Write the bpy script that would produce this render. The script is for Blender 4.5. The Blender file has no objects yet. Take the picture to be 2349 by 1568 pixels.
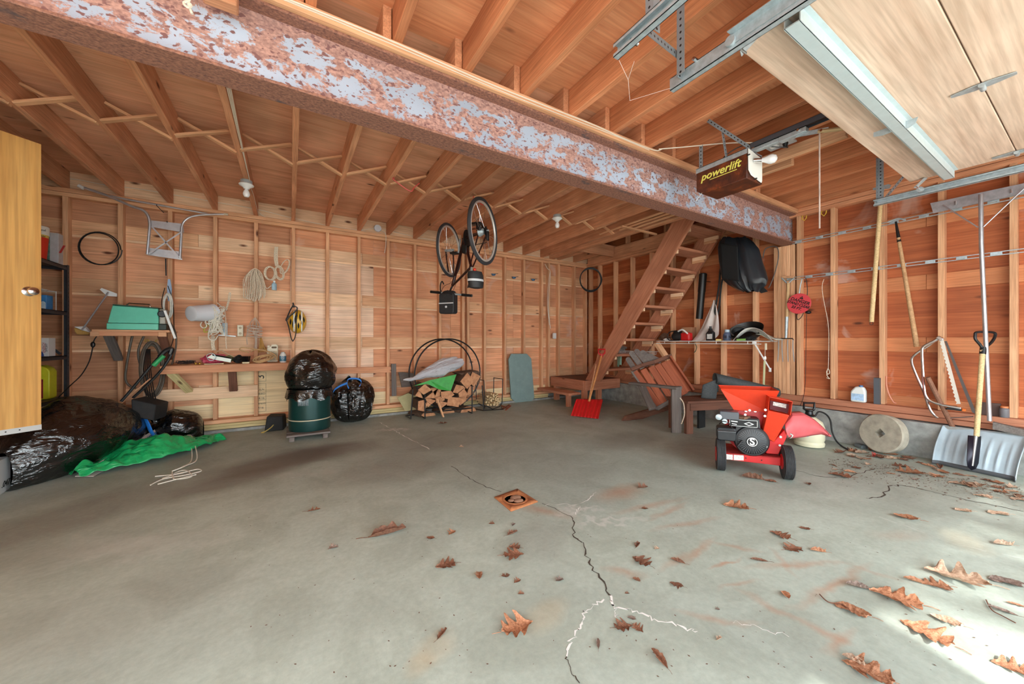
import bpy, bmesh, math, random
from mathutils import Vector, Matrix, Quaternion
R = random.Random(7)
S = bpy.context.scene
# ---------------------------------------------------------------- camera
TH = 0.54528; F = 838.0; CX = 1174.5; HY = 782.0; CZ = 1.10
FW = Vector((math.sin(TH), math.cos(TH), 0)); RT = Vector((math.cos(TH), -math.sin(TH), 0)); UP = Vector((0, 0, 1))
cd = bpy.data.cameras.new('camera'); cam = bpy.data.objects.new('camera', cd)
S.collection.objects.link(cam); S.camera = cam
cam.location = (0, 0, CZ); cam.rotation_euler = (math.pi / 2, 0, -TH)
cd.sensor_width = 36; cd.lens = 36 * F / 2349; cd.shift_y = -2 / 2349; cd.clip_start = .05; cd.clip_end = 200
# ---------------------------------------------------------------- daylight
wd = bpy.data.worlds.new('sky'); S.world = wd; wd.use_nodes = True
bg = wd.node_tree.nodes['Background']; bg.inputs[0].default_value = (0.84, 0.95, 1.0, 1); bg.inputs[1].default_value = 2.6
sd = bpy.data.lights.new('sun', 'SUN'); sun = bpy.data.objects.new('sun', sd); S.collection.objects.link(sun)
sd.energy = 2.0; sd.angle = math.radians(1.2); sd.color = (1, .97, .92)
sun.rotation_euler = Vector((.32, .95, -1.0)).to_track_quat('-Z', 'Y').to_euler()
sun.location = (-2, -6, 6)
vs = S.view_settings
vs.view_transform = 'Standard'; vs.look = 'None'; vs.exposure = 1.85; vs.gamma = 1; vs.use_curve_mapping = False
# ---------------------------------------------------------------- points in the place
def ray(px, py): return FW + RT * ((px - CX) / F) + UP * ((HY - py) / F)
O = Vector((0, 0, CZ))
def at(px, py, d): return O + ray(px, py) * d
def onY(px, py, Y): r = ray(px, py); return O + r * (Y / r.y)
def onX(px, py, X): r = ray(px, py); return O + r * (X / r.x)
def onZ(px, py, Z=0): r = ray(px, py); return O + r * ((Z - CZ) / r.z)
def dep(p): return (Vector(p) - O).dot(FW)
V = Vector
# ---------------------------------------------------------------- materials
MATS = {}
def nt(name):
    m = bpy.data.materials.new(name); m.use_nodes = True
    return m, m.node_tree.nodes, m.node_tree.links, m.node_tree.nodes['Principled BSDF']
def lin(c):
    return tuple(((x / 255) / 12.92 if x / 255 <= .04045 else ((x / 255 + .055) / 1.055) ** 2.4) for x in c) + (1,)
def ramp(n, cols, pos=None, interp='LINEAR'):
    r = n.new('ShaderNodeValToRGB'); e = r.color_ramp.elements; r.color_ramp.interpolation = interp
    for i, c in enumerate(cols):
        p = pos[i] if pos else i / (len(cols) - 1)
        if i < 2: e[i].position = p; e[i].color = c
        else: x = e.new(p); x.color = c
    return r
def mixc(n, l, fac, a, b, mode='MIX'):
    m = n.new('ShaderNodeMix'); m.data_type = 'RGBA'; m.blend_type = mode
    for i, s in ((0, fac), (6, a), (7, b)):
        if isinstance(s, (int, float)): m.inputs[i].default_value = s
        elif isinstance(s, tuple): m.inputs[i].default_value = s
        else: l.new(s, m.inputs[i])
    return m.outputs[2]
def coords(n, l, scale=(1, 1, 1), rnd=True, kind='Object'):
    tc = n.new('ShaderNodeTexCoord'); mp = n.new('ShaderNodeMapping'); mp.inputs['Scale'].default_value = scale
    l.new(tc.outputs[kind], mp.inputs[0])
    if rnd:
        oi = n.new('ShaderNodeObjectInfo'); ml = n.new('ShaderNodeMath'); ml.operation = 'MULTIPLY'; ml.inputs[1].default_value = 37
        l.new(oi.outputs['Random'], ml.inputs[0]); l.new(ml.outputs[0], mp.inputs['Location'])
    return mp.outputs[0]
def noise(n, l, vec, scale, detail=4, rough=.6, dist=0):
    t = n.new('ShaderNodeTexNoise'); t.inputs['Scale'].default_value = scale; t.inputs['Detail'].default_value = detail
    t.inputs['Roughness'].default_value = rough; t.inputs['Distortion'].default_value = dist
    if vec is not None: l.new(vec, t.inputs['Vector'])
    return t.outputs['Fac']
def bump(n, l, h, b, st=.3, d=.01):
    bu = n.new('ShaderNodeBump'); bu.inputs['Strength'].default_value = st; bu.inputs['Distance'].default_value = d
    l.new(h, bu.inputs['Height']); l.new(bu.outputs[0], b.inputs['Normal'])
def plain(name, c, rough=.5, metal=0, nz=0, nscale=20, bmp=0, **kw):
    if name in MATS: return MATS[name]
    m, n, l, b = nt(name)
    col = lin(c); b.inputs['Roughness'].default_value = rough; b.inputs['Metallic'].default_value = metal
    v = coords(n, l); f = noise(n, l, v, nscale)
    if nz:
        d = tuple(max(0, x * (1 - nz)) for x in col[:3]) + (1,); u = tuple(min(1, x * (1 + nz)) for x in col[:3]) + (1,)
        r = ramp(n, [d, u], [.3, .7]); l.new(f, r.inputs[0]); l.new(r.outputs[0], b.inputs['Base Color'])
    else: b.inputs['Base Color'].default_value = col
    if bmp: bump(n, l, f, b, bmp)
    for k, x in kw.items(): b.inputs[k.replace('_', ' ')].default_value = x
    MATS[name] = m; return m
def wood(name, light, dark, knots=.5, grain=1, rough=.75, var=.14, axis=0, sc=1, knotcol=(96, 46, 22), haze=0):
    """grain runs along the object's own X (axis 0), Y (1) or Z (2)"""
    if name in MATS: return MATS[name]
    m, n, l, b = nt(name)
    st = [14, 14, 14]; st[axis] = .9
    v = coords(n, l, tuple(s * sc for s in st))
    g = noise(n, l, v, 1.5, 5, .6, .9)
    r = ramp(n, [lin(dark), lin(light)], [.22, .72]); l.new(g, r.inputs[0])
    st2 = [60, 60, 60]; st2[axis] = 2.0
    v2 = coords(n, l, tuple(s * sc for s in st2)); g2 = noise(n, l, v2, 2, 3, .5)
    r2 = ramp(n, [(.82, .78, .74, 1), (1.06, 1.05, 1.04, 1)], [.34, .62]); l.new(g2, r2.inputs[0])
    c = mixc(n, l, grain, r.outputs[0], r2.outputs[0], 'MULTIPLY')
    # broad tone patches
    v3 = coords(n, l, (1.3, 1.3, 1.3)); g3 = noise(n, l, v3, 1.6, 2, .5)
    r3 = ramp(n, [(1 - var, 1 - var * 1.15, 1 - var * 1.3, 1), (1 + var, 1 + var, 1 + var, 1)], [.3, .7]); l.new(g3, r3.inputs[0])
    c = mixc(n, l, 1, c, r3.outputs[0], 'MULTIPLY')
    oi = n.new('ShaderNodeObjectInfo'); r4 = ramp(n, [(1 - var, 1 - var * 1.2, 1 - var * 1.3, 1), (1 + var * .7, 1 + var * .7, 1 + var * .7, 1)])
    l.new(oi.outputs['Random'], r4.inputs[0]); c = mixc(n, l, 1, c, r4.outputs[0], 'MULTIPLY')
    if knots:
        st5 = [7, 7, 7]; st5[axis] = 2.6
        v5 = coords(n, l, tuple(st5)); vo = n.new('ShaderNodeTexVoronoi'); vo.inputs['Scale'].default_value = 1.0; l.new(v5, vo.inputs['Vector'])
        rk = ramp(n, [(1, 1, 1, 1), (0, 0, 0, 1)], [.055, .15]); l.new(vo.outputs['Distance'], rk.inputs[0])
        sep = n.new('ShaderNodeSeparateColor'); l.new(vo.outputs['Color'], sep.inputs[0])
        gt = n.new('ShaderNodeMath'); gt.operation = 'GREATER_THAN'; gt.inputs[1].default_value = 1 - knots; l.new(sep.outputs[0], gt.inputs[0])
        mu = n.new('ShaderNodeMath'); mu.operation = 'MULTIPLY'; l.new(rk.outputs[0], mu.inputs[0]); l.new(gt.outputs[0], mu.inputs[1])
        c = mixc(n, l, mu.outputs[0], c, lin(knotcol))
    if haze:
        vh = coords(n, l, (1, 1, 1)); gh = noise(n, l, vh, 1.7, 4, .6, .8); rh = ramp(n, [(0, 0, 0, 1), (haze, haze, haze, 1)], [.58, .68]); l.new(gh, rh.inputs[0]); c = mixc(n, l, rh.outputs[0], c, lin((206, 182, 170)))
    l.new(c, b.inputs['Base Color']); b.inputs['Roughness'].default_value = rough
    bump(n, l, g2, b, .12, .004)
    MATS[name] = m; return m
M_stud = wood('stud_wood', (234, 186, 146), (210, 154, 114), .4)
M_joist = wood('joist_wood', (228, 170, 132), (200, 136, 98), .4, var=.16)
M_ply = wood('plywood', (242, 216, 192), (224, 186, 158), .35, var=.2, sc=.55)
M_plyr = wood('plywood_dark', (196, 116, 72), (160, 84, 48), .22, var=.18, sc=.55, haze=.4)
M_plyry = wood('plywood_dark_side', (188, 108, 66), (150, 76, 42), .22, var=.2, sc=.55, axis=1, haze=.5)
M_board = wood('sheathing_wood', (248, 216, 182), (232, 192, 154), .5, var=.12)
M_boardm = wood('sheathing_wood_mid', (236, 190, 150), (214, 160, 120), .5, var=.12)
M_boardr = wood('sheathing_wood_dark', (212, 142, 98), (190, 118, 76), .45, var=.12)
M_treat = wood('treated_wood', (228, 212, 160), (200, 182, 128), .2, var=.12)
M_newply = wood('new_plywood', (248, 228, 186), (232, 206, 160), .12, var=.07, sc=.5)
M_ceil = wood('ceiling_plywood', (236, 184, 150), (208, 146, 112), .4, grain=.6, var=.2, sc=.8, axis=0)
M_ceilc = wood('ceiling_plywood_front', (228, 164, 122), (198, 120, 78), .25, grain=.45, var=.2, sc=.9, axis=0)
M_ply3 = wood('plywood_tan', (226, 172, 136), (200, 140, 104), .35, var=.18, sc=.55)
M_joist2 = wood('joist_wood_front', (222, 154, 110), (190, 116, 76), .4, var=.16)
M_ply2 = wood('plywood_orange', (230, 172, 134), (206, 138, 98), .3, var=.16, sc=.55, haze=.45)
M_stair = wood('stair_wood', (204, 142, 112), (170, 106, 78), .45, var=.1)
M_lightply = wood('door_plywood', (232, 210, 192), (214, 182, 160), .08, var=.08, sc=.6, axis=1)
M_grey = wood('weathered_wood', (128, 120, 116), (92, 86, 84), .2, var=.1)
M_brownw = wood('old_brown_wood', (126, 84, 66), (88, 54, 42), .2, var=.12)
M_redw = wood('stained_cedar', (176, 98, 66), (136, 68, 44), .15, var=.12)
M_black = plain('black_plastic', (22, 22, 24), .4)
M_blackmat = plain('black_rubber', (28, 28, 29), .75, nz=.3)
M_iron = plain('black_iron', (30, 29, 30), .45, .3)
M_alu = plain('aluminium', (196, 198, 204), .35, .75, nz=.1)
M_galv = plain('galvanised_steel', (176, 188, 194), .42, .45, nz=.18, nscale=40)
M_chrome = plain('chrome', (222, 222, 224), .16, 1)
M_white = plain('white_paint', (232, 232, 230), .45)
M_offwhite = plain('cream_plastic', (222, 214, 190), .5)
M_rope = plain('cotton_rope', (222, 206, 184), .9, nz=.35, nscale=120)
M_roped = plain('jute_rope', (196, 158, 112), .9, nz=.25, nscale=120)
M_ropew = plain('white_rope', (228, 222, 208), .9, nz=.12, nscale=120)
M_red = plain('red_paint', (196, 28, 30), .4, nz=.06)
M_orange = plain('orange_red_paint', (218, 60, 28), .42, nz=.06)
M_pinkred = plain('faded_red_plastic', (206, 92, 96), .5, nz=.12, nscale=8)
M_conc = plain('concrete', (150, 150, 146), .9, nz=.35, nscale=9, bmp=.3)
M_dconc = plain('dark_concrete', (96, 98, 96), .9, nz=.6, nscale=22, bmp=.4)
M_stone = plain('grindstone', (168, 160, 144), .9, nz=.22, nscale=14, bmp=.4)
M_ink = plain('black_ink', (24, 22, 22), .7)
M_yellow = plain('yellow_plastic', (214, 212, 44), .4, nz=.05)
M_bulb = plain('frosted_glass_bulb', (236, 236, 238), .25, Coat_Weight=.4)
def glossybag(name, c, rough=.2, ior=1.9):
    m, n, l, b = nt(name); b.inputs['IOR'].default_value = ior; b.inputs['Base Color'].default_value = lin(c); b.inputs['Roughness'].default_value = rough
    v = coords(n, l, (1, 1, 2.2)); a = noise(n, l, v, 7, 3, .55, 1.2); a2 = noise(n, l, v, 70, 2, .5)
    mm = n.new('ShaderNodeMath'); mm.operation = 'MULTIPLY_ADD'; mm.inputs[1].default_value = .05; l.new(a2, mm.inputs[0]); l.new(a, mm.inputs[2])
    bump(n, l, mm.outputs[0], b, 1, .022); MATS[name] = m; return m
M_bag = glossybag('black_bin_liner', (10, 10, 12))
M_tarp = glossybag('green_tarpaulin', (24, 166, 96), .3, 1.6)
# ---------------------------------------------------------------- mesh helpers
WM = {}
C = S.collection
class MB:
    def __init__(s): s.v = []; s.f = []; s.m = []; s.cur = 0
    def add(s, vs_, fs):
        o = len(s.v); s.v += [V(p) for p in vs_]; s.f += [tuple(i + o for i in f) for f in fs]; s.m += [s.cur] * len(fs); return s
    def box(s, a, b):
        x0, y0, z0 = [min(a[i], b[i]) for i in range(3)]; x1, y1, z1 = [max(a[i], b[i]) for i in range(3)]
        return s.add([(x0, y0, z0), (x1, y0, z0), (x1, y1, z0), (x0, y1, z0), (x0, y0, z1), (x1, y0, z1), (x1, y1, z1), (x0, y1, z1)],
                     [(0, 3, 2, 1), (4, 5, 6, 7), (0, 1, 5, 4), (1, 2, 6, 5), (2, 3, 7, 6), (3, 0, 4, 7)])
    def obox(s, c, ax, ay, az):
        """box with centre c and three half axes"""
        c, ax, ay, az = V(c), V(ax), V(ay), V(az)
        if ax.cross(ay).dot(az) < 0: az = -az
        p = [c + ax * i + ay * j + az * k for k in (-1, 1) for i, j in ((-1, -1), (1, -1), (1, 1), (-1, 1))]
        return s.add(p, [(0, 3, 2, 1), (4, 5, 6, 7), (0, 1, 5, 4), (1, 2, 6, 5), (2, 3, 7, 6), (3, 0, 4, 7)])
    def bar(s, p0, p1, w, t, up=(0, 0, 1)):
        p0, p1 = V(p0), V(p1); d = (p1 - p0); u = V(up); sd_ = d.cross(u)
        if sd_.length < 1e-6: sd_ = d.cross(V((1, 0, 0)))
        sd_.normalize(); u = sd_.cross(d).normalized()
        return s.obox((p0 + p1) / 2, d / 2, sd_ * w / 2, u * t / 2)
    def tube(s, pts, r, seg=8, closed=False, cap=True):
        pts = [V(p) for p in pts]; n = len(pts); rr = r if isinstance(r, (list, tuple)) else [r] * n
        t0 = (pts[1] - pts[0]).normalized(); a = t0.orthogonal().normalized(); vs_ = []
        for i, p in enumerate(pts):
            if closed: t = (pts[(i + 1) % n] - pts[i - 1])
            else: t = pts[min(i + 1, n - 1)] - pts[max(i - 1, 0)]
            if t.length < 1e-9: t = t0.copy()
            t.normalize(); a = (a - t * a.dot(t))
            if a.length < 1e-6: a = t.orthogonal()
            a.normalize(); b_ = t.cross(a); t0 = t
            for k in range(seg):
                th = 2 * math.pi * k / seg; vs_.append(p + (a * math.cos(th) + b_ * math.sin(th)) * rr[i])
        fs = []
        for i in range(n if closed else n - 1):
            j = (i + 1) % n
            for k in range(seg):
                k2 = (k + 1) % seg; fs.append((i * seg + k, i * seg + k2, j * seg + k2, j * seg + k))
        if cap and not closed: fs.append(tuple(range(seg))[::-1]); fs.append(tuple((n - 1) * seg + k for k in range(seg)))
        return s.add(vs_, fs)
    def cyl(s, p0, p1, r0, r1=None, seg=16): return s.tube([p0, p1], [r0, r0 if r1 is None else r1], seg)
    def lathe(s, prof, o=(0, 0, 0), ax=(0, 0, 1), seg=24, sx=1, sy=1, u=None):
        """prof: (radius, height) list, from o along ax"""
        o, ax = V(o), V(ax).normalized(); a = V(u).normalized() if u else ax.orthogonal().normalized(); b_ = ax.cross(a); vs_ = []
        for r, h in prof:
            for k in range(seg):
                th = 2 * math.pi * k / seg; vs_.append(o + ax * h + a * math.cos(th) * r * sx + b_ * math.sin(th) * r * sy)
        fs = []
        for i in range(len(prof) - 1):
            for k in range(seg):
                k2 = (k + 1) % seg; fs.append((i * seg + k, i * seg + k2, (i + 1) * seg + k2, (i + 1) * seg + k))
        fs.append(tuple(range(seg))[::-1]); fs.append(tuple((len(prof) - 1) * seg + k for k in range(seg)))
        return s.add(vs_, fs)
    def prism(s, poly, vec):
        poly = [V(p) for p in poly]; vec = V(vec); n = len(poly)
        nn = V((0, 0, 0))
        for i in range(n): nn += poly[i].cross(poly[(i + 1) % n])
        if nn.dot(vec) > 0: poly = poly[::-1]
        return s.add(poly + [p + vec for p in poly], [tuple(range(n)), tuple(range(2 * n - 1, n - 1, -1))] + [(i, i + n, (i + 1) % n + n, (i + 1) % n) for i in range(n)])
    def grid(s, fn, nu, nv, closeu=False):
        vs_ = [V(fn(i / (nu if closeu else nu - 1), j / (nv - 1))) for j in range(nv) for i in range(nu)]
        fs = [(j * nu + i, j * nu + (i + 1) % nu, (j + 1) * nu + (i + 1) % nu, (j + 1) * nu + i) for j in range(nv - 1) for i in range(nu if closeu else nu - 1)]
        return s.add(vs_, fs)
    def sphere(s, c, r, sx=1, sy=1, sz=1, nu=16, nv=10):
        c = V(c); pr = []
        return s.lathe([(max(1e-4, r * math.sin(math.pi * j / nv)), -r * math.cos(math.pi * j / nv) * sz) for j in range(nv + 1)], c, (0, 0, 1), nu, sx, sy, (1, 0, 0))
    def ribbon(s, pts, w, nrm=(0, 0, 1), t=.0):
        pts = [V(p) for p in pts]; nr = V(nrm); L = []; n = len(pts)
        for i, p in enumerate(pts):
            d = pts[min(i + 1, n - 1)] - pts[max(i - 1, 0)]; sd_ = d.cross(nr).normalized()
            ww = w[i] if isinstance(w, (list, tuple)) else w
            L += [p - sd_ * ww / 2, p + sd_ * ww / 2]
        s.add(L, [(2 * i, 2 * i + 1, 2 * i + 3, 2 * i + 2) for i in range(n - 1)]); return s
    def build(s, name, mat, parent=None, bev=0, smooth=True, thick=0, sub=0, origin=None, label=None, ang=35):
        mats = mat if isinstance(mat, (list, tuple)) else [mat]
        if origin is None:
            lo = [min(p[i] for p in s.v) for i in range(3)]; hi = [max(p[i] for p in s.v) for i in range(3)]
            origin = V(((lo[0] + hi[0]) / 2, (lo[1] + hi[1]) / 2, lo[2]))
        origin = V(origin); me = bpy.data.meshes.new(name); me.from_pydata([p - origin for p in s.v], [], s.f)
        for m in mats: me.materials.append(m)
        if len(mats) > 1: me.polygons.foreach_set('material_index', s.m)
        if smooth:
            me.polygons.foreach_set('use_smooth', [True] * len(me.polygons)); me.update(); me.set_sharp_from_angle(angle=math.radians(ang))
        o = bpy.data.objects.new(name, me); C.objects.link(o); o.location = origin
        WM[o.name] = Matrix.Translation(origin)
        if thick: md = o.modifiers.new('s', 'SOLIDIFY'); md.thickness = thick; md.offset = 0
        if sub: md = o.modifiers.new('sub', 'SUBSURF'); md.levels = sub; md.render_levels = sub
        if bev: md = o.modifiers.new('b', 'BEVEL'); md.width = bev; md.segments = 2; md.limit_method = 'ANGLE'; md.harden_normals = False
        if label: o['label'] = label
        if parent: par(o, parent)
        return o
def par(o, p):
    o.parent = p; o.matrix_parent_inverse = WM[p.name].inverted(); return o
def tag(o, label=None, cat=None, group=None, kind=None):
    if label: o['label'] = label
    if cat: o['category'] = cat
    if group: o['group'] = group
    if kind: o['kind'] = kind
    return o
def empty(name, loc, label=None, cat=None, group=None, kind=None):
    o = bpy.data.objects.new(name, None); C.objects.link(o); o.location = loc; o.empty_display_size = .1; WM[o.name] = Matrix.Translation(V(loc))
    return tag(o, label, cat, group, kind)
def plank(name, p0, p1, w, t, mat, parent=None, up=(0, 0, 1), bev=.003, label=None):
    """a board from p0 to p1; w across, t along up; its own X runs along the grain"""
    p0, p1 = V(p0), V(p1); d = p1 - p0; u = V(up); sd_ = u.cross(d)
    if sd_.length < 1e-6: u = V((0, 1, 0)); sd_ = u.cross(d)
    sd_.normalize(); u = d.cross(sd_).normalized(); x = d.normalized()
    L = d.length / 2; b = MB().box((-L, -w / 2, -t / 2), (L, w / 2, t / 2))
    me = bpy.data.meshes.new(name); me.from_pydata(b.v, [], b.f); me.materials.append(mat)
    o = bpy.data.objects.new(name, me); C.objects.link(o)
    mw = Matrix(((x.x, sd_.x, u.x, 0), (x.y, sd_.y, u.y, 0), (x.z, sd_.z, u.z, 0), (0, 0, 0, 1))); mw.translation = (p0 + p1) / 2
    o.matrix_world = mw; WM[o.name] = mw
    if bev: md = o.modifiers.new('b', 'BEVEL'); md.width = bev; md.segments = 1; md.limit_method = 'ANGLE'
    if label: o['label'] = label
    if parent: par(o, parent)
    return o
def spline(pts, n=8, closed=False):
    """Catmull-Rom through the points"""
    P = [V(p) for p in pts]; out = []; N = len(P); rng = N if closed else N - 1
    for i in range(rng):
        g = (lambda k: P[k % N]) if closed else (lambda k: P[min(max(k, 0), N - 1)])
        a, b_, c, d = g(i - 1), g(i), g(i + 1), g(i + 2)
        for j in range(n):
            t = j / n; out.append(.5 * ((2 * b_) + (c - a) * t + (2 * a - 5 * b_ + 4 * c - d) * t * t + (3 * b_ - a - 3 * c + d) * t ** 3))
    if not closed: out.append(P[-1])
    return out
def text(name, body, loc, xdir, ndir, size, mat, parent, ext=.0008, sx=1, shear=0, align='CENTER', bold=0):
    """flat lettering; xdir = reading direction, ndir = faces the reader"""
    cu = bpy.data.curves.new(name, 'FONT'); cu.body = body; cu.size = size; cu.extrude = ext; cu.align_x = align; cu.align_y = 'CENTER'; cu.shear = shear; cu.offset = bold
    tmp = bpy.data.objects.new(name + '_c', cu); C.objects.link(tmp)
    dg = bpy.context.evaluated_depsgraph_get(); me = bpy.data.meshes.new_from_object(tmp.evaluated_get(dg)); me.name = name
    bpy.data.objects.remove(tmp); bpy.data.curves.remove(cu)
    me.materials.clear(); me.materials.append(mat); o = bpy.data.objects.new(name, me); C.objects.link(o)
    x = V(xdir).normalized(); z = V(ndir).normalized(); z = (z - x * z.dot(x)).normalized(); y = z.cross(x)
    mw = Matrix(((x.x * sx, y.x, z.x, 0), (x.y * sx, y.y, z.y, 0), (x.z * sx, y.z, z.z, 0), (0, 0, 0, 1))); mw.translation = V(loc) + z * .0012
    o.matrix_world = mw; WM[o.name] = mw; par(o, parent); return o
# ================================================================ SETTING
D = 5.64; W = 5.22; XL = -2.3; ZP = 2.60; ZJ = 2.69; ZC = 2.88; YF = -1.5
def XN(n): return -.779 + .4064 * n
def struct(o): o['kind'] = 'structure'; return o
# ---- floor
def floor_mat():
    m, n, l, b = nt('floor_concrete'); v = coords(n, l, rnd=False)
    a = noise(n, l, v, .55, 3, .5, .4); r = ramp(n, [lin((160, 170, 162)), lin((178, 190, 180)), lin((170, 180, 172))], [.35, .55, .72]); l.new(a, r.inputs[0]); c = r.outputs[0]
    f = noise(n, l, v, 38, 5, .7); r2 = ramp(n, [(.87, .87, .87, 1), (1.07, 1.07, 1.07, 1)], [.3, .7]); l.new(f, r2.inputs[0]); c = mixc(n, l, 1, c, r2.outputs[0], 'MULTIPLY')
    mid = noise(n, l, v, 3.2, 6, .65, .8); r3 = ramp(n, [(.86, .85, .83, 1), (1.04, 1.04, 1.04, 1)], [.36, .6]); l.new(mid, r3.inputs[0]); c = mixc(n, l, 1, c, r3.outputs[0], 'MULTIPLY')
    def blob(cx, cy, rx, ry, rot, col, k, c, ds=.25, soft=.55, nsc=2.5):
        mp = n.new('ShaderNodeMapping'); mp.vector_type = 'TEXTURE'
        mp.inputs['Location'].default_value = (cx, cy, 0); mp.inputs['Rotation'].default_value = (0, 0, rot); mp.inputs['Scale'].default_value = (rx, ry, 1)
        nz = n.new('ShaderNodeTexNoise'); nz.inputs['Scale'].default_value = nsc; nz.inputs['Detail'].default_value = 5; l.new(v, nz.inputs['Vector'])
        vm = n.new('ShaderNodeVectorMath'); vm.operation = 'MULTIPLY_ADD'; l.new(nz.outputs['Color'], vm.inputs[0]); vm.inputs[1].default_value = (ds,) * 3; l.new(v, vm.inputs[2])
        vs2 = n.new('ShaderNodeVectorMath'); vs2.operation = 'SUBTRACT'; l.new(vm.outputs[0], vs2.inputs[0]); vs2.inputs[1].default_value = (ds / 2, ds / 2, 0)
        l.new(vs2.outputs[0], mp.inputs[0]); g = n.new('ShaderNodeVectorMath'); g.operation = 'LENGTH'
        sx = n.new('ShaderNodeVectorMath'); sx.operation = 'MULTIPLY'; sx.inputs[1].default_value = (1, 1, 0); l.new(mp.outputs[0], sx.inputs[0]); l.new(sx.outputs[0], g.inputs[0])
        rr = ramp(n, [(k, k, k, 1), (0, 0, 0, 1)], [1 - soft, 1]); l.new(g.outputs['Value'], rr.inputs[0]); return mixc(n, l, rr.outputs[0], c, lin(col))
    dk = (104, 92, 84)
    for px, py, rx, ry, rot, k in ((650, 1055, .75, .38, .4, .75), (520, 1105, .6, .25, .5, .55), (760, 1035, .6, .3, .2, .5), (1050, 1005, 1.0, .5, 0, .35), (180, 1175, .9, .35, .8, .4),
                                   (900, 1075, .7, .4, 0, .3), (1430, 1010, .7, .35, 0, .35), (1620, 1010, .9, .4, .3, .45), (250, 1400, .5, .3, 0, .15), (1230, 1230, .35, .2, .2, .22)):
        p = onZ(px, py); c = blob(p.x, p.y, rx, ry, rot, dk, k, c)
    ru = (176, 116, 78)
    for a_, b_, w_, k in (((1160, 1150), (1330, 1190), .05, .5), ((1360, 1150), (1480, 1110), .09, .55), ((1400, 1180), (1580, 1140), .03, .45), ((1480, 1195), (1580, 1150), .02, .5), ((1480, 1215), (1660, 1185), .02, .45),
                          ((1620, 1240), (1760, 1270), .02, .45), ((1620, 1305), (1700, 1280), .012, .7), ((1560, 1300), (1640, 1230), .018, .5), ((1500, 1310), (1600, 1260), .02, .4), ((1370, 1300), (1490, 1320), .03, .45), ((1700, 1300), (1960, 1290), .022, .5),
                          ((1810, 1400), (2000, 1290), .022, .55), ((1690, 1350), (1880, 1450), .02, .4), ((1830, 1420), (1960, 1480), .025, .45), ((1880, 1500), (1960, 1440), .02, .5), ((1760, 1250), (1840, 1330), .018, .35), ((1930, 1290), (2100, 1340), .016, .3),
                          ((1540, 1400), (1760, 1440), .02, .4), ((1640, 1350), (1750, 1330), .015, .4), ((1990, 1230), (2130, 1225), .05, .25)):
        p = onZ(*a_); q = onZ(*b_); d = q - p; mc = (p + q) / 2
        c = blob(mc.x, mc.y, d.length * .56, w_ * 1.5, math.atan2(d.y, d.x), ru, k * .85, c, .10, .9, 8)
    for px, py, rx, k in ((1000, 1480, .12, .2), (1250, 1410, .14, .22), (960, 1520, .08, .2), (2210, 1240, .2, .2)):
        p = onZ(px, py); c = blob(p.x, p.y, rx, rx * .6, .3, (190, 160, 112), k, c, .1)
    for px, py, rx, ry, k in ((905, 985, .25, .06, .8), (1330, 1170, .2, .05, .5), (700, 1085, .4, .1, .15), (1400, 1195, .35, .05, .45), (300, 1250, .6, .2, .2)):
        p = onZ(px, py); c = blob(p.x, p.y, rx, ry, -.4, (222, 220, 216), k, c, .35, .9, 14)
    l.new(c, b.inputs['Base Color']); b.inputs['Roughness'].default_value = .62
    bump(n, l, f, b, .12, .006); return m
M_floor = floor_mat()
fl = MB().box((XL - .1, YF - .1, -.12), (W + .2, D + .1, 0)).build('floor', M_floor, origin=(0, 0, 0), smooth=False); struct(fl)
gr = MB().box((-16, -22, -.16), (18, YF - .1, -.03)).box((-16, YF - .1, -.16), (XL - .1, 12, -.03)).build('ground', plain('driveway_concrete', (205, 200, 192), .9, nz=.1)); struct(gr)
M_crack = plain('crack_shadow', (70, 62, 54), .95); M_efl = plain('lime_deposit', (236, 236, 234), .9, nz=.05)
def jag(pts, amp, n):
    out = []; P = [onZ(*p, .0012) for p in pts]
    for i in range(len(P) - 1):
        for k in range(n):
            q = P[i].lerp(P[i + 1], k / n); out.append(q + V((R.uniform(-amp, amp), R.uniform(-amp, amp), 0)))
    return out + [P[-1]]
for pts, w_, mt, am in (
    ([(1035, 1068), (1070, 1090), (1095, 1108), (1150, 1127)], .008, M_crack, .012), ([(1245, 1155), (1305, 1180), (1318, 1200), (1315, 1226), (1342, 1245), (1345, 1275), (1362, 1305), (1385, 1338), (1401, 1364)], .009, M_crack, .012),
    ([(1298, 1505), (1308, 1535), (1330, 1566)], .004, M_crack, .006),
    ([(1990, 1143), (2025, 1140), (2040, 1115), (2060, 1112), (2105, 1118), (2150, 1130), (2240, 1150), (2348, 1172)], .010, M_crack, .014), ([(1790, 1070), (1880, 1092), (1950, 1095), (2000, 1075), (2060, 1072)], .008, M_crack, .015),
    ([(1585, 1000), (1680, 1010), (1760, 1035)], .008, M_crack, .02)):
    q = MB(); pp = jag(pts, am, 5); q.ribbon(pp, [w_ * R.uniform(.4, 1.2) for _ in pp]); q.build('crack', mt, fl, smooth=False)
for pts, w_ in (([(1385, 1372), (1345, 1400), (1338, 1425), (1315, 1460), (1300, 1505)], .014), ([(1402, 1368), (1410, 1392), (1455, 1400), (1500, 1418), (1560, 1435), (1600, 1447)], .015), ([(1410, 1392), (1412, 1415)], .008),
                ([(1252, 1156), (1330, 1157), (1368, 1128)], .010), ([(1318, 1180), (1330, 1160)], .01), ([(870, 968), (900, 985), (930, 1000), (985, 1030)], .02), ([(1675, 1425), (1740, 1438), (1810, 1460)], .005), ([(2020, 1185), (2200, 1250), (2348, 1280)], .004)):
    q = MB(); pp = jag(pts, .012, 8); q.ribbon(pp, [w_ * R.uniform(.05, 1.2) * .62 for _ in pp]); q.build('lime_streak', M_efl, fl, smooth=False, label='white lime deposit along a crack')
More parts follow.
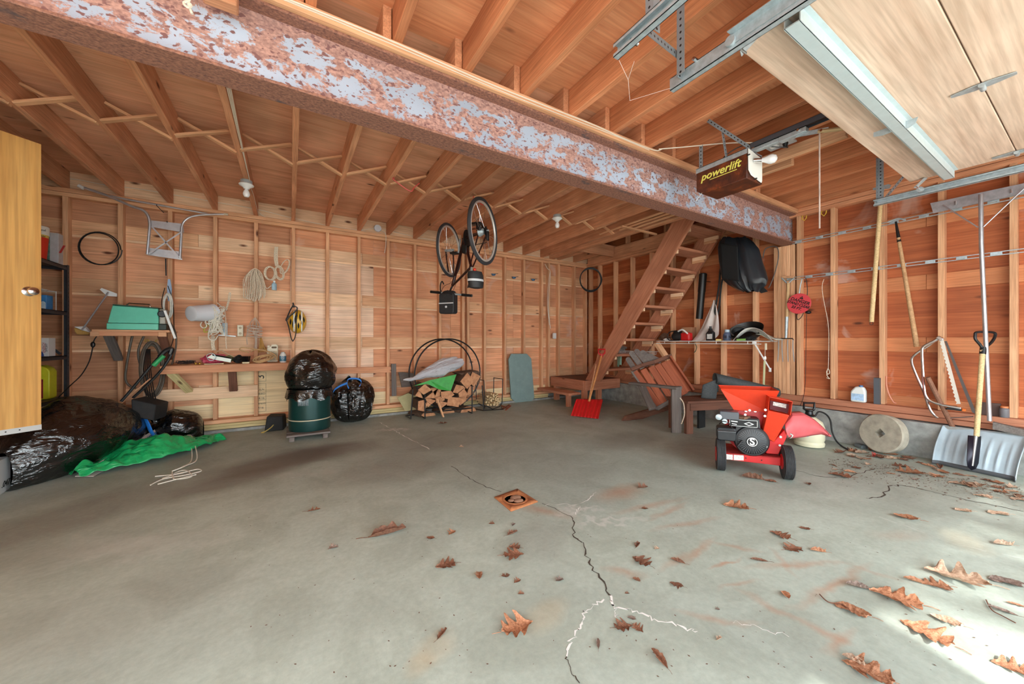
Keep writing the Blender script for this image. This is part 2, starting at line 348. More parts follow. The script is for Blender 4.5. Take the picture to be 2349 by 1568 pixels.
# ---- back wall
M_bk = [M_ply, M_board]
bw = MB().box((XL - .1, D + .095, .10), (W + .2, D + .11, ZC)).build('wall_back', M_ply, smooth=False, origin=(1, D, .1)); struct(bw)
BANDS = (2.384, 1.771, 1.159, .566)
def band(p0, p1, z, mt, parent, up):
    plank('sheathing_board', p0, p1, .145 if abs(up[2]) else .145, .014, mt, parent, up=up)
ROWS = [.1, .42, 1.015, 1.625, 2.24, ZC]
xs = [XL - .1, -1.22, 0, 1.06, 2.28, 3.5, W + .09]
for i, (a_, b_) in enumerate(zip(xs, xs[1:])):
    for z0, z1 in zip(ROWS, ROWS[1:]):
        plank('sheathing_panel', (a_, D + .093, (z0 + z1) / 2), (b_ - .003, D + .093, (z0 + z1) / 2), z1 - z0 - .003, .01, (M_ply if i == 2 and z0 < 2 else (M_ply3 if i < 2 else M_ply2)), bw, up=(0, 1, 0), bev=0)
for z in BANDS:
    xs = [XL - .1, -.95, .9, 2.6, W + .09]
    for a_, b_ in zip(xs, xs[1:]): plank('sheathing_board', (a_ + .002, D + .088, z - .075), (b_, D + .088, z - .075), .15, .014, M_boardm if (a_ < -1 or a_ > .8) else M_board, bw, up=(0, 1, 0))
    plank('sheathing_board', (XL, D + .090, z - .165), (W, D + .090, z - .165), .026, .010, M_board, bw, up=(0, 1, 0))
ex = [n for n in range(-3, 15)] + [8.22, 12.4, 14.75, -3.75]
for n in ex:
    plank('stud', (XN(n), D + .045, .15), (XN(n), D + .045, ZP), .042, .09, M_stud, bw, up=(0, 1, 0))
for z0, z1 in ((ZP, ZP + .043), (ZP + .047, ZJ)): plank('top_plate', (XL, D + .045, (z0 + z1) / 2), (W + .1, D + .045, (z0 + z1) / 2), .09, z1 - z0, M_stud, bw)
plank('sill', (XL, D + .03, .125), (W, D + .03, .125), .12, .045, M_stud, bw)
for k, (z0, z1) in enumerate(((.035, .067), (.070, .101))): plank('treated_sill', (XL, D + .02 - .01 * k, (z0 + z1) / 2), (4.2, D + .02 - .01 * k, (z0 + z1) / 2), .13, z1 - z0, M_treat, bw, label='greenish treated sill')
q = MB().box((XL, D - .06, 0), (W, D + .12, .032)).box((XL, D + .095, 0), (W + .2, D + .12, .16)); q.build('footing', M_conc, bw)
# new plywood repair panels low on the wall
def bx(a_): return onY(a_, 900, D + .085).x
for a_, b_, z0, z1 in ((bx(488), bx(672), .16, .80), (bx(300), bx(490), .16, .33), (bx(672), bx(885), .16, .34), (bx(885), bx(1250), .16, .26)):
    plank('repair_panel', (a_, D + .083, (z0 + z1) / 2), (b_, D + .083, (z0 + z1) / 2), z1 - z0, .008, M_newply, bw, up=(0, 1, 0), label='fresh pale plywood panel')
# stamps on the repair panel
for px, py, body, sz in ((598, 864, '3', .12), (598, 893, 'KILN', .035), (598, 903, 'DRIED', .035), (598, 913, '24-16', .035), (598, 925, 'Meranti', .035), (598, 935, '7/16', .035)):
    text('grade_stamp', body, onY(px, py, D + .078), (0, 0, 1) if body == '3' else (1, 0, 0), (0, -1, 0), sz, M_ink, bw, ext=.0003)
for y0, y1 in ((854, 874), (880, 916), (918, 942)):
    a_ = onY(589, y0, D + .0785); b_ = onY(610, y1, D + .0785); P = [V((a_.x, a_.y, a_.z)), V((b_.x, a_.y, a_.z)), V((b_.x, a_.y, b_.z)), V((a_.x, a_.y, b_.z)), V((a_.x, a_.y, a_.z))]
    MB().tube(P, .0016, 4).build('stamp_frame', M_ink, bw)
# ---- right wall
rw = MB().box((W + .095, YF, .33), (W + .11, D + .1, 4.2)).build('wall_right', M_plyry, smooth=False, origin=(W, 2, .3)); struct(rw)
me = rw.data
for z in BANDS:
    ys = [YF, .95, 2.75, 4.1, D]
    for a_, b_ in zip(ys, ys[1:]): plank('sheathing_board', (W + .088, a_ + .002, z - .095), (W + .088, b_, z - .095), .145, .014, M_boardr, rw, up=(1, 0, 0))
SY = [-1.3, -.9, -.5, -.1, .04, .442, .843, 1.245, 1.645, 1.967, 2.457, 2.875, 3.275, 3.68, 4.08, 4.49, 4.89, 5.3, 5.56]
for y in SY: plank('stud', (W + .045, y, .45), (W + .045, y, ZP), .042, .09, M_stud, rw, up=(1, 0, 0))
for i, y in enumerate((2.03, 2.075, 2.12, 2.165, 2.21)): plank('beam_post', (W + .045 + .004 * (i % 2), y, .45), (W + .045, y, 2.275), .042, .09, M_stud, rw, up=(1, 0, 0))
for z0, z1 in ((ZP, ZP + .043), (ZP + .047, ZJ)): plank('top_plate', (W + .045, YF, (z0 + z1) / 2), (W + .045, D, (z0 + z1) / 2), .09, z1 - z0, M_joist, rw)
for k, (z0, z1) in enumerate(((.335, .38), (.383, .448))): plank('sill', (W + .045 - .02 * (1 - k), YF, (z0 + z1) / 2), (W + .045 - .02 * (1 - k), D, (z0 + z1) / 2), .13, z1 - z0, M_stair, rw)
q = MB().grid(lambda u, v: (W - .10 + .012 * math.sin(9 * u + 3 * v), YF + u * (D - YF), .33 * v + (.008 * math.sin(31 * u) if v > .9 else 0)), 60, 5)
q.box((W - .085, YF, 0), (W + .2, D, .325)); q.build('stem_wall', M_conc, rw)
q = MB().box((XL, D - .075, 0), (4.28, D - .06, .0325)); q.build('footing_edge', M_conc, bw)
# ---- left wall and front wall (out of frame, they shape the light)
lw = MB().box((XL - .12, 1.2, 0), (XL, 2.45, 4.2)).box((XL - .12, 3.35, 0), (XL, D + .1, 4.2)).box((XL - .12, 2.45, 2.52), (XL, 3.35, 4.2)).box((XL - .12, 2.45, 0), (XL, 3.35, .47)).box((XL - .12, YF, 2.6), (XL, 1.2, 4.2)).box((XL - .9, 2.3, 0), (XL - .8, 3.5, 2.7)).box((XL - .85, 2.3, 0), (XL, 2.42, 2.7)).box((XL - .85, 3.38, 0), (XL, 3.5, 2.7)).box((XL - .9, 2.3, 2.6), (XL, 3.5, 2.7)).box((-8, YF - .12, 0), (XL, YF, 4.2)).build('wall_left', M_ply, smooth=False); struct(lw)  # front part left open for skylight; wing wall and doorway box added against sun
fw = MB().box((XL, YF - .03, 0), (-2.0, YF, 4.2)).box((.80, YF - .03, 0), (1.33, YF, 4.2)).box((-2.0, YF - .03, 2.13), (.80, YF, 4.2)).box((4.40, YF - .03, 0), (W + .1, YF, 4.2)).box((1.33, YF - .03, 2.13), (4.40, YF, 4.2)).build('wall_front', M_ply, smooth=False); struct(fw)
# ---- ceiling
ce = MB().box((XL, 2.1, ZC), (4.36, D + .1, ZC + .018)).box((4.36, 4.9, ZC), (W + .1, D + .1, ZC + .018)).build('ceiling', M_ceil, smooth=False, origin=(1, 3, ZC)); struct(ce)
MB().box((XL, YF, ZC), (W + .1, 2.1, ZC + .018)).build('front_deck', M_ceilc, ce, smooth=False, origin=(1, 0, ZC))
MB().box((XL - .1, YF - .1, 4.2), (W + .2, D + .2, 4.25)).box((XL - .1, D + .1, ZC), (W + .2, D + .12, 4.2)).build('loft_roof', M_plyr, ce, smooth=False)
for y in (2.6, 3.0, 3.4, 3.8, 4.2, 4.6): plank('loft_stud', (W + .045, y, ZC), (W + .045, y, 4.2), .042, .09, M_joist, ce, up=(1, 0, 0))
for n in range(-4, 13): plank('joist', (XN(n), 2.0, (ZJ + ZC) / 2), (XN(n), D + .04, (ZJ + ZC) / 2), .19, .044, M_joist, ce, up=(1, 0, 0))
for x in (4.31, 4.36): plank('joist', (x, 2.0, (ZJ + ZC) / 2), (x, D + .04, (ZJ + ZC) / 2), .19, .044, M_joist, ce, up=(1, 0, 0))
for n in (13, 14): plank('joist', (XN(n), 4.9, (ZJ + ZC) / 2), (XN(n), D + .04, (ZJ + ZC) / 2), .19, .044, M_joist, ce, up=(1, 0, 0))
plank('stair_header', (4.38, 4.92, (ZJ + ZC) / 2), (W, 4.92, (ZJ + ZC) / 2), .19, .044, M_joist, ce, up=(0, 1, 0))
plank('rim_board', (W + .05, YF, (ZJ + ZC) / 2), (W + .05, D, (ZJ + ZC) / 2), .19, .044, M_joist, ce, up=(1, 0, 0))
for n in range(-4, 15): plank('joist', (XN(n) + .05, YF, (ZJ + ZC) / 2), (XN(n) + .05, 2.22, (ZJ + ZC) / 2), .19, .046, M_joist2, ce, up=(1, 0, 0))
plank('joist', (W - .02, YF, (ZJ + ZC) / 2), (W - .02, 2.22, (ZJ + ZC) / 2), .19, .046, M_joist2, ce, up=(1, 0, 0))
plank('rim_board', (XL, D + .065, (ZJ + ZC) / 2), (W + .1, D + .065, (ZJ + ZC) / 2), .19, .03, M_board, ce, up=(0, 1, 0))
YB = 3.82
for n in range(-4, 12):
    a_, b_ = XN(n) + .024, XN(n + 1) - .024; j = R.uniform(-.03, .03)
    plank('bridging_strut', (a_, YB + .02 + j, ZC - .035), (b_ + .01, YB + .02, ZJ - .004), .045, .02, M_stud, ce, up=(0, 0, 1))
    plank('bridging_strut', (a_ - .01, YB - .03 + j, ZJ - .004), (b_, YB - .03, ZC - .035), .045, .02, M_stud, ce, up=(0, 0, 1))
# lengths of moulding tucked under the joists by the stair well
for i, (x, y0, y1) in enumerate(((3.86, 2.5, 3.9), (3.95, 2.4, 3.6), (4.05, 2.4, 3.5), (4.16, 2.3, 3.5))):
    t = plank('moulding_strip', (x, y0, ZJ - .03), (x, y1, ZJ - .03 - .004 * i), .03, .018, M_stud)
    tag(t, ['leftmost of four pale wooden strips stored under the joists by the stairs', 'second from left of four pale wooden strips under the joists by the stairs', 'third from left of four pale wooden strips under the joists by the stairs', 'rightmost of four pale wooden strips under the joists by the stairs'][i], 'wood strip', 'wooden strips stored under the joists')
t = plank('cross_batten', (3.78, 3.42, ZJ - .055), (4.5, 3.42, ZJ - .055), .045, .02, M_stud); tag(t, 'short wooden batten nailed across under the joists, holding stored strips', 'batten')
# stored timbers beyond the opener, under the front joists
for i, (x, y0, y1) in enumerate(((3.50, 1.02, 1.96), (3.66, 1.42, 1.96))):
    t = plank('timber_offcut', (x, y0, ZJ - .045), (x, y1, ZJ - .045), .05, .085, M_stud)
    tag(t, ['longer pale timber offcut fixed under the joists behind the garage opener', 'shorter pale timber offcut fixed under the joists beside the steel beam'][i], 'timber')
# ---- steel beam
def rust():
    m, n, l, b = nt('rusty_steel'); v = coords(n, l, (1, 1, 1.6), rnd=False)
    a = noise(n, l, v, 6, 9, .74, .3)
    tc = n.new('ShaderNodeTexCoord'); sx_3 = n.new('ShaderNodeSeparateXYZ'); l.new(tc.outputs['Object'], sx_3.inputs[0]); last = sx_3.outputs[2]
    for op, val in (('SUBTRACT', .158), ('ABSOLUTE', 0), ('SUBTRACT', .095), ('MAXIMUM', 0), ('MULTIPLY', 2.6)):
        mm_ = n.new('ShaderNodeMath'); mm_.operation = op; l.new(last, mm_.inputs[0]); mm_.inputs[1].default_value = val; last = mm_.outputs[0]
    mm_ = n.new('ShaderNodeMath'); mm_.operation = 'SUBTRACT'; l.new(a, mm_.inputs[0]); l.new(last, mm_.inputs[1]); a = mm_.outputs[0]
    r = ramp(n, [(0, 0, 0, 1), (1, 1, 1, 1)], [.485, .51]); l.new(a, r.inputs[0])
    f = noise(n, l, v, 55, 3, .6); rb = ramp(n, [lin((146, 112, 108)), lin((194, 154, 142))], [.35, .65]); l.new(f, rb.inputs[0])
    g = noise(n, l, v, 1.5, 2, .5); rg = ramp(n, [lin((150, 164, 184)), lin((182, 198, 220))], [.3, .7]); l.new(g, rg.inputs[0])
    sp = noise(n, l, v, 34, 2, .5); rs = ramp(n, [(1, 1, 1, 1), (0, 0, 0, 1)], [.36, .40]); l.new(sp, rs.inputs[0])
    c = mixc(n, l, r.outputs[0], rb.outputs[0], rg.outputs[0]); c = mixc(n, l, rs.outputs[0], c, lin((128, 92, 92)))
    l.new(c, b.inputs['Base Color']); b.inputs['Roughness'].default_value = .6; bump(n, l, a, b, .25, .004); return m
def rust2():
    m, n, l, b = nt('rusty_flange'); v = coords(n, l, (1, 1.6, 1), rnd=False)
    f = noise(n, l, v, 60, 4, .7); rb = ramp(n, [lin((104, 70, 62)), lin((168, 118, 98))], [.35, .65]); l.new(f, rb.inputs[0])
    a = noise(n, l, v, 4, 5, .7, .3); r = ramp(n, [(0, 0, 0, 1), (.75, .75, .75, 1)], [.6, .68]); l.new(a, r.inputs[0])
    c = mixc(n, l, r.outputs[0], rb.outputs[0], lin((72, 72, 80))); l.new(c, b.inputs['Base Color']); b.inputs['Roughness'].default_value = .7; bump(n, l, f, b, .3, .004); return m
beam = empty('steel_beam', (1.5, 2.07, 2.28), 'huge rusty blue-grey steel I-beam spanning the garage ceiling', 'beam')
MR, MR2 = rust(), rust2(); x0, x1 = XL, W + .085
MB().box((x0, 2.062, 2.292), (x1, 2.076, 2.625)).build('web', MR, beam, smooth=False)
MB().box((x0, 1.995, 2.28), (x1, 2.145, 2.294)).build('bottom_flange', MR2, beam, bev=.003, smooth=False)
MB().box((x0, 1.995, 2.622), (x1, 2.145, 2.638)).build('top_flange', MR2, beam, bev=.003, smooth=False)
t = plank('nailing_plate', (x0, 2.07, 2.664), (W, 2.07, 2.664), .20, .048, M_stud); tag(t, 'long pale timber plate bolted flat on top of the steel beam', 'timber plate')
# ---- open door on the left
dr = empty('door_1', (-2.16, 3.31, .476)); struct(dr)
def doormat():
    return wood('birch_door', (228, 180, 108), (206, 148, 76), .1, var=.08, axis=2, sc=.45, knotcol=(150, 96, 40))
fe = at(95, 330, 2.6); fe = V((fe.x, fe.y, 0)); hd = V((-.13, -.13, 0)); hd = (V(on) if False else (at(0, 298, 2.424) - at(95, 330, 2.6))); hd.z = 0; hd.normalize(); nn = V((-hd.y, hd.x, 0))
if nn.dot(V((0, -1, 0))) < 0: nn = -nn
dm = doormat()
c0 = fe + hd * .45 - nn * .018
MB().obox((c0.x, c0.y, (.50 + 2.50) / 2), hd * .45, nn * .018, (0, 0, 1.0)).build('door_leaf', dm, dr, bev=.002)
MB().obox((c0.x, c0.y, .49), hd * .4505, nn * .0195, (0, 0, .018)).build('kick_strip', plain('door_sweep', (214, 216, 214), .4, .4), dr, label='white metal strip along the door bottom')
for k in (.10, .16): MB().cyl(fe + hd * k + nn * .001 + V((0, 0, .492)), fe + hd * k + nn * .003 + V((0, 0, .492)), .004).build('screw', M_ink, dr)
kn = fe + hd * .06 + V((0, 0, 0)); kz = onY(70, 671, kn.y).z
kb = V((kn.x, kn.y, 1.445))
kk = MB().lathe([(.033, 0), (.033, .006), (.013, .012), (.012, .03), (.024, .04), (.028, .052), (.026, .064), (.012, .07)], kb, nn, 24).build('door_knob', M_chrome, dr)
MB().obox(fe + V((0, 0, 1.445)) - nn * .018 - hd * .0008, hd * .0015, nn * .011, (0, 0, .055)).build('latch_plate', M_chrome, dr)

# ---- unseen tree added outside the garage doors: its crown breaks up the sunlight that reaches the floor
rt_ = random.Random(11); tree = empty('added_shade_oak', (3.2, -6.4, 0), 'unseen oak added outside the garage doors to break up the sunlight', 'tree')
q = MB(); q.tube([V((3.4, -6.6, -.03)), V((3.35, -6.5, 2.2)), V((3.0, -6.0, 4.2)), V((2.4, -5.5, 5.6))], [.20, .16, .12, .05], 12); q.build('trunk', plain('bark_outside', (92, 78, 66), .95, nz=.4), tree)
q = MB()
def crown_ok(x, y, z):
    t_ = (z - 0) / 1.0; gx, gy = x + .32 * t_, y + .95 * t_          # where this leaf throws its shadow
    return (gx - 1.984) * .339 + (gy - .508) * .287 > .035 * rt_.random() + .01
for i in range(5200):
    z = rt_.uniform(4.0, 6.6); gx, gy = rt_.uniform(1.95, 6.2), rt_.uniform(-1.7, 1.2); x, y = gx - .32 * z, gy - .95 * z
    if not crown_ok(x, y, z): continue
    a, b2 = rt_.uniform(0, 6.3), rt_.uniform(-.5, .5); s_ = rt_.uniform(.03, .065); u_ = V((math.cos(a), math.sin(a), b2)) * s_; w_ = V((-math.sin(a), math.cos(a), -b2)) * s_ * .8; c_ = V((x, y, z))
    q.add([c_ - u_, c_ + w_, c_ + u_, c_ - w_], [(0, 1, 2, 3)])
tag(q.build('shading_foliage', plain('shading_leaves', (150, 104, 70), .8, nz=.2), tree, smooth=False), kind='stuff')
# ================================================================ SHARED SHAPES
from mathutils import noise as NS
def nail(p, parent=None, r=.0035, X=None):
    p = V(p); e = V((p.x, D + .09, p.z)) if X is None else V((X, p.y, p.z)); f = (e - p).normalized() * .012
    o = MB().cyl(p - f, e, r, seg=6).tube([p - f, p - f + V((0, 0, .012))], r, 6).build('nail', M_iron, parent); return o
def thing(name, label, cat, loc=(0, 0, 0), group=None): return empty(name, loc, label, cat, group)
def solo(o, label, cat, group=None): return tag(o, label, cat, group)
def bagmesh(mb, c, ax, ay, h, seed=1, pleat=.06, lump=.12, flat=.35, top=.25, nu=72, nv=40, lean=(0, 0), neck=0):
    """a slumped sack standing on z=c.z; ax, ay are horizontal half axes (vectors)"""
    c, ax, ay = V(c), V(ax), V(ay)
    def fn(u, v):
        th = 2 * math.pi * u; ph = math.pi * v
        z = (1 - math.cos(ph)) / 2; r = math.sin(ph) ** .62 if v < .5 else math.sin(ph) ** (.8)
        if v < .5: r = max(r, min(1, (v / .5) ** .5)) * .98
        if neck and v > .8: r = max(r * (1 - (v - .8) * 1.5), neck)
        d = V((math.cos(th), math.sin(th), z * 2))
        f = 1 + lump * NS.fractal(d * 1.5 + V((seed * 7.3, 0, 0)), 1, 2, 3) * 1.6
        f += pleat * NS.noise(V((math.cos(th) * 7, math.sin(th) * 7, z * 1.2 + seed))) + pleat * .5 * NS.noise(V((math.cos(th) * 17, math.sin(th) * 17, z * 3 + seed)))
        p = c + (ax * math.cos(th) + ay * math.sin(th)) * r * f
        zz = h * z * (1 + lump * NS.noise(d * 1.1 + V((0, seed * 3.1, 0))) * 1.2)
        p += V((lean[0] * z * z, lean[1] * z * z, max(0.002, zz))); return p
    mb.grid(fn, nu, nv, closeu=True); return mb
def loops(mb, c, u, w, ru, rw, n, r, jit=.01, seg=6, seed=0, steps=28, twist=0):
    """a coil of n turns around c in the plane u,w"""
    rr = random.Random(seed); u, w = V(u).normalized(), V(w).normalized(); nn_ = u.cross(w); pts = []
    off = [(rr.uniform(-jit, jit), rr.uniform(-jit, jit), rr.uniform(-jit, jit), rr.uniform(.92, 1.08), rr.uniform(.92, 1.06)) for _ in range(n + 1)]
    for i in range(n * steps + 1):
        k = i / steps; a0, a1 = off[min(int(k), n)], off[min(int(k) + 1, n)]; f = k - int(k); o = [a0[j] * (1 - f) + a1[j] * f for j in range(5)]
        th = 2 * math.pi * k + twist; pts.append(V(c) + u * (ru * o[3] * math.cos(th) + o[0]) + w * (rw * o[4] * math.sin(th) + o[1]) + nn_ * (o[2] * 1.5))
    mb.tube(pts, r, seg); return mb
def tangle(mb, c, ext, n, r, seed=0, seg=5, sm=5):
    rr = random.Random(seed); P = [V(c) + V([rr.uniform(-e, e) for e in ext]) for _ in range(n)]
    mb.tube(spline(P, sm), r, seg); return mb
def pxline(pts, Y=None, X=None, d=None):
    return [onY(*p, Y) if Y is not None else (onX(*p, X) if X is not None else at(*p, d)) for p in pts]
def roundrect(w, h, r, n=5):
    out = []
    for cx, cy, a0 in ((w / 2 - r, h / 2 - r, 0), (-w / 2 + r, h / 2 - r, 90), (-w / 2 + r, -h / 2 + r, 180), (w / 2 - r, -h / 2 + r, 270)):
        for k in range(n + 1): a = math.radians(a0 + 90 * k / n); out.append((cx + r * math.cos(a), cy + r * math.sin(a)))
    return out
def rrprism(mb, c, u, w, dpt, W_, H_, r):
    """rounded slab centred on c in the plane u (right), w (up), with thickness vector dpt"""
    c, u, w = V(c), V(u), V(w); mb.prism([c - V(dpt) / 2 + u * x + w * y for x, y in roundrect(W_, H_, r)], dpt); return mb
# ================================================================ LEFT END: metal shelving
sh = thing('shelving_unit', 'dark grey slotted steel shelving unit in the left corner beside the open door', 'shelves', (-2.08, 4.95, 0))
M_shelf = plain('charcoal_steel', (62, 66, 74), .45, .35, nz=.12)
SX0, SX1, SY0, SY1 = -2.28, -1.9, 4.8, 5.45
for x in (SX0, SX1):
    for y in (SY0, SY1):
        sx = 1 if x < -2 else -1; sy = 1 if y < 5 else -1
        q = MB().box((x, y, 0), (x + sx * .003, y + sy * .038, 1.86)).box((x, y, 0), (x + sx * .038, y + sy * .003, 1.86))
        q.build('post', M_shelf, sh, smooth=False)
for k in range(20, 44): MB().cyl(V((SX1 + .0005, SY1 - .02, .06 + k * .04)), V((SX1 - .0045, SY1 - .02, .06 + k * .04)), .005, seg=8).build('slot_hole', M_ink, sh)
SZ = (1.845, 1.394, .955, .547, .12)
for z in SZ:
    q = MB().box((SX0 + .004, SY0 + .004, z - .006), (SX1 - .004, SY1 - .004, z)).box((SX1 - .007, SY0 + .004, z - .035), (SX1 - .004, SY1 - .004, z)).box((SX0 + .004, SY0 + .004, z - .035), (SX0 + .007, SY1 - .004, z))
    q.box((SX0 + .004, SY0 + .004, z - .035), (SX1 - .004, SY0 + .007, z)).box((SX0 + .004, SY1 - .007, z - .035), (SX1 - .004, SY1 - .004, z)); q.build('shelf', M_shelf, sh, smooth=False)
MB().bar((SX0 + .002, SY1 - .02, 1.36), (SX0 + .002, SY0 + .02, .98), .003, .02).build('cross_brace', M_shelf, sh, smooth=False)
MB().bar((-2.27, SY1 - .004, 1.33), (-1.96, SY1 - .004, .97), .003, .022, up=(0, 0, 1)).build('cross_brace', M_shelf, sh, smooth=False)
# items on the shelves (z tops)
def sx_(px, py, Y): return onY(px, py, Y).x
t = thing('powder_canister', 'cream and red plastic canister with yellow band on the top shelf', 'canister', (-2.02, 5.22, 1.845))
MB().lathe([(.062, 0), (.066, .01), (.082, .26), (.082, .31)], (-2.02, 5.18, 1.847), seg=28).build('body', plain('canister_yellow', (216, 186, 92), .5), t)
MB().lathe([(.0672, .0), (.0805, .20)], (-2.02, 5.18, 1.86), seg=28).build('label_band', plain('canister_red', (214, 48, 28), .5), t)
MB().lathe([(.0836, 0), (.0842, .075), (.080, .08)], (-2.02, 5.18, 2.085), seg=28).build('cap', plain('canister_white', (230, 228, 220), .5), t)
for k, (w_, z, s) in enumerate((('Oatmeal', 2.123, .042), ('Chewable', 2.066, .034), ('Beef', 2.036, .03))):
    text('lettering', w_, (-2.02 + .0848 * math.cos(-1.0), 5.18 + .0848 * math.sin(-1.0), z), (math.sin(1.0), math.cos(1.0), 0), (math.cos(-1.0), math.sin(-1.0), 0), s * .62, M_ink, t)
t = thing('blister_box', 'tall grey blister pack box standing at the end of the top shelf', 'box', (-1.96, 5.36, 1.845))
q = MB(); q.box((-2.04, 5.33, 1.847), (-1.93, 5.42, 2.15)); q.build('carton', plain('box_grey', (186, 184, 186), .35, nz=.1), t, bev=.004, smooth=False)
MB().bar((-1.929, 5.335, 1.96), (-1.929, 5.415, 2.05), .002, .03, up=(1, 0, 0)).build('stripe', plain('box_red', (196, 62, 60), .5), t, smooth=False)
MB().box((-2.045, 5.325, 1.85), (-1.985, 5.329, 2.148)).build('front_label', plain('box_green', (92, 128, 116), .5, nz=.5, nscale=30), t, smooth=False)
t = thing('paint_tin', 'dark blue and brown tin behind the cream canister on the top shelf', 'tin', (-2.17, 5.15, 1.845))
MB().lathe([(.06, 0), (.06, .22), (.056, .235)], (-2.17, 5.15, 1.847), seg=20).build('can', plain('tin_brown', (84, 44, 36), .5), t)
MB().lathe([(.0606, 0), (.0606, .07)], (-2.17, 5.15, 1.995), seg=20).build('band', plain('tin_blue', (70, 98, 130), .5), t)
t = thing('wire_rack', 'white wire kitchen rack standing on the second shelf', 'rack', (-2.1, 5.25, 1.394))
q = MB(); z = 1.585
for k in range(10): q.cyl((-2.22 + k * .028, 5.02, z), (-2.22 + k * .028, 5.36, z), .002, seg=5)
for y in (5.02, 5.19, 5.36): q.cyl((-2.23, y, z - .004), (-1.955, y, z - .004), .0035, seg=6)
q.build('wire_top', M_white, t)
for x, y in ((-1.957, 5.36), (-1.957, 5.02), (-2.23, 5.36), (-2.23, 5.02)): MB().cyl((x, y, 1.396), (x, y, z), .0035, seg=6).build('leg', M_white, t)
q = MB(); tangle(q, (-2.1, 5.2, 1.625), (.1, .12, .028), 30, .003, 4); solo(q.build('wire_bundle', M_iron), 'tangle of grey wire lying on the white wire rack', 'wire')
t = thing('tissue_box', 'blue and white picture box on the second shelf', 'box', (-2.03, 5.3, 1.394))
MB().box((-2.11, 5.22, 1.396), (-1.965, 5.33, 1.535)).build('carton', plain('box_blue', (60, 132, 196), .4, nz=.25, nscale=18), t, bev=.004, smooth=False)
q = MB().grid(lambda u, v: (-2.10 + .13 * u, 5.2185, 1.40 + .05 * v * (1 + .5 * math.sin(9 * u))), 20, 3); q.build('picture', plain('picture_white', (206, 224, 236), .5, nz=.2), t, smooth=False)
t = MB().lathe([(.02, 0), (.075, .004), (.08, .012), (.06, .02), (.02, .022)], (-2.2, 5.12, 1.47), (.3, -1, .1), 24).lathe([(.02, -.02), (.02, .04)], (-2.2, 5.12, 1.47), (.3, -1, .1), 12).build('grinding_disc', M_blackmat)
t.location.z += .0; solo(t, 'black round disc leaning on the second shelf beside the blue box', 'disc')
t = thing('light_bulb_box', 'red and white light bulb carton on the third shelf', 'box', (-2.05, 5.3, .955))
MB().box((-2.25, 5.2, .957), (-1.945, 5.32, 1.13)).build('carton', plain('carton_white', (226, 224, 222), .5), t, bev=.003, smooth=False)
MB().box((-2.25, 5.1985, 1.06), (-2.03, 5.1995, 1.105)).build('red_band', M_red, t, smooth=False)
MB().prism([V((-2.03, 5.1988, 1.03)) + V((.028 * math.cos(a), 0, .028 * math.sin(a))) for a in [k * math.pi / 10 for k in range(20)]], (0, -.001, 0)).build('bulb_picture', plain('print_grey', (176, 176, 176), .5), t, smooth=False)
MB().prism([V((-2.005, 5.1986, .958)) + V((.032 * math.cos(a), 0, .055 * math.sin(a))) for a in [k * math.pi / 12 for k in range(13)]], (0, -.001, 0)).build('blue_badge', plain('print_blue', (52, 82, 158), .5), t, smooth=False)
text('lettering', 'ENERGY', (-1.972, 5.1985, 1.04), (0, 0, 1), (0, -1, 0), .026, plain('print_red', (176, 40, 44), .5), t); text('lettering', 'EFFICIENT', (-1.957, 5.1985, 1.04), (0, 0, 1), (0, -1, 0), .017, M_ink, t)
text('lettering', '23', (-2.005, 5.1968, .985), (1, 0, 0), (0, -1, 0), .03, M_white, t)
MB().box((-2.12, 5.22, 1.13), (-2.04, 5.3, 1.136)).build('flap', plain('carton_white', (226, 224, 222), .5), t, smooth=False)
# yellow jug
t = thing('yellow_jug', 'large bright yellow plastic jug with moulded handle on the fourth shelf', 'jug', (-2.08, 5.3, .547))
def jug_outline(w, h):
    return [(-w / 2, .01), (-w / 2 + .01, 0), (w / 2 - .01, 0), (w / 2, .012), (w / 2, h * .82), (w / 2 - .02, h * .93), (w / 2 - .06, h), (-w * .15, h), (-w * .32, h * .94), (-w * .5, h * .9)]
q = MB(); P = jug_outline(.25, .32); q.prism([V((-2.075 + x, 5.36, .549 + y)) for x, y in P], (0, -.13, 0)); q.build('body', M_yellow, t, bev=.012)
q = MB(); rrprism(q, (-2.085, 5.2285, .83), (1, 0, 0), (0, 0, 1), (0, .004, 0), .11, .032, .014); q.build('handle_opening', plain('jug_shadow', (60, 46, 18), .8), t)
MB().lathe([(.02, 0), (.02, .04), (.016, .045)], (-2.17, 5.3, .84), seg=14).build('cap', M_yellow, t)
MB().box((-2.07, 5.225, .56), (-1.99, 5.229, .74)).build('label_panel', plain('label_red', (150, 22, 32), .5, nz=.3, nscale=50), t, smooth=False)
t = thing('spray_bottle', 'dark green plastic bottle in front of the yellow jug', 'bottle', (-2.13, 5.17, .547))
MB().lathe([(.045, 0), (.05, .01), (.05, .09), (.034, .14), (.014, .165), (.014, .19)], (-2.135, 5.165, .549), seg=20).build('body', plain('bottle_green', (18, 108, 78), .35), t)
MB().lathe([(.018, 0), (.018, .025), (.01, .04)], (-2.135, 5.165, .735), seg=14).build('cap', plain('bottle_green', (18, 108, 78), .35), t)
t = thing('seed_bag', 'small crumpled white and blue bag in front of the yellow jug', 'bag', (-2.08, 5.1, .547))
q = MB(); bagmesh(q, (-2.08, 5.09, .549), (.055, 0, 0), (0, .035, 0), .13, 8, .15, .3, nu=32, nv=18); q.build('bag', plain('seed_bag_print', (190, 200, 196), .5, nz=.45, nscale=30), t)
MB().grid(lambda u, v: (-2.11 + .09 * u, 5.05 - .01 * v, .66 + .03 * v * math.sin(u * 3)), 8, 3).build('blue_top', plain('bag_blue', (52, 140, 200), .4), t, thick=.002)
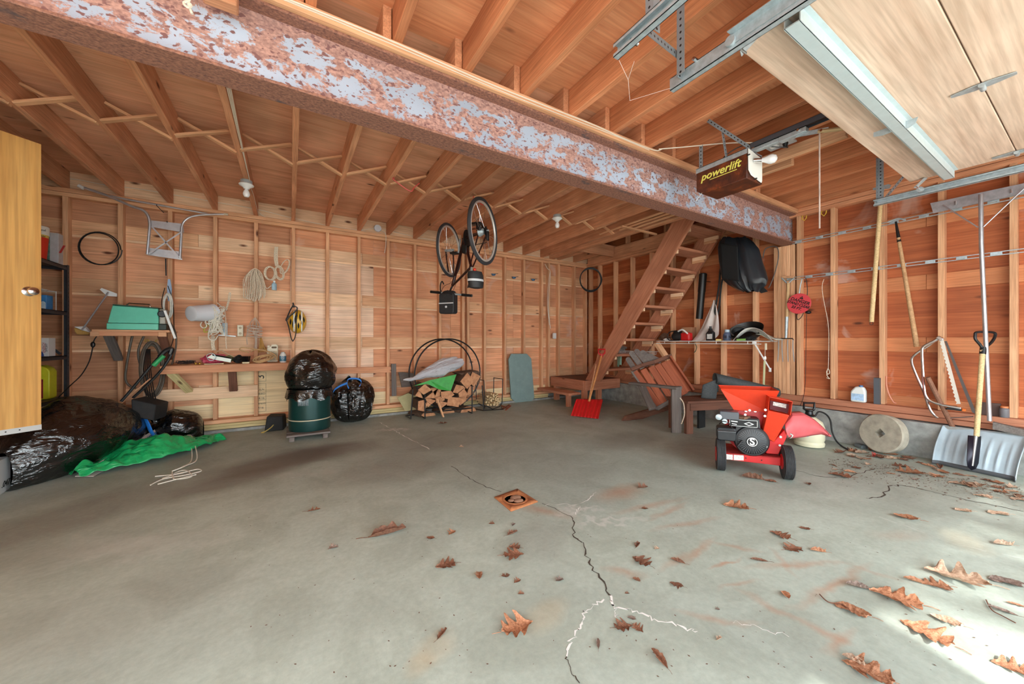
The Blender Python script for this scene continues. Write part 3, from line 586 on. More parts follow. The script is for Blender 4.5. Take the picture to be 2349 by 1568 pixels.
# ---- extension cord running down to the floor behind the bags
P = pxline([(226, 766), (216, 780), (212, 800), (204, 830), (186, 860), (160, 885), (140, 905), (120, 925), (95, 950), (85, 965)], Y=5.38)
t = thing('extension_cord', 'thin black cord hanging from the upper wooden shelf to the bags', 'cord', P[-1])
MB().tube(spline(P, 6), .005, 6).build('cord', M_black, t)
p = onY(213, 790, 5.37); MB().sphere(p, .022, .8, .6, 1.4).build('plug', M_black, t)
# ---- cable coil on the wall
c = onY(231, 569, D - .015)
q = MB(); loops(q, c, (1, 0, 0), (0, 0, 1), .155, .175, 2, .0055, .012, seed=3); solo(q.build('cable_coil', M_iron), 'thin dark cable coiled on a nail at the left of the back wall', 'cable')
# ---- pole sander
A = onY(249, 670, 5.55); B_ = onY(188, 757, 5.42)
t = thing('pole_squeegee', 'white handled floor sponge mop leaning against the back wall above the bags', 'mop', B_)
MB().cyl(A, B_, .007, seg=10).build('pole', M_alu, t)
q = MB(); q.prism(pxline([(229, 664), (233, 660), (268, 673), (268, 680), (245, 678)], Y=5.56), (0, .008, 0)); q.build('top_plate', M_white, t, smooth=False)
q = MB(); q.prism(pxline([(170, 749), (192, 748), (206, 762), (186, 756)], Y=5.43), (0, .06, .0)); q.build('foot_plate', M_white, t, smooth=False)
q = MB(); q.prism(pxline([(169, 751), (205, 762), (202, 767), (176, 767), (170, 760)], Y=5.44), (0, .05, .0)); q.build('sponge', plain('tan_sponge', (196, 152, 84), .9, nz=.1), t, bev=.008)
# ---- upper wooden shelf
t = thing('wall_shelf', 'small pine wall shelf on wooden brackets carrying the green case', 'shelf', (-1.42, 5.62, 1.15))
plank('shelf_board', (-1.70, 5.47, 1.205), (-1.12, 5.47, 1.205), .34, .025, M_stud, t)
plank('front_rail', (-1.70, 5.292, 1.175), (-1.14, 5.292, 1.175), .045, .018, M_joist, t, up=(0, 1, 0))
plank('end_block', (-1.205, 5.29, 1.172), (-1.14, 5.29, 1.172), .05, .024, M_stud, t, up=(0, 1, 0)); plank('end_block', (-1.705, 5.29, 1.172), (-1.64, 5.29, 1.172), .05, .024, M_stud, t, up=(0, 1, 0))
for x in (-1.592, -1.186): plank('bracket', (x, 5.33, 1.17), (x, 5.60, .90), .042, .07, M_grey if x < -1.3 else M_brownw, t, up=(1, 0, 0))
# ---- green case
t = thing('carrying_case', 'seafoam green metal case with chrome handle and round grey end on the wall shelf', 'case', (-1.4, 5.47, 1.218))
M_teal = plain('seafoam_enamel', (112, 208, 180), .35, nz=.04)
a0, b0 = -1.605, -1.215; yf, yb = 5.33, 5.58
q = MB().prism([V((a0, yf, 1.22)), V((b0, yf, 1.22)), V((b0, yf, 1.285)), V((a0 - .0, yf, 1.285))], (0, yb - yf, 0)); q.build('base', M_teal, t, bev=.006)
q = MB().add([V(p) for p in ((a0 + .005, yf + .008, 1.289), (b0, yf + .008, 1.289), (b0, yb - .01, 1.289), (a0 + .005, yb - .01, 1.289), (a0 + .03, yf + .045, 1.47), (b0 - .01, yf + .045, 1.45), (b0 - .01, yb - .04, 1.45), (a0 + .03, yb - .04, 1.47))],
             [(0, 3, 2, 1), (4, 5, 6, 7), (0, 1, 5, 4), (1, 2, 6, 5), (2, 3, 7, 6), (3, 0, 4, 7)]); q.build('lid', M_teal, t, bev=.006)
q = MB().prism([V((a0 + .03, yf + .046, 1.472)), V((b0 - .01, yf + .046, 1.452)), V((b0 - .01, yf + .046, 1.462)), V((a0 + .03, yf + .046, 1.483))], (0, .16, 0)); q.build('dark_top', plain('dark_green_enamel', (34, 84, 66), .4), t, bev=.003)
q = MB().tube([V((-1.49, 5.45, 1.482)), V((-1.47, 5.45, 1.507)), V((-1.31, 5.45, 1.500)), V((-1.305, 5.45, 1.470))], .007, 8); q.build('handle', M_chrome, t)
q = MB().box((b0, yf + .03, 1.285), (b0 + .05, yb - .03, 1.445)); q.build('end_panel', plain('case_grey', (176, 172, 160), .45), t, bev=.012)
MB().box((b0, yf + .02, 1.222), (b0 + .06, yb - .03, 1.28)).build('motor_base', plain('case_dark', (44, 60, 54), .5), t, bev=.004)
MB().lathe([(.035, 0), (.038, .01), (.03, .016)], (b0 + .025, yf + .03, 1.395), (.2, -1, 0), 20).build('round_vent', M_iron, t)
# ---- cords hanging over the shelf end
q = MB(); c = onY(384, 700, 5.45)
loops(q, c, (.9, .3, 0), (0, 0, 1), .035, .13, 6, .006, .012, seed=5); solo(q.build('power_cord_hank', plain('grey_cord', (206, 204, 196), .6, nz=.2)), 'hank of pale grey power cord hanging beside the green case', 'cord')
t = solo(MB().bar(onY(378, 712, 5.33), onY(402, 776, 5.33), .02, .012, up=(0, 1, 0)).build('white_stick', M_white, smooth=False), 'thin white plastic strip dangling in front of the wall shelf end', 'strip')
q = MB(); q.tube(spline(pxline([(378, 660), (371, 690), (374, 712), (382, 722)], Y=5.41), 6), .004, 6); q.tube(spline(pxline([(385, 655), (396, 690), (399, 740), (398, 775), (390, 800), (384, 818)], Y=5.46), 6), .004, 6)
solo(q.build('lead', M_black), 'thin black lead looped around the grey cord hank', 'cord')
q = MB(); q.tube(spline(pxline([(391, 740), (402, 762), (404, 790), (396, 830), (388, 850)], Y=5.5), 6), .009, 8); solo(q.build('hose_end', plain('brown_rubber', (92, 76, 62), .6)), 'brown hose end curling down beside the wall shelf', 'hose')
MB().prism(pxline([(383, 660), (391, 640), (393, 655), (389, 680)], Y=5.5), (0, .01, 0))
solo(MB().prism(pxline([(383, 662), (385, 640), (390, 640), (394, 662), (392, 690), (385, 690)], Y=5.52), (0, .012, 0)).build('blue_cloth_strip', plain('pale_blue_cloth', (160, 184, 214), .8)), 'pale blue strip of cloth hanging above the cord hank', 'cloth')
# ---- hoses under the shelf
M_hose = plain('garden_hose', (88, 76, 64), .55, nz=.15)
t = thing('garden_hose', 'brown garden hose coiled in tall loops under the wall shelf', 'hose', onY(352, 850, 5.5))
q = MB(); c = onY(352, 845, 5.5); loops(q, c, (1, .15, 0), (0, 0, 1), .085, .29, 6, .0105, .02, seed=11, seg=8); q.build('hose', M_hose, t)
for px in (338, 362):
    p = onY(px, 783, 5.52); MB().tube([p + V((-.02, .07, .0)), p + V((-.02, 0, .0)), p + V((-.012, -.012, .02)), p + V((.012, -.02, .02)), p + V((.02, -.03, 0))], .0035, 6).build('hook', plain('yellow_hook', (222, 186, 70), .4), t)
q = MB(); q.tube(spline(pxline([(304, 768), (297, 800), (290, 840), (288, 870), (298, 885), (312, 890)], Y=5.55), 6), .011, 8); q.tube(spline(pxline([(332, 766), (318, 800), (320, 830), (334, 860), (345, 880)], Y=5.53), 6), .011, 8); q.build('loose_end', M_hose, t)
q = MB(); 
for k in range(5):
    P = [(336 + k * 2, 800), (330 + k * 4, 850), (333 + k * 5, 895), (340 + k * 5, 925)]; q.tube(spline(pxline(P, Y=5.45 - .01 * k), 5), .0045, 6)
solo(q.build('black_cables', M_black), 'bundle of black cables hanging in front of the garden hose', 'cables')
# ---- aluminium rack hung on the wall
t = thing('ladder_rack', 'bent aluminium tube carrier with X-braced frame hung high on the back wall', 'rack', onY(380, 590, 5.5))
Ya = 5.45
q = MB()
q.tube(spline(pxline([(186, 428), (250, 450), (300, 472), (328, 482), (340, 496), (344, 515)], Y=Ya), 8), .013, 10); q.tube(pxline([(344, 515), (338, 583)], Y=Ya), .013, 10)
q.tube(spline(pxline([(520, 491), (470, 492), (438, 497), (422, 508), (417, 520)], Y=Ya), 8), .011, 10); q.tube(pxline([(417, 520), (413, 592)], Y=Ya), .013, 10); q.build('tube_frame', M_alu, t)
MB().tube(pxline([(253, 449), (285, 456), (482, 491)], Y=Ya + .03), .010, 10).build('top_rail', M_alu, t)
for a_, b_ in (((348, 519), (411, 590)), ((341, 582), (417, 531))): MB().bar(onY(*a_, Ya - .012), onY(*b_, Ya - .012), .014, .003, up=(0, 1, 0)).build('cross_brace', M_alu, t, smooth=False)
for a_ in (((347, 505), (420, 513), (422, 533), (347, 520)), ((341, 568), (416, 577), (418, 596), (336, 584))): MB().prism(pxline(a_, Y=Ya + .02), (0, .004, 0)).build('plate', M_alu, t, smooth=False)
nail(onY(384, 510, Ya + .02), t); nail(onY(360, 472, Ya + .03), t)
MB().cyl(onY(180, 425, Ya), onY(192, 432, Ya), .017, seg=12).build('end_cap', M_white, t)
MB().cyl(onY(513, 490, Ya), onY(523, 492, Ya), .014, seg=12).build('end_cap', plain('end_cap_beige', (200, 184, 160), .5), t)
solo(MB().bar(onY(380, 593, 5.6), onY(381, 632, 5.6), .01, .004, up=(0, 1, 0)).build('saw_tooth_hanger', M_iron, smooth=False), 'short rusty toothed metal strip below the aluminium rack', 'hanger')
# ---- white pail lying on its side on a peg, ropes
t = thing('pail', 'white plastic pail hung sideways on the back wall', 'pail', onY(465, 718, 5.4))
a_ = onY(437, 719, 5.3); b_ = onY(494, 717, 5.5)
q = MB().lathe([(.03, 0), (.072, .001), (.084, .006), (.1, .24), (.104, .245), (.104, .25), (.094, .25), (.08, .02), (.03, .015)], a_, b_ - a_, 32); q.build('bucket', plain('milky_plastic', (216, 218, 224), .35), t)
q = MB(); tangle(q, onY(492, 722, 5.42), (.09, .05, .10), 60, .0055, 21, sm=6); tangle(q, onY(495, 750, 5.42), (.07, .04, .10), 60, .0055, 22, sm=6); q.tube(spline(pxline([(463, 738), (460, 746), (466, 752), (474, 748), (470, 738)], Y=5.4), 5), .0055, 6)
q.tube(spline(pxline([(482, 750), (478, 765), (480, 777), (492, 780), (500, 770)], Y=5.4), 6), .0055, 6)
rt = solo(q.build('rope_tangle', M_ropew), 'messy tangle of white rope hanging over the mouth of the pail', 'rope'); nail(onY(494, 705, 5.47), rt); nail(onY(470, 705, 5.44), t)
q = MB(); q.tube(spline(pxline([(519, 712), (526, 690), (529, 674), (526, 672), (523, 690), (516, 710), (505, 700), (498, 694)], Y=5.52), 6), .0055, 6); q.tube(spline(pxline([(515, 708), (518, 740), (518, 780), (520, 800)], Y=5.52), 6), .0055, 6)
hr_ = solo(q.build('hanging_rope', M_rope), 'single strand of rope hanging straight down right of the pail', 'rope'); nail(onY(515, 709, 5.51), hr_)
q = MB(); loops(q, onY(477, 752, 5.45), (.5, 0, .8), (-.8, 0, .4), .06, .025, 5, .005, .008, seed=2); solo(q.build('yellow_rope', plain('yellow_twine', (196, 180, 84), .8)), 'small hank of yellow rope below the pail', 'rope')
q = MB()
for k in range(4): q.tube(spline(pxline([(486 + k * 2, 770), (485 + k * 2, 790), (488 + k * 2, 803)], Y=5.53), 4), .006, 6)
solo(q.build('rope_tails', M_rope), 'bundled pink-grey rope tails hanging below the white tangle', 'rope')
# ---- big rope coils
q = MB(); c = onY(584, 655, 5.55)
for k in range(13):
    wx = (k - 6) * 3.6; q.tube(spline(pxline([(584 + wx * .3, 618), (584 + wx * 1.0 - 3, 640), (584 + wx * 1.15, 670), (584 + wx * 1.0 + R.uniform(-4, 4), 692 - abs(wx) * .4), (584 + wx * .8 + 6, 672), (584 + wx * .6 + 4, 640), (584, 620)], Y=5.60 - .016 * (k % 5)), 6), .005, 6)
q.tube(spline(pxline([(560, 655), (568, 630), (584, 616), (600, 628), (610, 660), (622, 655)], Y=5.55), 6), .006, 6)
solo(q.build('rope_hank', M_rope), 'thick hank of tan rope hung on the second visible stud left of the helmet', 'rope')
q = MB(); c = onY(630, 628, 5.55); loops(q, onY(620, 625, 5.58), (1, 0, 0), (0, 0, 1), .055, .085, 4, .006, .012, seed=31); loops(q, onY(640, 625, 5.57), (1, 0, .3), (-.2, 0, 1), .045, .08, 4, .006, .014, seed=32); loops(q, onY(652, 612, 5.58), (1, 0, -.5), (.4, 0, 1), .04, .1, 2, .005, .01, seed=33)
for k in range(4): q.tube(spline(pxline([(631 + k * 2, 566), (629 + k * 2.4, 590), (632 + k * 2, 610)], Y=5.57), 4), .006, 6)
solo(q.build('knotted_rope', M_rope), 'tan rope tied in a bow of loops hanging high on the back wall', 'rope')
t = thing('small_bottle', 'tiny pale blue bottle hanging on the wall under the knotted rope', 'bottle', onY(629, 665, 5.6))
p = onY(629, 665, 5.6); MB().lathe([(.03, 0), (.034, .006), (.034, .075), (.02, .092), (.012, .096), (.012, .105)], p, seg=20, sy=.6).build('body', plain('pale_blue', (176, 208, 226), .4, nz=.15), t); MB().lathe([(.014, 0), (.014, .02)], p + V((0, 0, .1)), seg=12).build('cap', M_white, t)
# ---- anchor-like hank with frame
q = MB()
for y_ in (748, 755, 762, 768): q.tube(spline(pxline([(566, y_), (580, y_ - 2), (598, y_ + 2), (600, y_ + 5), (584, y_ + 4), (566, y_ + 2)], Y=5.5), 4), .006, 6)
for a_ in ((573, 745), (580, 745), (588, 744), (596, 748)): q.tube(spline(pxline([(585, 728), a_, (585, 770)], Y=5.51), 5), .0055, 6)
for k in range(4): q.tube(spline(pxline([(584 + 2 * k, 768), (586 + k, 785), (583 + 2 * k, 802)], Y=5.53), 4), .006, 6)
q.tube(spline(pxline([(570, 752), (566, 770), (567, 790)], Y=5.5), 4), .005, 6)
solo(q.build('wrapped_cord', plain('grey_rope', (186, 166, 150), .9, nz=.2)), 'cord wrapped in a square bundle hanging on the stud above the rope coil', 'cord')
q = MB()
for k in range(46):
    a_ = R.uniform(-1, 1); q.tube([onY(598 + a_ * 2, 774, 5.54), onY(600 + a_ * 5, 790, 5.53), onY(602 + a_ * 11, 806 + R.uniform(-3, 3), 5.52)], .0022, 4)
solo(q.build('straw_brush', plain('straw', (168, 124, 62), .9, nz=.3)), 'small straw whisk brush hanging behind the coiled jute rope', 'brush')
t = thing('wall_outlet', 'cream electrical outlet plate between the pail and the helmet', 'outlet', onY(551, 772, 5.62))
a_ = onY(551, 758, D - .03); MB().box(a_ - V((.03, 0, .07)), a_ + V((.03, .06, .07))).build('plate', M_offwhite, t, bev=.004)
for dz in (-.035, .035): MB().lathe([(.015, 0), (.015, .002)], a_ + V((0, -.001, dz)), (0, -1, 0), 16).build('socket', plain('socket_brown', (176, 160, 130), .5), t)
t = solo(MB().box(onY(509, 740, 5.6), onY(522, 770, 5.62)).bar(onY(500, 768, 5.58), onY(541, 771, 5.58), .012, .006, up=(0, 1, 0)).build('hinge_bracket', M_galv, smooth=False), 'small grey metal bracket screwed beside the outlet', 'bracket')
# ---- helmet
t = thing('cycle_helmet', 'yellow and black bicycle helmet hanging on the back wall', 'helmet', onY(680, 760, 5.48))
c = onY(682, 737, 5.50)
def helm(u, v):
    th = 2 * math.pi * u; ph = math.pi * .5 * v; r = math.cos(ph) ** .8
    return c + V((.105 * r * math.cos(th), -.13 * math.sin(ph), .155 * r * math.sin(th)))
q = MB().grid(helm, 40, 12, closeu=True); q.build('shell', plain('helmet_yellow', (222, 172, 44), .35), t, sub=1)
q = MB()
for dx, z0, z1 in ((-.05, -.09, .02), (-.025, -.04, .07), (.012, -.1, -.02), (.03, .0, .1), (.055, -.07, .02), (.075, -.02, .06), (-.078, -.05, .03), (-.01, .03, .11)):
    def vent(u, v, dx=dx, z0=z0, z1=z1):
        x = dx * (1 - .1 * v) + (u - .5) * .022 * math.sin(math.pi * min(max(v, .05), .95)); z = z0 + (z1 - z0) * v; r2 = (x / .105) ** 2 + (z / .155) ** 2; return c + V((x, -.132 * math.sqrt(max(0, 1 - min(r2, 1))) ** .8 - .003, z))
    q.grid(vent, 5, 9)
q.build('vents', M_ink, t, smooth=False)
q = MB()
for dx in (-.035, .045):
    q.grid(lambda u, v: c + V((dx + (u - .5) * .02, -.132 * math.sqrt(max(0, 1 - (dx / .105) ** 2 - ((v - .5) * .26 / .155) ** 2)) ** .8 - .002, (v - .5) * .26)), 3, 10)
q.build('white_stripe', M_white, t)
q = MB(); q.tube(spline(pxline([(672, 700), (664, 715), (656, 735), (664, 725), (676, 715), (682, 706), (672, 700)], Y=5.38), 6), .008, 6); q.tube(spline(pxline([(656, 730), (662, 750), (668, 775), (672, 782)], Y=5.40), 5), .006, 6); q.tube(spline(pxline([(682, 710), (680, 735), (679, 760), (676, 775), (671, 783)], Y=5.37), 5), .006, 6); q.tube(pxline([(672, 694), (674, 705)], Y=5.5), .01, 6)
q.build('strap', M_black, t); nail(onY(673, 697, 5.48), t)
# ---- smoke alarm / disc and cables on the rim
t = solo(MB().lathe([(.05, 0), (.055, .01), (.05, .03), (.02, .034)], onY(866, 524, 5.62), (0, -1, .0), 10).build('junction_box_cover', plain('grey_white', (206, 208, 216), .5)), 'round white cover plate on the rim board above the back wall', 'junction box')
q = MB(); q.tube(spline(pxline([(148, 409), (180, 412), (240, 424), (275, 428), (330, 435), (400, 447), (500, 464), (590, 480), (672, 500), (752, 517), (820, 527), (860, 523)], Y=5.685), 6), .004, 6)
M_rx0 = plain('romex_white', (228, 216, 200), .5)
solo(q.build('electric_cable', M_rx0), 'thin white electric cable stapled along the left half of the back rim board', 'cable')
solo(MB().tube(spline(pxline([(590, 482), (610, 498), (660, 505), (752, 520), (840, 530)], Y=5.68), 6), .004, 6).build('electric_cable', M_rx0), 'second white cable sagging below the first left of the round cover', 'cable')
solo(MB().tube(spline(pxline([(872, 528), (884, 535), (885, 560), (882, 580)], Y=5.62), 5), .005, 6).build('electric_cable', M_rx0), 'short white cable end dropping right of the round cover plate', 'cable')
solo(MB().tube(pxline([(872, 524), (960, 545), (1005, 552)], Y=5.685), .004, 6).build('electric_cable', M_rx0), 'thin white cable on the rim board between the round cover and bicycle', 'cable')
solo(MB().tube(pxline([(1130, 570), (1245, 590)], Y=5.685), .004, 6).build('electric_cable', M_rx0), 'thin white cable on the rim board right of the bicycle', 'cable')
# ================================================================ WORKBENCH SHELF
t = thing('workbench_shelf', 'long narrow timber bench shelf fixed low on the back wall', 'shelf', (-.58, 5.62, .77))
plank('bench_top', (-1.185, 5.45, .815), (.02, 5.45, .815), .38, .04, M_stud, t)
plank('front_rail', (-1.185, 5.254, .79), (.02, 5.254, .79), .085, .02, M_joist, t, up=(0, 1, 0))
plank('bracket', (-1.11, 5.30, .76), (-1.0, 5.56, .52), .045, .07, M_treat, t, up=(1, 0, 0)); plank('bracket', (-.59, 5.42, .75), (-.59, 5.55, .50), .042, .08, M_brownw, t, up=(1, 0, 0))
plank('back_cleat', (-1.4, 5.60, .48), (-.35, 5.60, .48), .14, .02, M_board, t, up=(0, 1, 0))
ZT = .8355
def onb(px, py, Y=5.4): p = onY(px, py, Y); return V((p.x, Y, ZT))
q = MB(); tangle(q, onb(425, 830, 5.36) + V((0, 0, .03)), (.09, .05, .02), 44, .003, 41); solo(q.build('wire_mesh_clump', plain('dark_wire', (60, 56, 56), .4, .5)), 'small clump of dark wire at the left end of the bench shelf', 'wire')
q = MB()
for k, px in enumerate((449, 458)): q.sphere(onb(px, 830, 5.33) + V((0, 0, .01)), .012, nu=10, nv=6)
for k, px in enumerate((449, 458)):
    solo(MB().sphere(onb(px, 830, 5.33) + V((0, 0, .012)), .013, nu=12, nv=8).build('brass_nut', plain('brass', (204, 164, 70), .35, .8)), ['left one of two small brass nuts on the bench shelf edge', 'right one of two small brass nuts on the bench shelf edge'][k], 'nut', 'brass nuts on the bench shelf')
for k, px in enumerate((474, 483, 491, 500, 508)):
    p = onb(px, 830, 5.31); solo(MB().bar(p + V((-.022, 0, .006)), p + V((.022, .004, .006)), .03, .011).build('clothes_peg', plain('pale_wood', (216, 198, 160), .7), bev=.003), ['first', 'second', 'third', 'fourth', 'fifth'][k] + ' from the left of five small pale wood blocks along the bench shelf edge', 'wood block', 'small wood blocks on the bench shelf')
q = MB(); bagmesh(q, onb(490, 812, 5.47) + V((0, 0, .002)), (.115, 0, 0), (0, .05, 0), .105, 12, .2, .25, nu=40, nv=20); solo(q.build('pink_net_bag', plain('pink_netting', (196, 70, 96), .5, nz=.3, nscale=60)), 'crumpled pink net bag at the back of the bench shelf', 'bag')
t = thing('metal_chute', 'bent shiny sheet metal channel lying on the bench shelf', 'sheet metal', onb(505, 822, 5.36))
q = MB(); q.prism(pxline([(474, 820), (487, 812), (531, 820), (529, 831), (500, 826)], Y=5.33), (0, .006, 0)); q.prism(pxline([(487, 812), (531, 820), (531, 823), (487, 815)], Y=5.33), (0, .07, 0)); q.build('channel', plain('polished_steel', (176, 180, 170), .45, .6), t, smooth=False)
q = MB(); q.tube(spline(pxline([(478, 825), (474, 815), (486, 810), (495, 818), (488, 826), (478, 825)], Y=5.31), 5), .004, 6); q.build('wire_loop', M_galv, t)
q = MB(); q.tube(spline(pxline([(498, 806), (508, 803), (516, 808), (530, 815), (547, 822)], Y=5.4), 6), .006, 6); solo(q.build('paint_brush_handle', plain('handle_tan', (186, 160, 128), .6)), 'thin curved wooden handle lying over the sheet metal', 'handle')
solo(MB().sphere(onb(525, 815, 5.45) + V((0, 0, .055)), .05, 1, .6, .8).build('green_ball_moss', plain('moss_green', (84, 96, 54), .8, nz=.3), sub=1), 'dull green lump behind the sheet metal channel', 'lump')
q = MB(); bagmesh(q, onb(548, 815, 5.4) + V((0, 0, .002)), (.045, 0, 0), (0, .06, 0), .09, 3, .25, .3, nu=30, nv=16); solo(q.build('black_rag', M_blackmat), 'crumpled black rag between the sheet metal and the jute rope', 'rag')
t = thing('utility_brush', 'black bristled scrubbing brush on the bench shelf', 'brush', onb(564, 825, 5.32))
p = onb(564, 825, 5.32); MB().box(p + V((-.035, -.03, 0)), p + V((.035, .03, .02))).build('brush_block', plain('pale_wood', (216, 198, 160), .7), t, bev=.005)
q = MB()
for k in range(90): a_ = V((R.uniform(-.034, .034), R.uniform(-.028, .028), 0)); q.tube([p + a_ + V((0, 0, .02)), p + a_ * 1.3 + V((0, 0, .085))], .0018, 3)
q.build('bristles', M_black, t)
q = MB(); c = onb(604, 815, 5.36)
for k in range(7): q.tube(spline([c + V((.105 * (1 - .1 * k) * math.cos(th) + .008 * R.uniform(-1, 1), .05 * math.sin(th) + .02 * (k % 3 - 1), .056 + .044 * (1 - .09 * k) * math.sin(th + .5) + .002 * R.uniform(-1, 1))) for th in [j * math.pi / 6 for j in range(13)]], 4), .0075, 7)
q.tube(spline(pxline([(572, 808), (556, 804), (550, 801), (556, 797), (575, 799), (600, 803)], Y=5.38), 6), .0075, 7)
q.tube(spline(pxline([(575, 806), (590, 801), (615, 806), (632, 815), (636, 826)], Y=5.4), 6), .0075, 7)
solo(q.build('jute_rope', M_roped), 'thick coil of jute rope lying on the bench shelf beside the oil jug', 'rope')
t = thing('oil_jug', 'cream plastic oil jug with moulded handle on the bench shelf', 'jug', onb(625, 810, 5.5))
c = onb(624, 805, 5.5); q = MB(); q.prism([c + V(p) for p in ((-.055, 0, 0), (.06, 0, 0), (.065, 0, .01), (.065, 0, .20), (.05, 0, .225), (-.005, 0, .225), (-.02, 0, .20), (-.055, 0, .18))], (0, .07, 0)); q.build('body', M_offwhite, t, bev=.012)
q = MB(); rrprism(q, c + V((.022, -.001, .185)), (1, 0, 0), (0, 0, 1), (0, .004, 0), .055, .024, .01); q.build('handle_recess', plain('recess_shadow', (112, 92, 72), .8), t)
MB().box(c + V((-.045, -.002, .02)), c + V((.055, .001, .14))).build('label_panel', plain('old_label', (196, 180, 150), .7, nz=.4, nscale=60), t, smooth=False)
MB().lathe([(.018, 0), (.018, .025)], c + V((-.038, .035, .185)), seg=14).build('cap', M_offwhite, t)
t = thing('oil_bottle', 'white plastic bottle with blue 02 label near the right end of the bench shelf', 'bottle', onb(649, 828, 5.35))
c = onb(649, 828, 5.35); MB().lathe([(.032, 0), (.036, .005), (.036, .085), (.03, .108), (.022, .114), (.022, .125), (.014, .13)], c, seg=22).build('body', M_white, t)
MB().lathe([(.0366, 0), (.0366, .062)], c + V((0, 0, .018)), seg=22).build('label_band', plain('label_blue', (66, 130, 160), .5), t)
text('lettering', '02', c + V((-.002, -.0372, .060)), (1, .1, 0), (0, -1, 0), .04, M_white, t); text('lettering', 'OIL', c + V((-.002, -.0372, .034)), (1, .1, 0), (0, -1, 0), .016, M_white, t)
# ledger rail to the right
solo(plank('ledger_rail', onY(772, 850, 5.61), onY(946, 846, 5.61), .085, .03, M_joist, up=(0, 1, 0)), 'horizontal timber rail nailed across the studs right of the drum', 'rail')
for k, (a_, b_) in enumerate((((903, 834), (904, 908)), )): solo(plank('wood_offcut', onY(*a_, 5.585), onY(*b_, 5.585), .07, .02, M_grey, up=(0, 1, 0)), 'short grey weathered board standing against the ledger rail', 'board')
# ================================================================ BLACK BAGS AND TARP ON THE LEFT
g1 = onZ(250, 1090); g2 = onZ(330, 1070)
def bag_thing(name, label, c, ax, ay, h, seed, ties=None, **kw):
    t = thing(name, label, 'bin bag', (c[0], c[1], 0), 'black bin bags'); q = MB(); bagmesh(q, c, ax, ay, h, seed, **kw); q.build('sack', M_bag, t); return t
t = thing('bin_bag', 'huge bulging black bin bag lying across the floor in front of the shelving', 'bin bag', (-1.5, 4.75, 0), 'black bin bags')
def sausage(u, v, Aa, Bb, wr, hr, sd_, a=.45, lump=.16, grow=0):
    Aa, Bb = V(Aa), V(Bb); s = v; ax_ = (Bb - Aa); n_ = V((-ax_.y, ax_.x, 0)).normalized(); th = 2 * math.pi * u
    rr = (math.sin(math.pi * (.015 + .97 * s)) ** a) * (1 - grow + grow * min(1, s * 1.9)); cx_, cz_ = math.cos(th), math.sin(th)
    f = 1 + lump * 2 * NS.noise(V((cx_ * .9, cz_ * .9, s * 2.2 + sd_))) + .03 * NS.noise(V((s * 2.5, th * 5, sd_))) + .05 * NS.noise(V((s * 9 + th * 1.5, th * 1.1, sd_ + 4))) + .02 * NS.noise(V((s * 24 + th * 3, th * 2.2, sd_ + 8)))
    f += .05 * (.5 - abs(NS.noise(V((s * 7 + th * .8, th * 1.2, sd_ + 11))))) ; p = Aa + ax_ * s + n_ * (wr * rr * cx_ * f); zc = hr / 2; p.z = max(.004, (zc + zc * cz_ * f) * (.35 + .65 * rr) - .012); return p
MB().grid(lambda u, v: sausage(u, v, (-1.80, 4.20, 0), (-1.38, 5.30, 0), .29, .60, 1.7, lump=.11), 120, 110, closeu=True).build('sack', M_bag, t)
MB().grid(lambda u, v: at(329 + (u - .5) * 10 + 26 * v ** 1.6, 938 + 64 * v, 3.72 - .06 * v) + V((0, 0, .006 * math.sin(v * 14))), 4, 18).build('blue_tie', plain('blue_drawstring', (40, 120, 206), .35), t, thick=.004)
t = thing('bin_bag', 'smaller shiny black bin bag lying right of the huge one by the wall', 'bin bag', (-1.05, 5.36, 0), 'black bin bags')
MB().grid(lambda u, v: sausage(u, v, (-1.34, 5.30, 0), (-.84, 5.34, 0), .21, .37, 6.1, .38, .08, .45), 90, 70, closeu=True).build('sack', M_bag, t)
q = MB(); bagmesh(q, V((-1.20, 5.28, .20)), (.06, 0, 0), (0, .06, 0), .15, 9, .35, .3, nu=40, nv=20); q.build('knot', M_bag, t)
t = thing('bin_bag', 'low black bin bag on the floor under the open door at the left edge', 'bin bag', (-1.9, 4.3, 0), 'black bin bags')
MB().grid(lambda u, v: sausage(u, v, (-2.24, 4.62, 0), (-1.80, 4.36, 0), .18, .34, 3.3, .5, .12), 90, 60, closeu=True).build('sack', M_bag, t)
# dark plastic tub behind bags
t = solo(MB().prism(pxline([(300, 915), (358, 928), (352, 965), (302, 955)], Y=5.0), (.05, .22, 0)).build('dark_tub', M_blackmat, bev=.01), 'dark plastic tub standing behind the huge black bag', 'tub')
# push handle
t = thing('push_handle_tool', 'black tubular push handle with green grip leaning out from behind the bags', 'garden tool', onY(300, 915, 5.0))
q = MB(); q.tube(spline(pxline([(278, 920), (300, 895), (350, 835), (378, 806), (394, 800), (393, 812), (372, 846), (340, 880), (305, 912)], Y=5.1), 8), .013, 8); q.build('tube_handle', M_black, t)
a_, b_ = onY(352, 838, 5.075), onY(376, 815, 5.075); MB().cyl(a_, b_, .022, .019, 12).build('green_grip', plain('grip_green', (46, 158, 92), .45), t)
MB().tube(spline(pxline([(366, 818), (380, 804), (394, 800), (390, 812)], Y=5.09), 5), .022, 8).build('top_guard', M_black, t)
solo(plank('thin_lath', onY(278, 925, 5.2), onY(345, 868, 5.2), .02, .012, M_stud), 'thin wooden lath leaning behind the black push handle', 'lath')
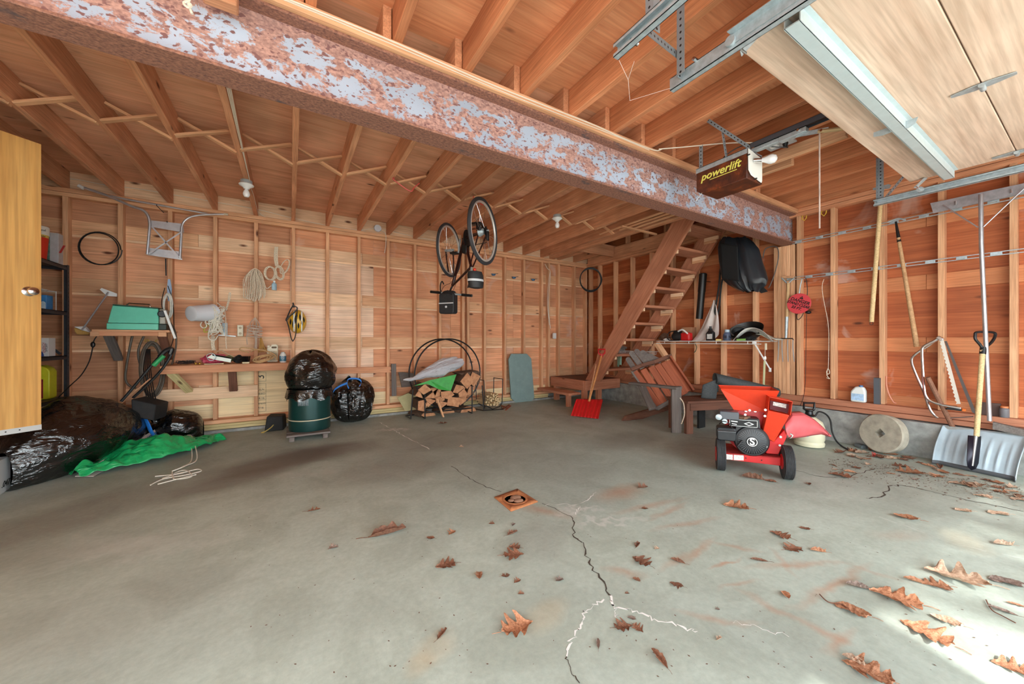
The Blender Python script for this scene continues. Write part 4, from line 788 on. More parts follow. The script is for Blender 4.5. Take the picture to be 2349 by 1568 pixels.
# dark boots / bin under the bags, cardboard, tarp
t = thing('cardboard_sheet', 'white cardboard panel with blue lettering under the huge black bag', 'cardboard', onZ(300, 1040))
P = [onZ(178, 1092, .02), onZ(300, 1006 + 8, .16), onZ(362, 985, .2), onZ(364, 1010, .12), onZ(360, 1022, .05), onZ(255, 1060, .03)]
pA, pB, pC, pD = at(172, 1092, 2.93), at(355, 985, 3.80), at(364, 1012, 3.78), at(215, 1092, 2.95)
q = MB().add([pA, pD, pC, pB], [(0, 1, 2, 3)]); q.build('card', plain('card_white', (206, 196, 188), .6), t, thick=.006, smooth=False)
dv = (pB - pA).normalized(); wv = (pC - pB).normalized(); nv = dv.cross(wv); nv = nv if nv.dot(O - pA) > 0 else -nv
text('lettering', 'naturallygood', pA.lerp(pB, .80) + wv * .055 + nv * .004, -dv, nv, .085, plain('print_blue2', (44, 96, 150), .5), t, bold=.001)
def tarpf(u, v):
    # u along length, v across
    L0, L1 = onZ(178, 1098), onZ(515, 1010); F0, F1 = (L1 - L0), V((0, 0, 0)); n_ = V((-F0.y, F0.x, 0)).normalized()
    s = u; wd_ = .42 * (math.sin(math.pi * (.05 + .9 * s)) ** .6) * (1 + .15 * math.sin(7 * s)); p = L0 + F0 * s - n_ * (.03 + .16 * math.sin(math.pi * s) ** 1.2); wd_ += .14 * math.sin(math.pi * s)
    p += n_ * (wd_ * v) + n_ * .05 * NS.noise(V((s * 6, v * 2, 1)))
    h = .125 * math.sin(math.pi * (.04 + .93 * s)) ** .5 * math.sin(math.pi * (.03 + .94 * v)) ** .55
    h *= 1 + .75 * NS.fractal(V((s * 4.5, v * 2.6, 2.5)), 1, 2, 4); h += .018 * NS.noise(V((s * 22, v * 9, 9))) + .010
    p.z = max(.004, h); return p
t = thing('green_tarp', 'crumpled bright green tarpaulin on the floor in front of the black bags', 'tarpaulin', onZ(340, 1060))
MB().grid(tarpf, 120, 44).build('sheet', M_tarp, t, thick=.002)
q = MB(); q.grid(lambda u, v: tarpf(.80 - .05 * v, .1 + .7 * u) + V((0, -.004, .012)), 20, 3); q.build('folded_hem', plain('tarp_hem', (60, 186, 120), .35), t, thick=.003)
p = tarpf(.72, .45) + V((0, 0, .014)); MB().lathe([(.012, 0), (.018, .002), (.018, .004), (.012, .005)], p, (0, -.3, 1), 14).build('grommet', plain('brass', (204, 164, 70), .35, .8), t)
p2 = tarpf(.78, .78) + V((0, 0, .014)); MB().lathe([(.012, 0), (.018, .002), (.018, .004), (.012, .005)], p2, (0, -.3, 1), 14).build('grommet', M_galv, t)
q = MB(); e = onZ(408, 1075, .01)
q.tube(spline([p2, p2 + V((.06, -.07, .01)), onZ(452, 1050, .02), onZ(425, 1068, .02), onZ(395, 1080, .012)], 8), .0045, 6); q.tube(spline([p2, p2 + V((.04, -.06, .01)), onZ(440, 1052, .015), onZ(418, 1070, .02), onZ(400, 1078, .012)], 8), .0045, 6)
for P in (((345, 1112), (375, 1098), (420, 1090), (455, 1082), (462, 1078), (450, 1076), (410, 1086), (356, 1092)), ((362, 1110), (400, 1100), (450, 1088)), ((395, 1080), (400, 1098), (440, 1092), (425, 1078), (400, 1085), (398, 1098)), ((372, 1097), (400, 1088), (440, 1078))):
    q.tube(spline([onZ(*a_, .006) for a_ in P], 6), .004, 6)
solo(q.build('loose_cord', M_ropew), 'loose white cord trailing from the green tarpaulin onto the floor', 'cord')
# white carton bottom left
t = thing('white_carton', 'white cardboard carton with handwritten 047 at the left edge of the photo', 'box', onZ(12, 1130))
c0, c1 = onZ(24, 1120), onZ(-60, 1170); hd2 = (c1 - c0).normalized(); bk = V((-hd2.y, hd2.x, 0)); bk = bk if bk.dot(RT) < 0 else -bk
q = MB(); hgt = onY(23, 1045, c0.y).z
q.prism([c0, c0 + hd2 * .4, c0 + hd2 * .4 + bk * .3, c0 + bk * .3], (0, 0, hgt)); q.build('carton', plain('carton_paper', (208, 208, 206), .6), t, smooth=False)
text('handwriting', '.047', c0 + hd2 * .07 + V((0, 0, .06)) - bk * .001, -hd2, -bk, .06, M_ink, t, align='CENTER', shear=.3)
# ================================================================ DRUM, BAGS, BLACK BOX
gp = onZ(705, 985); Yd = 4.86
t = thing('small_pallet', 'grey wooden boards forming a low pallet under the green drum', 'pallet', (onY(705, 985, 4.8).x, 4.9, 0))
xa, xb = onY(657, 985, 4.7).x, onY(757, 980, 4.7).x
for k, y in enumerate((4.70, 4.84, 4.98, 5.12)): plank('slat', (xa, y, .062), (xb, y, .062), .12, .02, M_grey, t)
for x in (xa + .05, xb - .05): plank('runner', (x, 4.64, .026), (x, 5.18, .026), .05, .05, M_grey, t)
xc = onY(711, 950, 4.92).x
t = thing('metal_drum', 'dark green metal drum standing on the low pallet', 'drum', (xc, 4.92, .074))
zt = onY(711, 897, 4.70).z; q = MB().lathe([(.20, 0), (.215, .004), (.218, .02), (.218, .12), (.222, .125), (.222, .135), (.218, .14), (.218, .42), (.224, .425), (.224, .435), (.2, .437)], (xc, 4.92, .075), seg=48); q.build('body', plain('drum_green', (26, 64, 62), .3, .3), t)
MB().lathe([(.2235, 0), (.2265, .003), (.2265, .009), (.2235, .012)], (xc, 4.92, .196), seg=48).build('light_band', plain('band_cream', (196, 188, 160), .5), t)
q = MB(); 
for k in range(6):
    a0_ = -2.18 + k * .085; a1_ = a0_ + .085
    q.add([(xc + .2245 * math.cos(a), 4.92 + .2245 * math.sin(a), z) for a, z in ((a0_, .375), (a1_, .375), (a1_, .485), (a0_, .485))], [(0, 1, 2, 3)])
q.build('worn_label', plain('label_grey', (126, 138, 142), .5, nz=.4, nscale=50), t, thick=.001)
t = thing('bin_bag', 'black bin bag draped over the top of the green drum', 'bin bag', (xc, 4.9, .51), 'black bin bags')
q = MB(); bagmesh(q, (xc + .01, 4.90, .485), (.26, 0, 0), (0, .245, 0), .49, 23, .03, .08, nu=84, nv=44); q.build('sack', M_bag, t)
q = MB(); q.grid(lambda u, v: V((xc, 4.92, .50)) + V((math.cos(2 * math.pi * u), math.sin(2 * math.pi * u), 0)) * (.234 + .012 * math.sin(11 * 2 * math.pi * u) * v + .01 * v) + V((0, 0, .05 - .11 * v + .02 * math.sin(7 * 2 * math.pi * u) * v)), 120, 6, closeu=True); q.build('hanging_rim', M_bag, t)
t = thing('bin_bag', 'full black bin bag tied with a blue drawstring standing right of the drum', 'bin bag', onZ(808, 975), 'black bin bags')
cb = onZ(808, 968); cb = V((cb.x, cb.y + .05, 0)); q = MB(); hb = onY(808, 868, cb.y).z; bagmesh(q, cb + V((.02, 0, 0)), (.27, 0, 0), (0, .21, 0), hb, 31, .09, .10, nu=110, nv=60, neck=.36); q.build('sack', M_bag, t)
q = MB()
for P in (((796, 872), (803, 868), (822, 869), (829, 877), (820, 890), (806, 896), (797, 884), (797, 872)),): q.grid(lambda u, v, S_=spline(pxline(P, Y=cb.y - .16), 6): S_[int(u * (len(S_) - 1))] + V((.006, 0, .022)) * (v - .5), 43, 2)
q.grid(lambda u, v, S_=spline(pxline([(797, 878), (782, 884), (768, 893), (762, 905)], Y=cb.y - .19), 6): S_[int(u * (len(S_) - 1))] + V((.004, 0, .03)) * (v - .5), 19, 2); q.build('blue_tie', plain('blue_drawstring', (40, 120, 206), .35), t, thick=.003)
t = thing('anchor_box', 'small dark rubber cube with a yellow rope end beside the pallet', 'box', onZ(630, 988))
c = onZ(632, 988); q = MB(); q.prism([c + V(p) for p in ((-.115, 0, 0), (.085, 0, 0), (.075, 0, .175), (-.09, 0, .185))], (.03, .2, 0)); q.build('body', M_blackmat, t, bev=.012)
q = MB(); q.tube(spline([c + V(p) for p in ((-.02, -.012, .08), (-.05, -.03, .05), (-.1, -.05, .02), (-.14, -.05, .008), (-.11, -.07, .01))], 6), .007, 6); q.build('rope_end', plain('yellow_rope_end', (176, 152, 84), .8), t)
# ================================================================ FIREWOOD HOOP
Yh = 5.06
hc = onY(1026, 858, Yh); Rh = abs(onY(1101, 858, Yh).x - onY(951, 858, Yh).x) / 2; zb_ = .06
hc = V(((onY(1101, 858, Yh).x + onY(951, 858, Yh).x) / 2, Yh, onY(1026, 858, Yh).z))
hx0, hx1 = hc.x - Rh, hc.x + Rh
t = thing('firewood_ring', 'large black steel hoop holding split firewood against the back wall', 'log holder', (hc.x, Yh + .1, 0))
ztop = onY(1026, 777, Yh).z; zc_ = ztop - Rh
def hoop(y): return [V((hc.x + Rh * math.cos(a), y, zc_ + Rh * math.sin(a))) for a in [2 * math.pi * k / 64 for k in range(64)]]
for y in (Yh, Yh + .28):
    P = [p for p in hoop(y)]; b_ = MB(); b_.tube([V((p.x, p.y, max(p.z, .07))) for p in P], .011, 8, closed=True); b_.build('hoop', M_iron, t)
for sx in (-1, 1):
    x = hc.x + sx * Rh * .72
    MB().tube([V((x, Yh - .02, .01)), V((x, Yh - .02, .42)), ], .010, 8).build('leg', M_iron, t)
    MB().tube([V((x + sx * .17, Yh - .02, .42)), V((x + sx * .20, Yh - .02, .03)), V((x + sx * .18, Yh + .3, .012)), V((x, Yh + .3, .012)), V((x, Yh - .02, .012))], .010, 8).build('foot', M_iron, t)
MB().tube([V((hc.x - Rh * .72, Yh - .02, .09)), V((hc.x + Rh * .72, Yh - .02, .09))], .010, 8).build('bottom_rail', M_iron, t)
MB().tube([V((hc.x - Rh * .72, Yh + .3, .09)), V((hc.x + Rh * .72, Yh + .3, .09))], .010, 8).build('bottom_rail', M_iron, t)
M_bark = plain('bark', (96, 74, 60), .95, nz=.5, nscale=30, bmp=.6)
def logend():
    m, n, l, b = nt('split_log_end'); v = coords(n, l, (1, 1, 1)); f = noise(n, l, v, 24, 4, .6); r = ramp(n, [lin((166, 110, 76)), lin((206, 152, 112))], [.3, .7]); l.new(f, r.inputs[0]); l.new(r.outputs[0], b.inputs['Base Color']); b.inputs['Roughness'].default_value = .9; return m
M_log = logend()
LW = [(975, 893, 34, 22), (962, 905, 24, 22), (996, 897, 22, 22), (988, 909, 26, 16), (1012, 889, 26, 20), (1002, 902, 24, 20), (1025, 905, 34, 18), (1010, 915, 30, 18), (985, 922, 34, 26), (1042, 920, 40, 26), (1062, 905, 24, 26), (1052, 893, 34, 22),
      (1073, 873, 34, 30), (1089, 871, 28, 34), (1080, 898, 26, 28), (1018, 927, 26, 20), (1058, 918, 24, 24), (968, 930, 24, 26)]
pos = ['far left of the upper row', 'left edge of the hoop', 'left of centre', 'left, half hidden', 'under the green sheet', 'centre, small', 'centre, flat topped', 'centre, low', 'large one at lower left', 'large one at lower centre', 'right of centre', 'under the big right stack', 'topmost pale face on the right', 'topmost at the far right', 'right side, below the topmost', 'bottom centre', 'lower right', 'bottom left corner']
for k, (px, py, w_, h_) in enumerate(LW):
    c = onY(px, py, Yh - .05 + .02 * (k % 3)); sc_ = 1 / (F / dep(c)); rr = random.Random(k); n_ = rr.choice((3, 4, 5)); a0_ = rr.uniform(0, 6)
    poly = [c + V((math.cos(a0_ + 2 * math.pi * j / n_ + rr.uniform(-.25, .25)) * w_ * .55 * sc_ * rr.uniform(.85, 1.1), 0, math.sin(a0_ + 2 * math.pi * j / n_ + rr.uniform(-.2, .2)) * h_ * .58 * sc_ * rr.uniform(.85, 1.1))) for j in range(n_)]
    q = MB(); q.prism(poly, (rr.uniform(-.02, .02), .36, rr.uniform(-.01, .01))); q.m = [0 if abs((q.v[f[0]] - q.v[f[1]]).cross(q.v[f[1]] - q.v[f[2]]).normalized().y) > .8 else 1 for f in q.f]
    solo(q.build('firewood_log', [M_log, M_bark], bev=.006, smooth=False), 'split firewood log in the black hoop, ' + pos[k], 'log', 'split logs in the hoop')
q = MB(); a_ = onY(1052, 856, Yh + .05); q.prism([a_, onY(1098, 850, Yh), onY(1104, 862, Yh), onY(1100, 880, Yh - .02), onY(1080, 872, Yh)], (0, .3, .0)); solo(q.build('firewood_log', M_bark, bev=.01), 'thick bark covered log lying on top of the stack at the right', 'log', 'split logs in the hoop')
for k, (px, py, w_, dx) in enumerate(((983, 952, 32, -.1), (1028, 945, 30, -.05), (1075, 942, 36, -.22))):
    c = onZ(px, py + 3); sc_ = dep(c) / F; poly = [c + V((math.cos(a) * w_ * .55 * sc_, 0, max(0, math.sin(a)) * w_ * .38 * sc_ + .002)) for a in [j * math.pi / 7 for j in range(8)]]
    q = MB(); q.prism(poly, (dx, .34, 0)); q.m = [1] * len(q.f); q.m[0] = 0; q.m[1] = 0
    solo(q.build('firewood_log', [M_log, M_bark], bev=.005), ['half round log on the floor at the left foot of the hoop', 'half round log on the floor under the middle of the hoop', 'half round bark log on the floor at the right foot of the hoop'][k], 'log', 'logs on the floor under the hoop')
solo(plank('kindling_stick', onY(1003, 915, Yh - .12), onZ(1017, 956, .012), .03, .018, M_stud), 'pale split stick leaning from the floor against the firewood', 'stick')
t = thing('plastic_sheeting', 'bundle of crumpled clear plastic sheeting resting on the firewood', 'plastic sheet', onY(1000, 870, Yh))
mpl, n, l, b = nt('clear_plastic'); b.inputs['Base Color'].default_value = lin((206, 206, 212)); b.inputs['Roughness'].default_value = .25; b.inputs['Transmission Weight'].default_value = .25; b.inputs['IOR'].default_value = 1.2; v = coords(n, l); f = noise(n, l, v, 10, 4, .6, 1.2); bump(n, l, f, b, 1, .02)
def plas(u, v, s0=(948, 868), s1=(1062, 828), r=.10, sd_=1, yo=0):
    th = 2 * math.pi * u; a, b2 = onY(*s0, Yh - .02 + yo), onY(*s1, Yh + .0 + yo); ax_ = b2 - a; up_ = V((-ax_.z, 0, ax_.x)).normalized(); rr = r * (math.sin(math.pi * (.03 + .94 * v)) ** .5) * (.55 + .6 * v)
    f = 1 + .35 * NS.fractal(V((math.cos(th) * 1.2, math.sin(th) * 1.2, v * 3 + sd_)), 1, 2, 4) + .05 * NS.noise(V((th * 4, v * 12, sd_)))
    return a + ax_ * v + up_ * (rr * f * math.cos(th)) + V((0, rr * 1.2 * f * math.sin(th), 0))
q = MB().grid(plas, 64, 50, closeu=True).grid(lambda u, v: plas(u, v, (955, 862), (1048, 822), .085, 7, .05), 64, 50, closeu=True); q.build('sheet', mpl, t)
q = MB().grid(lambda u, v: plas(u, v, (925, 871), (955, 868), .03, 4, 0), 24, 16, closeu=True); q.build('loose_tail', mpl, t)
q = MB().add([onY(948, 885, Yh - .09), onY(985, 872, Yh - .09), onY(1047, 858, Yh - .07), onY(1034, 896, Yh - .12), onY(1008, 893, Yh - .13), onY(980, 880, Yh - .1)], [(0, 1, 5), (1, 2, 3), (1, 3, 4), (1, 4, 5)])
solo(q.build('green_sheet', plain('green_plastic', (58, 156, 66), .45, nz=.15), thick=.006, smooth=False), 'green plastic sheet folded between the clear plastic and the logs', 'sheet')
# kindling rack
t = thing('kindling_rack', 'small black wire rack full of kindling right of the firewood hoop', 'log holder', onZ(1135, 935))
Yk = 5.12
for y, dx in ((Yk, 0), (Yk + .26, -.02)):
    q = MB(); q.tube(pxline([(1110, 872), (1112, 920), (1118, 931), (1130, 938), (1146, 932), (1152, 925), (1153, 868)], Y=Yk) if dx == 0 else [p + V((dx, .26, .0)) for p in pxline([(1110, 872), (1112, 920), (1118, 931), (1130, 938), (1146, 932), (1152, 925), (1153, 868)], Y=Yk)], .007, 6); q.build('side_frame', M_iron, t)
a_ = [onY(1153, 869, Yk), onY(1130, 862, Yk) + V((0, 0, 0))]
q = MB(); q.tube([onY(1153, 869, Yk), onY(1153, 869, Yk) + V((-.02, .26, 0))], .006, 6); q.tube([onY(1110, 872, Yk), onY(1110, 872, Yk) + V((-.02, .26, 0))], .006, 6); q.build('top_bar', M_iron, t)
q = MB(); q.tube([onZ(1108, 941, .006), onZ(1155, 938, .006)], .007, 6); q.tube([onZ(1112, 936, .006), onZ(1112, 925, .006)], .007, 6); q.tube([onZ(1150, 938, .006), onZ(1150, 925, .006)], .007, 6); q.build('base', M_iron, t)
q = MB()
for k in range(64):
    px, py = 1131 + R.uniform(-1, 1) * 17, 917 + R.uniform(-1, 1) * 14
    if ((px - 1131) / 18) ** 2 + ((py - 917) / 16) ** 2 > 1: continue
    c = onY(px, py, Yk - .04); rr_ = R.uniform(.008, .014)
    if R.random() < .5: q.cyl(c, c + V((-.02, .3, 0)), rr_, seg=8)
    else: q.obox(c + V((0, .15, 0)), (rr_, 0, .003), (0, .15, 0), (-.002, 0, rr_ * .6))
k_ = q.build('kindling', plain('kindling_wood', (214, 186, 142), .85, nz=.3, nscale=40)); tag(k_, 'tight bundle of pale kindling sticks in the small wire rack', 'kindling', None, 'stuff')
for k, (a_, b_) in enumerate((((1153, 937), (1168, 928)), ((1160, 940), (1171, 930)), ((1150, 930), (1162, 934)))): solo(MB().bar(onZ(*a_, .012), onZ(*b_, .012), .02, .014).build('kindling_stick', M_redw, smooth=False), ['reddish wood scrap on the floor nearest the small wire rack', 'outermost reddish wood scrap on the floor by the small wire rack', 'short wood scrap behind the other two by the small wire rack'][k], 'wood scrap', 'wood scraps by the kindling rack')
# green-tan board and brown boards behind hoop
solo(MB().prism(pxline([(912, 912), (965, 888), (975, 935), (930, 943)], Y=5.4), (0, .012, 0)).build('pale_card', plain('pale_green_card', (176, 166, 122), .8, nz=.1)), 'pale greenish board leaning behind the left foot of the hoop', 'board')
solo(MB().prism(pxline([(914, 852), (948, 856), (950, 886), (922, 888)], Y=5.62), (0, .02, 0)).build('brown_board', M_grey), 'short brown board leaning behind the firewood hoop', 'board')
# grey slab against the wall
t = solo(MB().prism([onY(a, b, 5.56) for a, b in ((1173, 811), (1209, 811), (1219, 822), (1226, 912), (1219, 921), (1183, 923), (1173, 913), (1167, 824))], (0, .03, 0)).build('slate_slab', plain('grey_green_board', (126, 148, 146), .7, nz=.08, nscale=12), bev=.004), 'grey-green board with clipped corners leaning on the back wall', 'board')
# ================================================================ LIGHT BULB, HOOKS, BICYCLE
def pull_light(name, label, px, py, joistx, Yp):
    t = thing(name, label, 'light', (joistx, Yp, ZJ)); p = V((joistx, Yp, ZJ))
    MB().lathe([(.048, 0), (.05, -.004), (.05, -.03), (.046, -.034)][::-1], p, (0, 0, 1), 20).build('ceiling_box', M_galv, t)
    MB().lathe([(.022, -.085), (.03, -.07), (.06, -.052), (.064, -.044), (.06, -.038), (.04, -.034)], p, (0, 0, 1), 24).build('porcelain_holder', M_white, t)
    MB().lathe([(.001, -.165), (.018, -.162), (.028, -.145), (.030, -.130), (.024, -.108), (.014, -.09), (.013, -.08)], p, (0, 0, 1), 20).build('bulb', M_bulb, t); return t, p
jx = XN(1)
yl = None
for k in range(200):
    yy = 2.2 + k * .015; r_ = V((jx, yy, ZJ - .06)) - O; px_ = CX + F * r_.dot(RT) / r_.dot(FW)
    if yl is None and abs(px_ - 572) < 2.2: yl = yy
def find(px, X, z):
    best = None
    for k in range(1200):
        yy = 1.5 + k * .0035; r_ = V((X, yy, z)) - O; e_ = abs(CX + F * r_.dot(RT) / r_.dot(FW) - px)
        if best is None or e_ < best[0]: best = (e_, yy)
    return best[1]
yl = find(571, jx + .02, ZJ - .06)
t, p = pull_light('bulb_light', 'white porcelain lamp holder with frosted bulb under a ceiling joist', 571, 360, jx, yl)
q = MB()
for k in range(3): q.tube(spline([V((jx + .024 + .006 * k, 2.16, ZJ - .004)), V((jx + .03 + .012 * k, 2.5, ZJ + .012)), V((jx + .03 + .004 * k, (2.5 + yl) / 2, ZJ + .004 * k)), V((jx + .03, yl - .05, ZJ - .01))], 6), .004, 6)
solo(q.build('lamp_cable', plain('romex_white', (228, 216, 200), .5)), 'loose white cables stapled along the joist down to the bulb holder', 'cable')
q = MB(); q.tube(spline([V((jx + .02, yl + .04, ZJ - .01)), V((jx + .03, yl + .4, ZJ - .004)), V((jx + .03, 5.0, ZJ - .004)), V((jx + .03, 5.6, ZJ - .004))], 6), .003, 6)
solo(q.build('lamp_cable', plain('romex_white', (228, 216, 200), .5)), 'single thin white cable running from the bulb holder to the back wall', 'cable')
pull_light('bare_lamp_holder', 'small white porcelain lamp holder near the far right of the joists', 0, 0, XN(9), find(1278, XN(9), ZJ - .05))
# red steel hooks
M_hook = plain('red_coated_steel', (210, 84, 76), .4)
for k, (pts, lab) in enumerate((([(905, 408), (903, 412), (940, 438), (950, 430), (962, 420)], 'red and white bent hook hanging under the joists left of the bicycle'), ([(1086, 449), (1088, 456), (1104, 468), (1112, 470)], 'red hook holding the rear bicycle wheel'))):
    solo(MB().tube(spline([onY(*a_, 3.6) for a_ in pts], 4), .006, 6).build('ceiling_hook', M_hook), lab, 'hook')
# -------- bicycle hung by its wheels
t = thing('bicycle', 'dark road bicycle hanging upside down from the ceiling joists', 'bicycle', (1.5, 3.7, 1.3))
M_frame = plain('maroon_frame', (52, 22, 20), .3, .2); M_tyre = plain('tyre', (52, 52, 56), .7, nz=.15); M_rim = plain('rim_alloy', (206, 198, 192), .4, .4)
def yplane(px, py, Y): return onY(px, py, Y)
# rear wheel: near, large: centre (1108,531), tall 146 px; front: centre (1031,573), 116 px
dR = .68 * F / 146; dF = .66 * F / 118
cR, cF = at(1109, 531, dR), at(1031, 574, dF)
axd = (cF - cR); 
def wheel(parent, c, R_, hint, wr):
    """hint = horizontal direction lying in the wheel plane"""
    u = hint.normalized(); w = V((0, 0, 1)); nn_ = u.cross(w).normalized()
    P = [c + (u * math.cos(a) + w * math.sin(a)) * R_ for a in [2 * math.pi * k / 56 for k in range(56)]]
    MB().tube(P, wr, 8, closed=True).build('tyre', M_tyre, parent)
    P = [c + (u * math.cos(a) + w * math.sin(a)) * (R_ - wr - .010) for a in [2 * math.pi * k / 56 for k in range(56)]]
    MB().tube(P, .013, 6, closed=True).build('rim', M_rim, parent)
    for k in range(20):
        a = 2 * math.pi * k / 20; s_ = .03 * (1 if k % 2 else -1)
        MB().cyl(c + nn_ * s_ + (u * math.cos(a + .9) + w * math.sin(a + .9)) * .02, c + (u * math.cos(a) + w * math.sin(a)) * (R_ - .02), .0018, seg=4).build('spoke', M_chrome, parent)
    MB().cyl(c - nn_ * .06, c + nn_ * .06, .017, seg=12).build('hub', M_galv, parent); return nn_
# wheel plane direction: apparent width/height gives the yaw of the wheel plane
def pdir(px, ratio, sgn):
    v_ = (ray(px, HY)); v_.z = 0; v_.normalize(); a = math.asin(min(1, ratio)); side = V((v_.y, -v_.x, 0)); return (side * math.sin(a) + v_ * math.cos(a) * sgn).normalized()
dRr = pdir(1109, 62 / 146, 1); dFf = pdir(1031, 52 / 118, 1)
wr_ = empty('rear_wheel', cR); par(wr_, t); wf_ = empty('front_wheel', cF); par(wf_, t)
nR = wheel(wr_, cR, .335, dRr, .019); nF = wheel(wf_, cF, .325, dFf, .016)
def bk(px, py, f): return at(px, py, dR * (1 - f) + dF * f)
BB = bk(1065, 547, .45); ST = bk(1081, 612, .35); HT = bk(1038, 655, .95); HT2 = bk(1044, 632, .92); CRW = bk(1035, 631, 1.0)
for a_, b_, r, nm in ((BB, ST, .016, 'seat_tube'), (BB, HT2, .019, 'down_tube'), (ST, HT, .015, 'top_tube'), (HT2, HT, .02, 'head_tube')): MB().cyl(a_, b_, r, seg=12).build(nm, M_frame, t)
for s in (-1, 1):
    MB().cyl(BB + nR * .025 * s, cR + nR * .055 * s, .009, seg=8).build('chain_stay', M_frame, t); MB().cyl(ST + nR * .02 * s, cR + nR * .055 * s, .008, seg=8).build('seat_stay', M_frame, t)
    MB().tube(spline([CRW + nF * .03 * s, CRW.lerp(cF, .5) + nF * .045 * s, cF + nF * .05 * s], 5), .011, 8).build('fork_blade', M_frame, t)
MB().lathe([(.02, -.004), (.095, -.002), (.098, 0), (.095, .002), (.02, .004)], BB + nR * .04, nR, 32).build('chainring', M_iron, t)
for s in (-1, 1):
    e = BB + V((.0, 0, .17 * s)) + dRr * .04 * s + nR * .055 * s; q = MB().bar(BB + nR * .055 * s, e, .014, .022).build('crank_arm', M_galv, t, bev=.003)
    MB().obox(e + nR * .05 * s, nR * .045, dRr * .035, V((0, 0, .012))).build('pedal', M_black, t, bev=.004)
for k, (r_, o_) in enumerate(((.05, .03), (.04, .036), (.032, .042))): MB().lathe([(.015, -.002), (r_, -.001), (r_, .001), (.015, .002)], cR + nR * o_, nR, 24).build('sprocket', M_iron, t)
MB().tube([BB + nR * .04 + dRr * .0 + V((0, 0, .095)), cR + nR * .036 + V((0, 0, .05))], .004, 6).tube([BB + nR * .04 - V((0, 0, .095)), cR + nR * .036 - V((0, 0, .12))], .004, 6).build('chain', M_iron, t)
MB().obox(cR + nR * .05 + V((0, 0, -.05)), nR * .012, dRr * .018, V((0, 0, .05))).build('derailleur', M_iron, t, bev=.006); MB().lathe([(.01, -.03), (.05, -.028), (.03, .028), (.01, .03)], cR - nR * .02, nR, 18).build('hub_flange', M_galv, t)
MB().obox(BB + nR * .02 + V((0, 0, -.13)), nR * .03, dRr * .04, V((0, 0, .05))).build('brake_caliper', M_iron, t, bev=.01); MB().obox(cR - nR * .04 + V((0, 0, .05)), nR * .03, dRr * .05, V((0, 0, .05))).build('brake_light_mount', M_iron, t, bev=.015)
SP = bk(1082, 628, .4); MB().cyl(ST, SP, .012, seg=10).build('seat_post', M_galv, t)
sdl = bk(1078, 652, .35)
q = MB().add([bk(*a_) for a_ in ((1074, 640, .2), (1110, 640, .2), (1106, 656, .15), (1084, 656, .2), (1070, 662, .6), (1074, 660, .6))], [(0, 1, 2, 3), (0, 3, 4, 5)]); q.build('saddle', M_black, t, thick=.03, sub=2)
# saddle bag
t2 = thing('saddle_bag', 'black saddle bag with a grey reflective stripe under the bicycle seat', 'bag', bk(1090, 655, .2))
c = bk(1091, 641, .15); q = MB(); q.lathe([(.03, -.10), (.08, -.09), (.092, -.03), (.092, .05), (.08, .085), (.03, .095)], c, (-.08, 0, 1), 24, 1, .7, (1, 0, 0)); q.build('body', plain('bag_nylon', (34, 35, 38), .6, nz=.2), t2)
MB().lathe([(.0925, -.012), (.0935, -.01), (.0935, .010), (.0925, .012)], c + V((0, 0, -.01)), (-.08, 0, 1), 24, 1, .7, (1, 0, 0)).build('reflective_stripe', plain('reflective', (206, 208, 212), .3), t2)
MB().sphere(c + V((-.03, -.04, .1)), .018).build('red_reflector', plain('reflector_red', (196, 52, 30), .3), t2)
# handlebars
hb = at(1030, 672, dF - .05); hl, hr = at(988, 669, dF - .02), at(1083, 678, dF - .22)
MB().cyl(HT, hb, .012, seg=10).build('stem', M_iron, t); MB().cyl(hl, hr, .012, seg=12).build('handlebar', M_galv, t)
MB().cyl(hl, hl.lerp(hr, .27), .017, seg=12).build('grip', M_black, t); MB().cyl(hr, hr.lerp(hl, .24), .017, seg=12).build('grip', M_black, t)
MB().tube(spline([hl.lerp(hr, .25), at(1010, 655, dF), at(1014, 645, dF), at(1018, 652, dF)], 5), .008, 6).build('bar_end', M_iron, t)
MB().tube(spline([hl.lerp(hr, .45), at(1038, 655, dF), at(1044, 645, dF), at(1040, 640, dF)], 5), .01, 6).build('brake_lever', M_iron, t)
for P in (((1040, 665), (1047, 645), (1040, 635), (1034, 640)), ((1012, 668), (1020, 655), (1032, 650), (1036, 644)), ((1100, 500), (1085, 515), (1068, 535))): MB().tube(spline([at(*a_, dF - .05) for a_ in P], 5), .003, 5).build('brake_cable', M_black, t)
t3 = thing('handlebar_bag', 'black handlebar bag with white stripe and round badge hanging below the bars', 'bag', at(1029, 717, dF - .1))
c = at(1028.5, 696, dF - .1); u = (hr - hl).normalized(); u.z = 0; u.normalize(); f_ = V((-u.y, u.x, 0)); f_ = f_ if f_.dot(FW) > 0 else -f_; w_ = 37 * dF / F; h_ = 46 * dF / F
q = MB(); rrprism(q, c, u, (0, 0, 1), f_ * .11, w_, h_, .03); q.build('body', plain('bag_nylon', (34, 35, 38), .6, nz=.2), t3, bev=.008)
q = MB(); rrprism(q, c - f_ * .06 + V((0, 0, .0)), u, (0, 0, 1), f_ * .01, w_ * .98, .012, .003); q.build('white_stripe', plain('reflective', (206, 208, 212), .3), t3)
q = MB().lathe([(.014, 0), (.014, .003)], c - f_ * .056 + V((0, 0, -.045)), -f_, 18); q.build('round_badge', plain('reflective', (206, 208, 212), .3), t3)
q = MB(); bagmesh(q, c + V((0, 0, .07)), u * (w_ * .56), f_ * .06, .09, 4, .2, .2, nu=40, nv=16); q.build('gathered_top', plain('bag_nylon', (34, 35, 38), .6, nz=.2), t3)
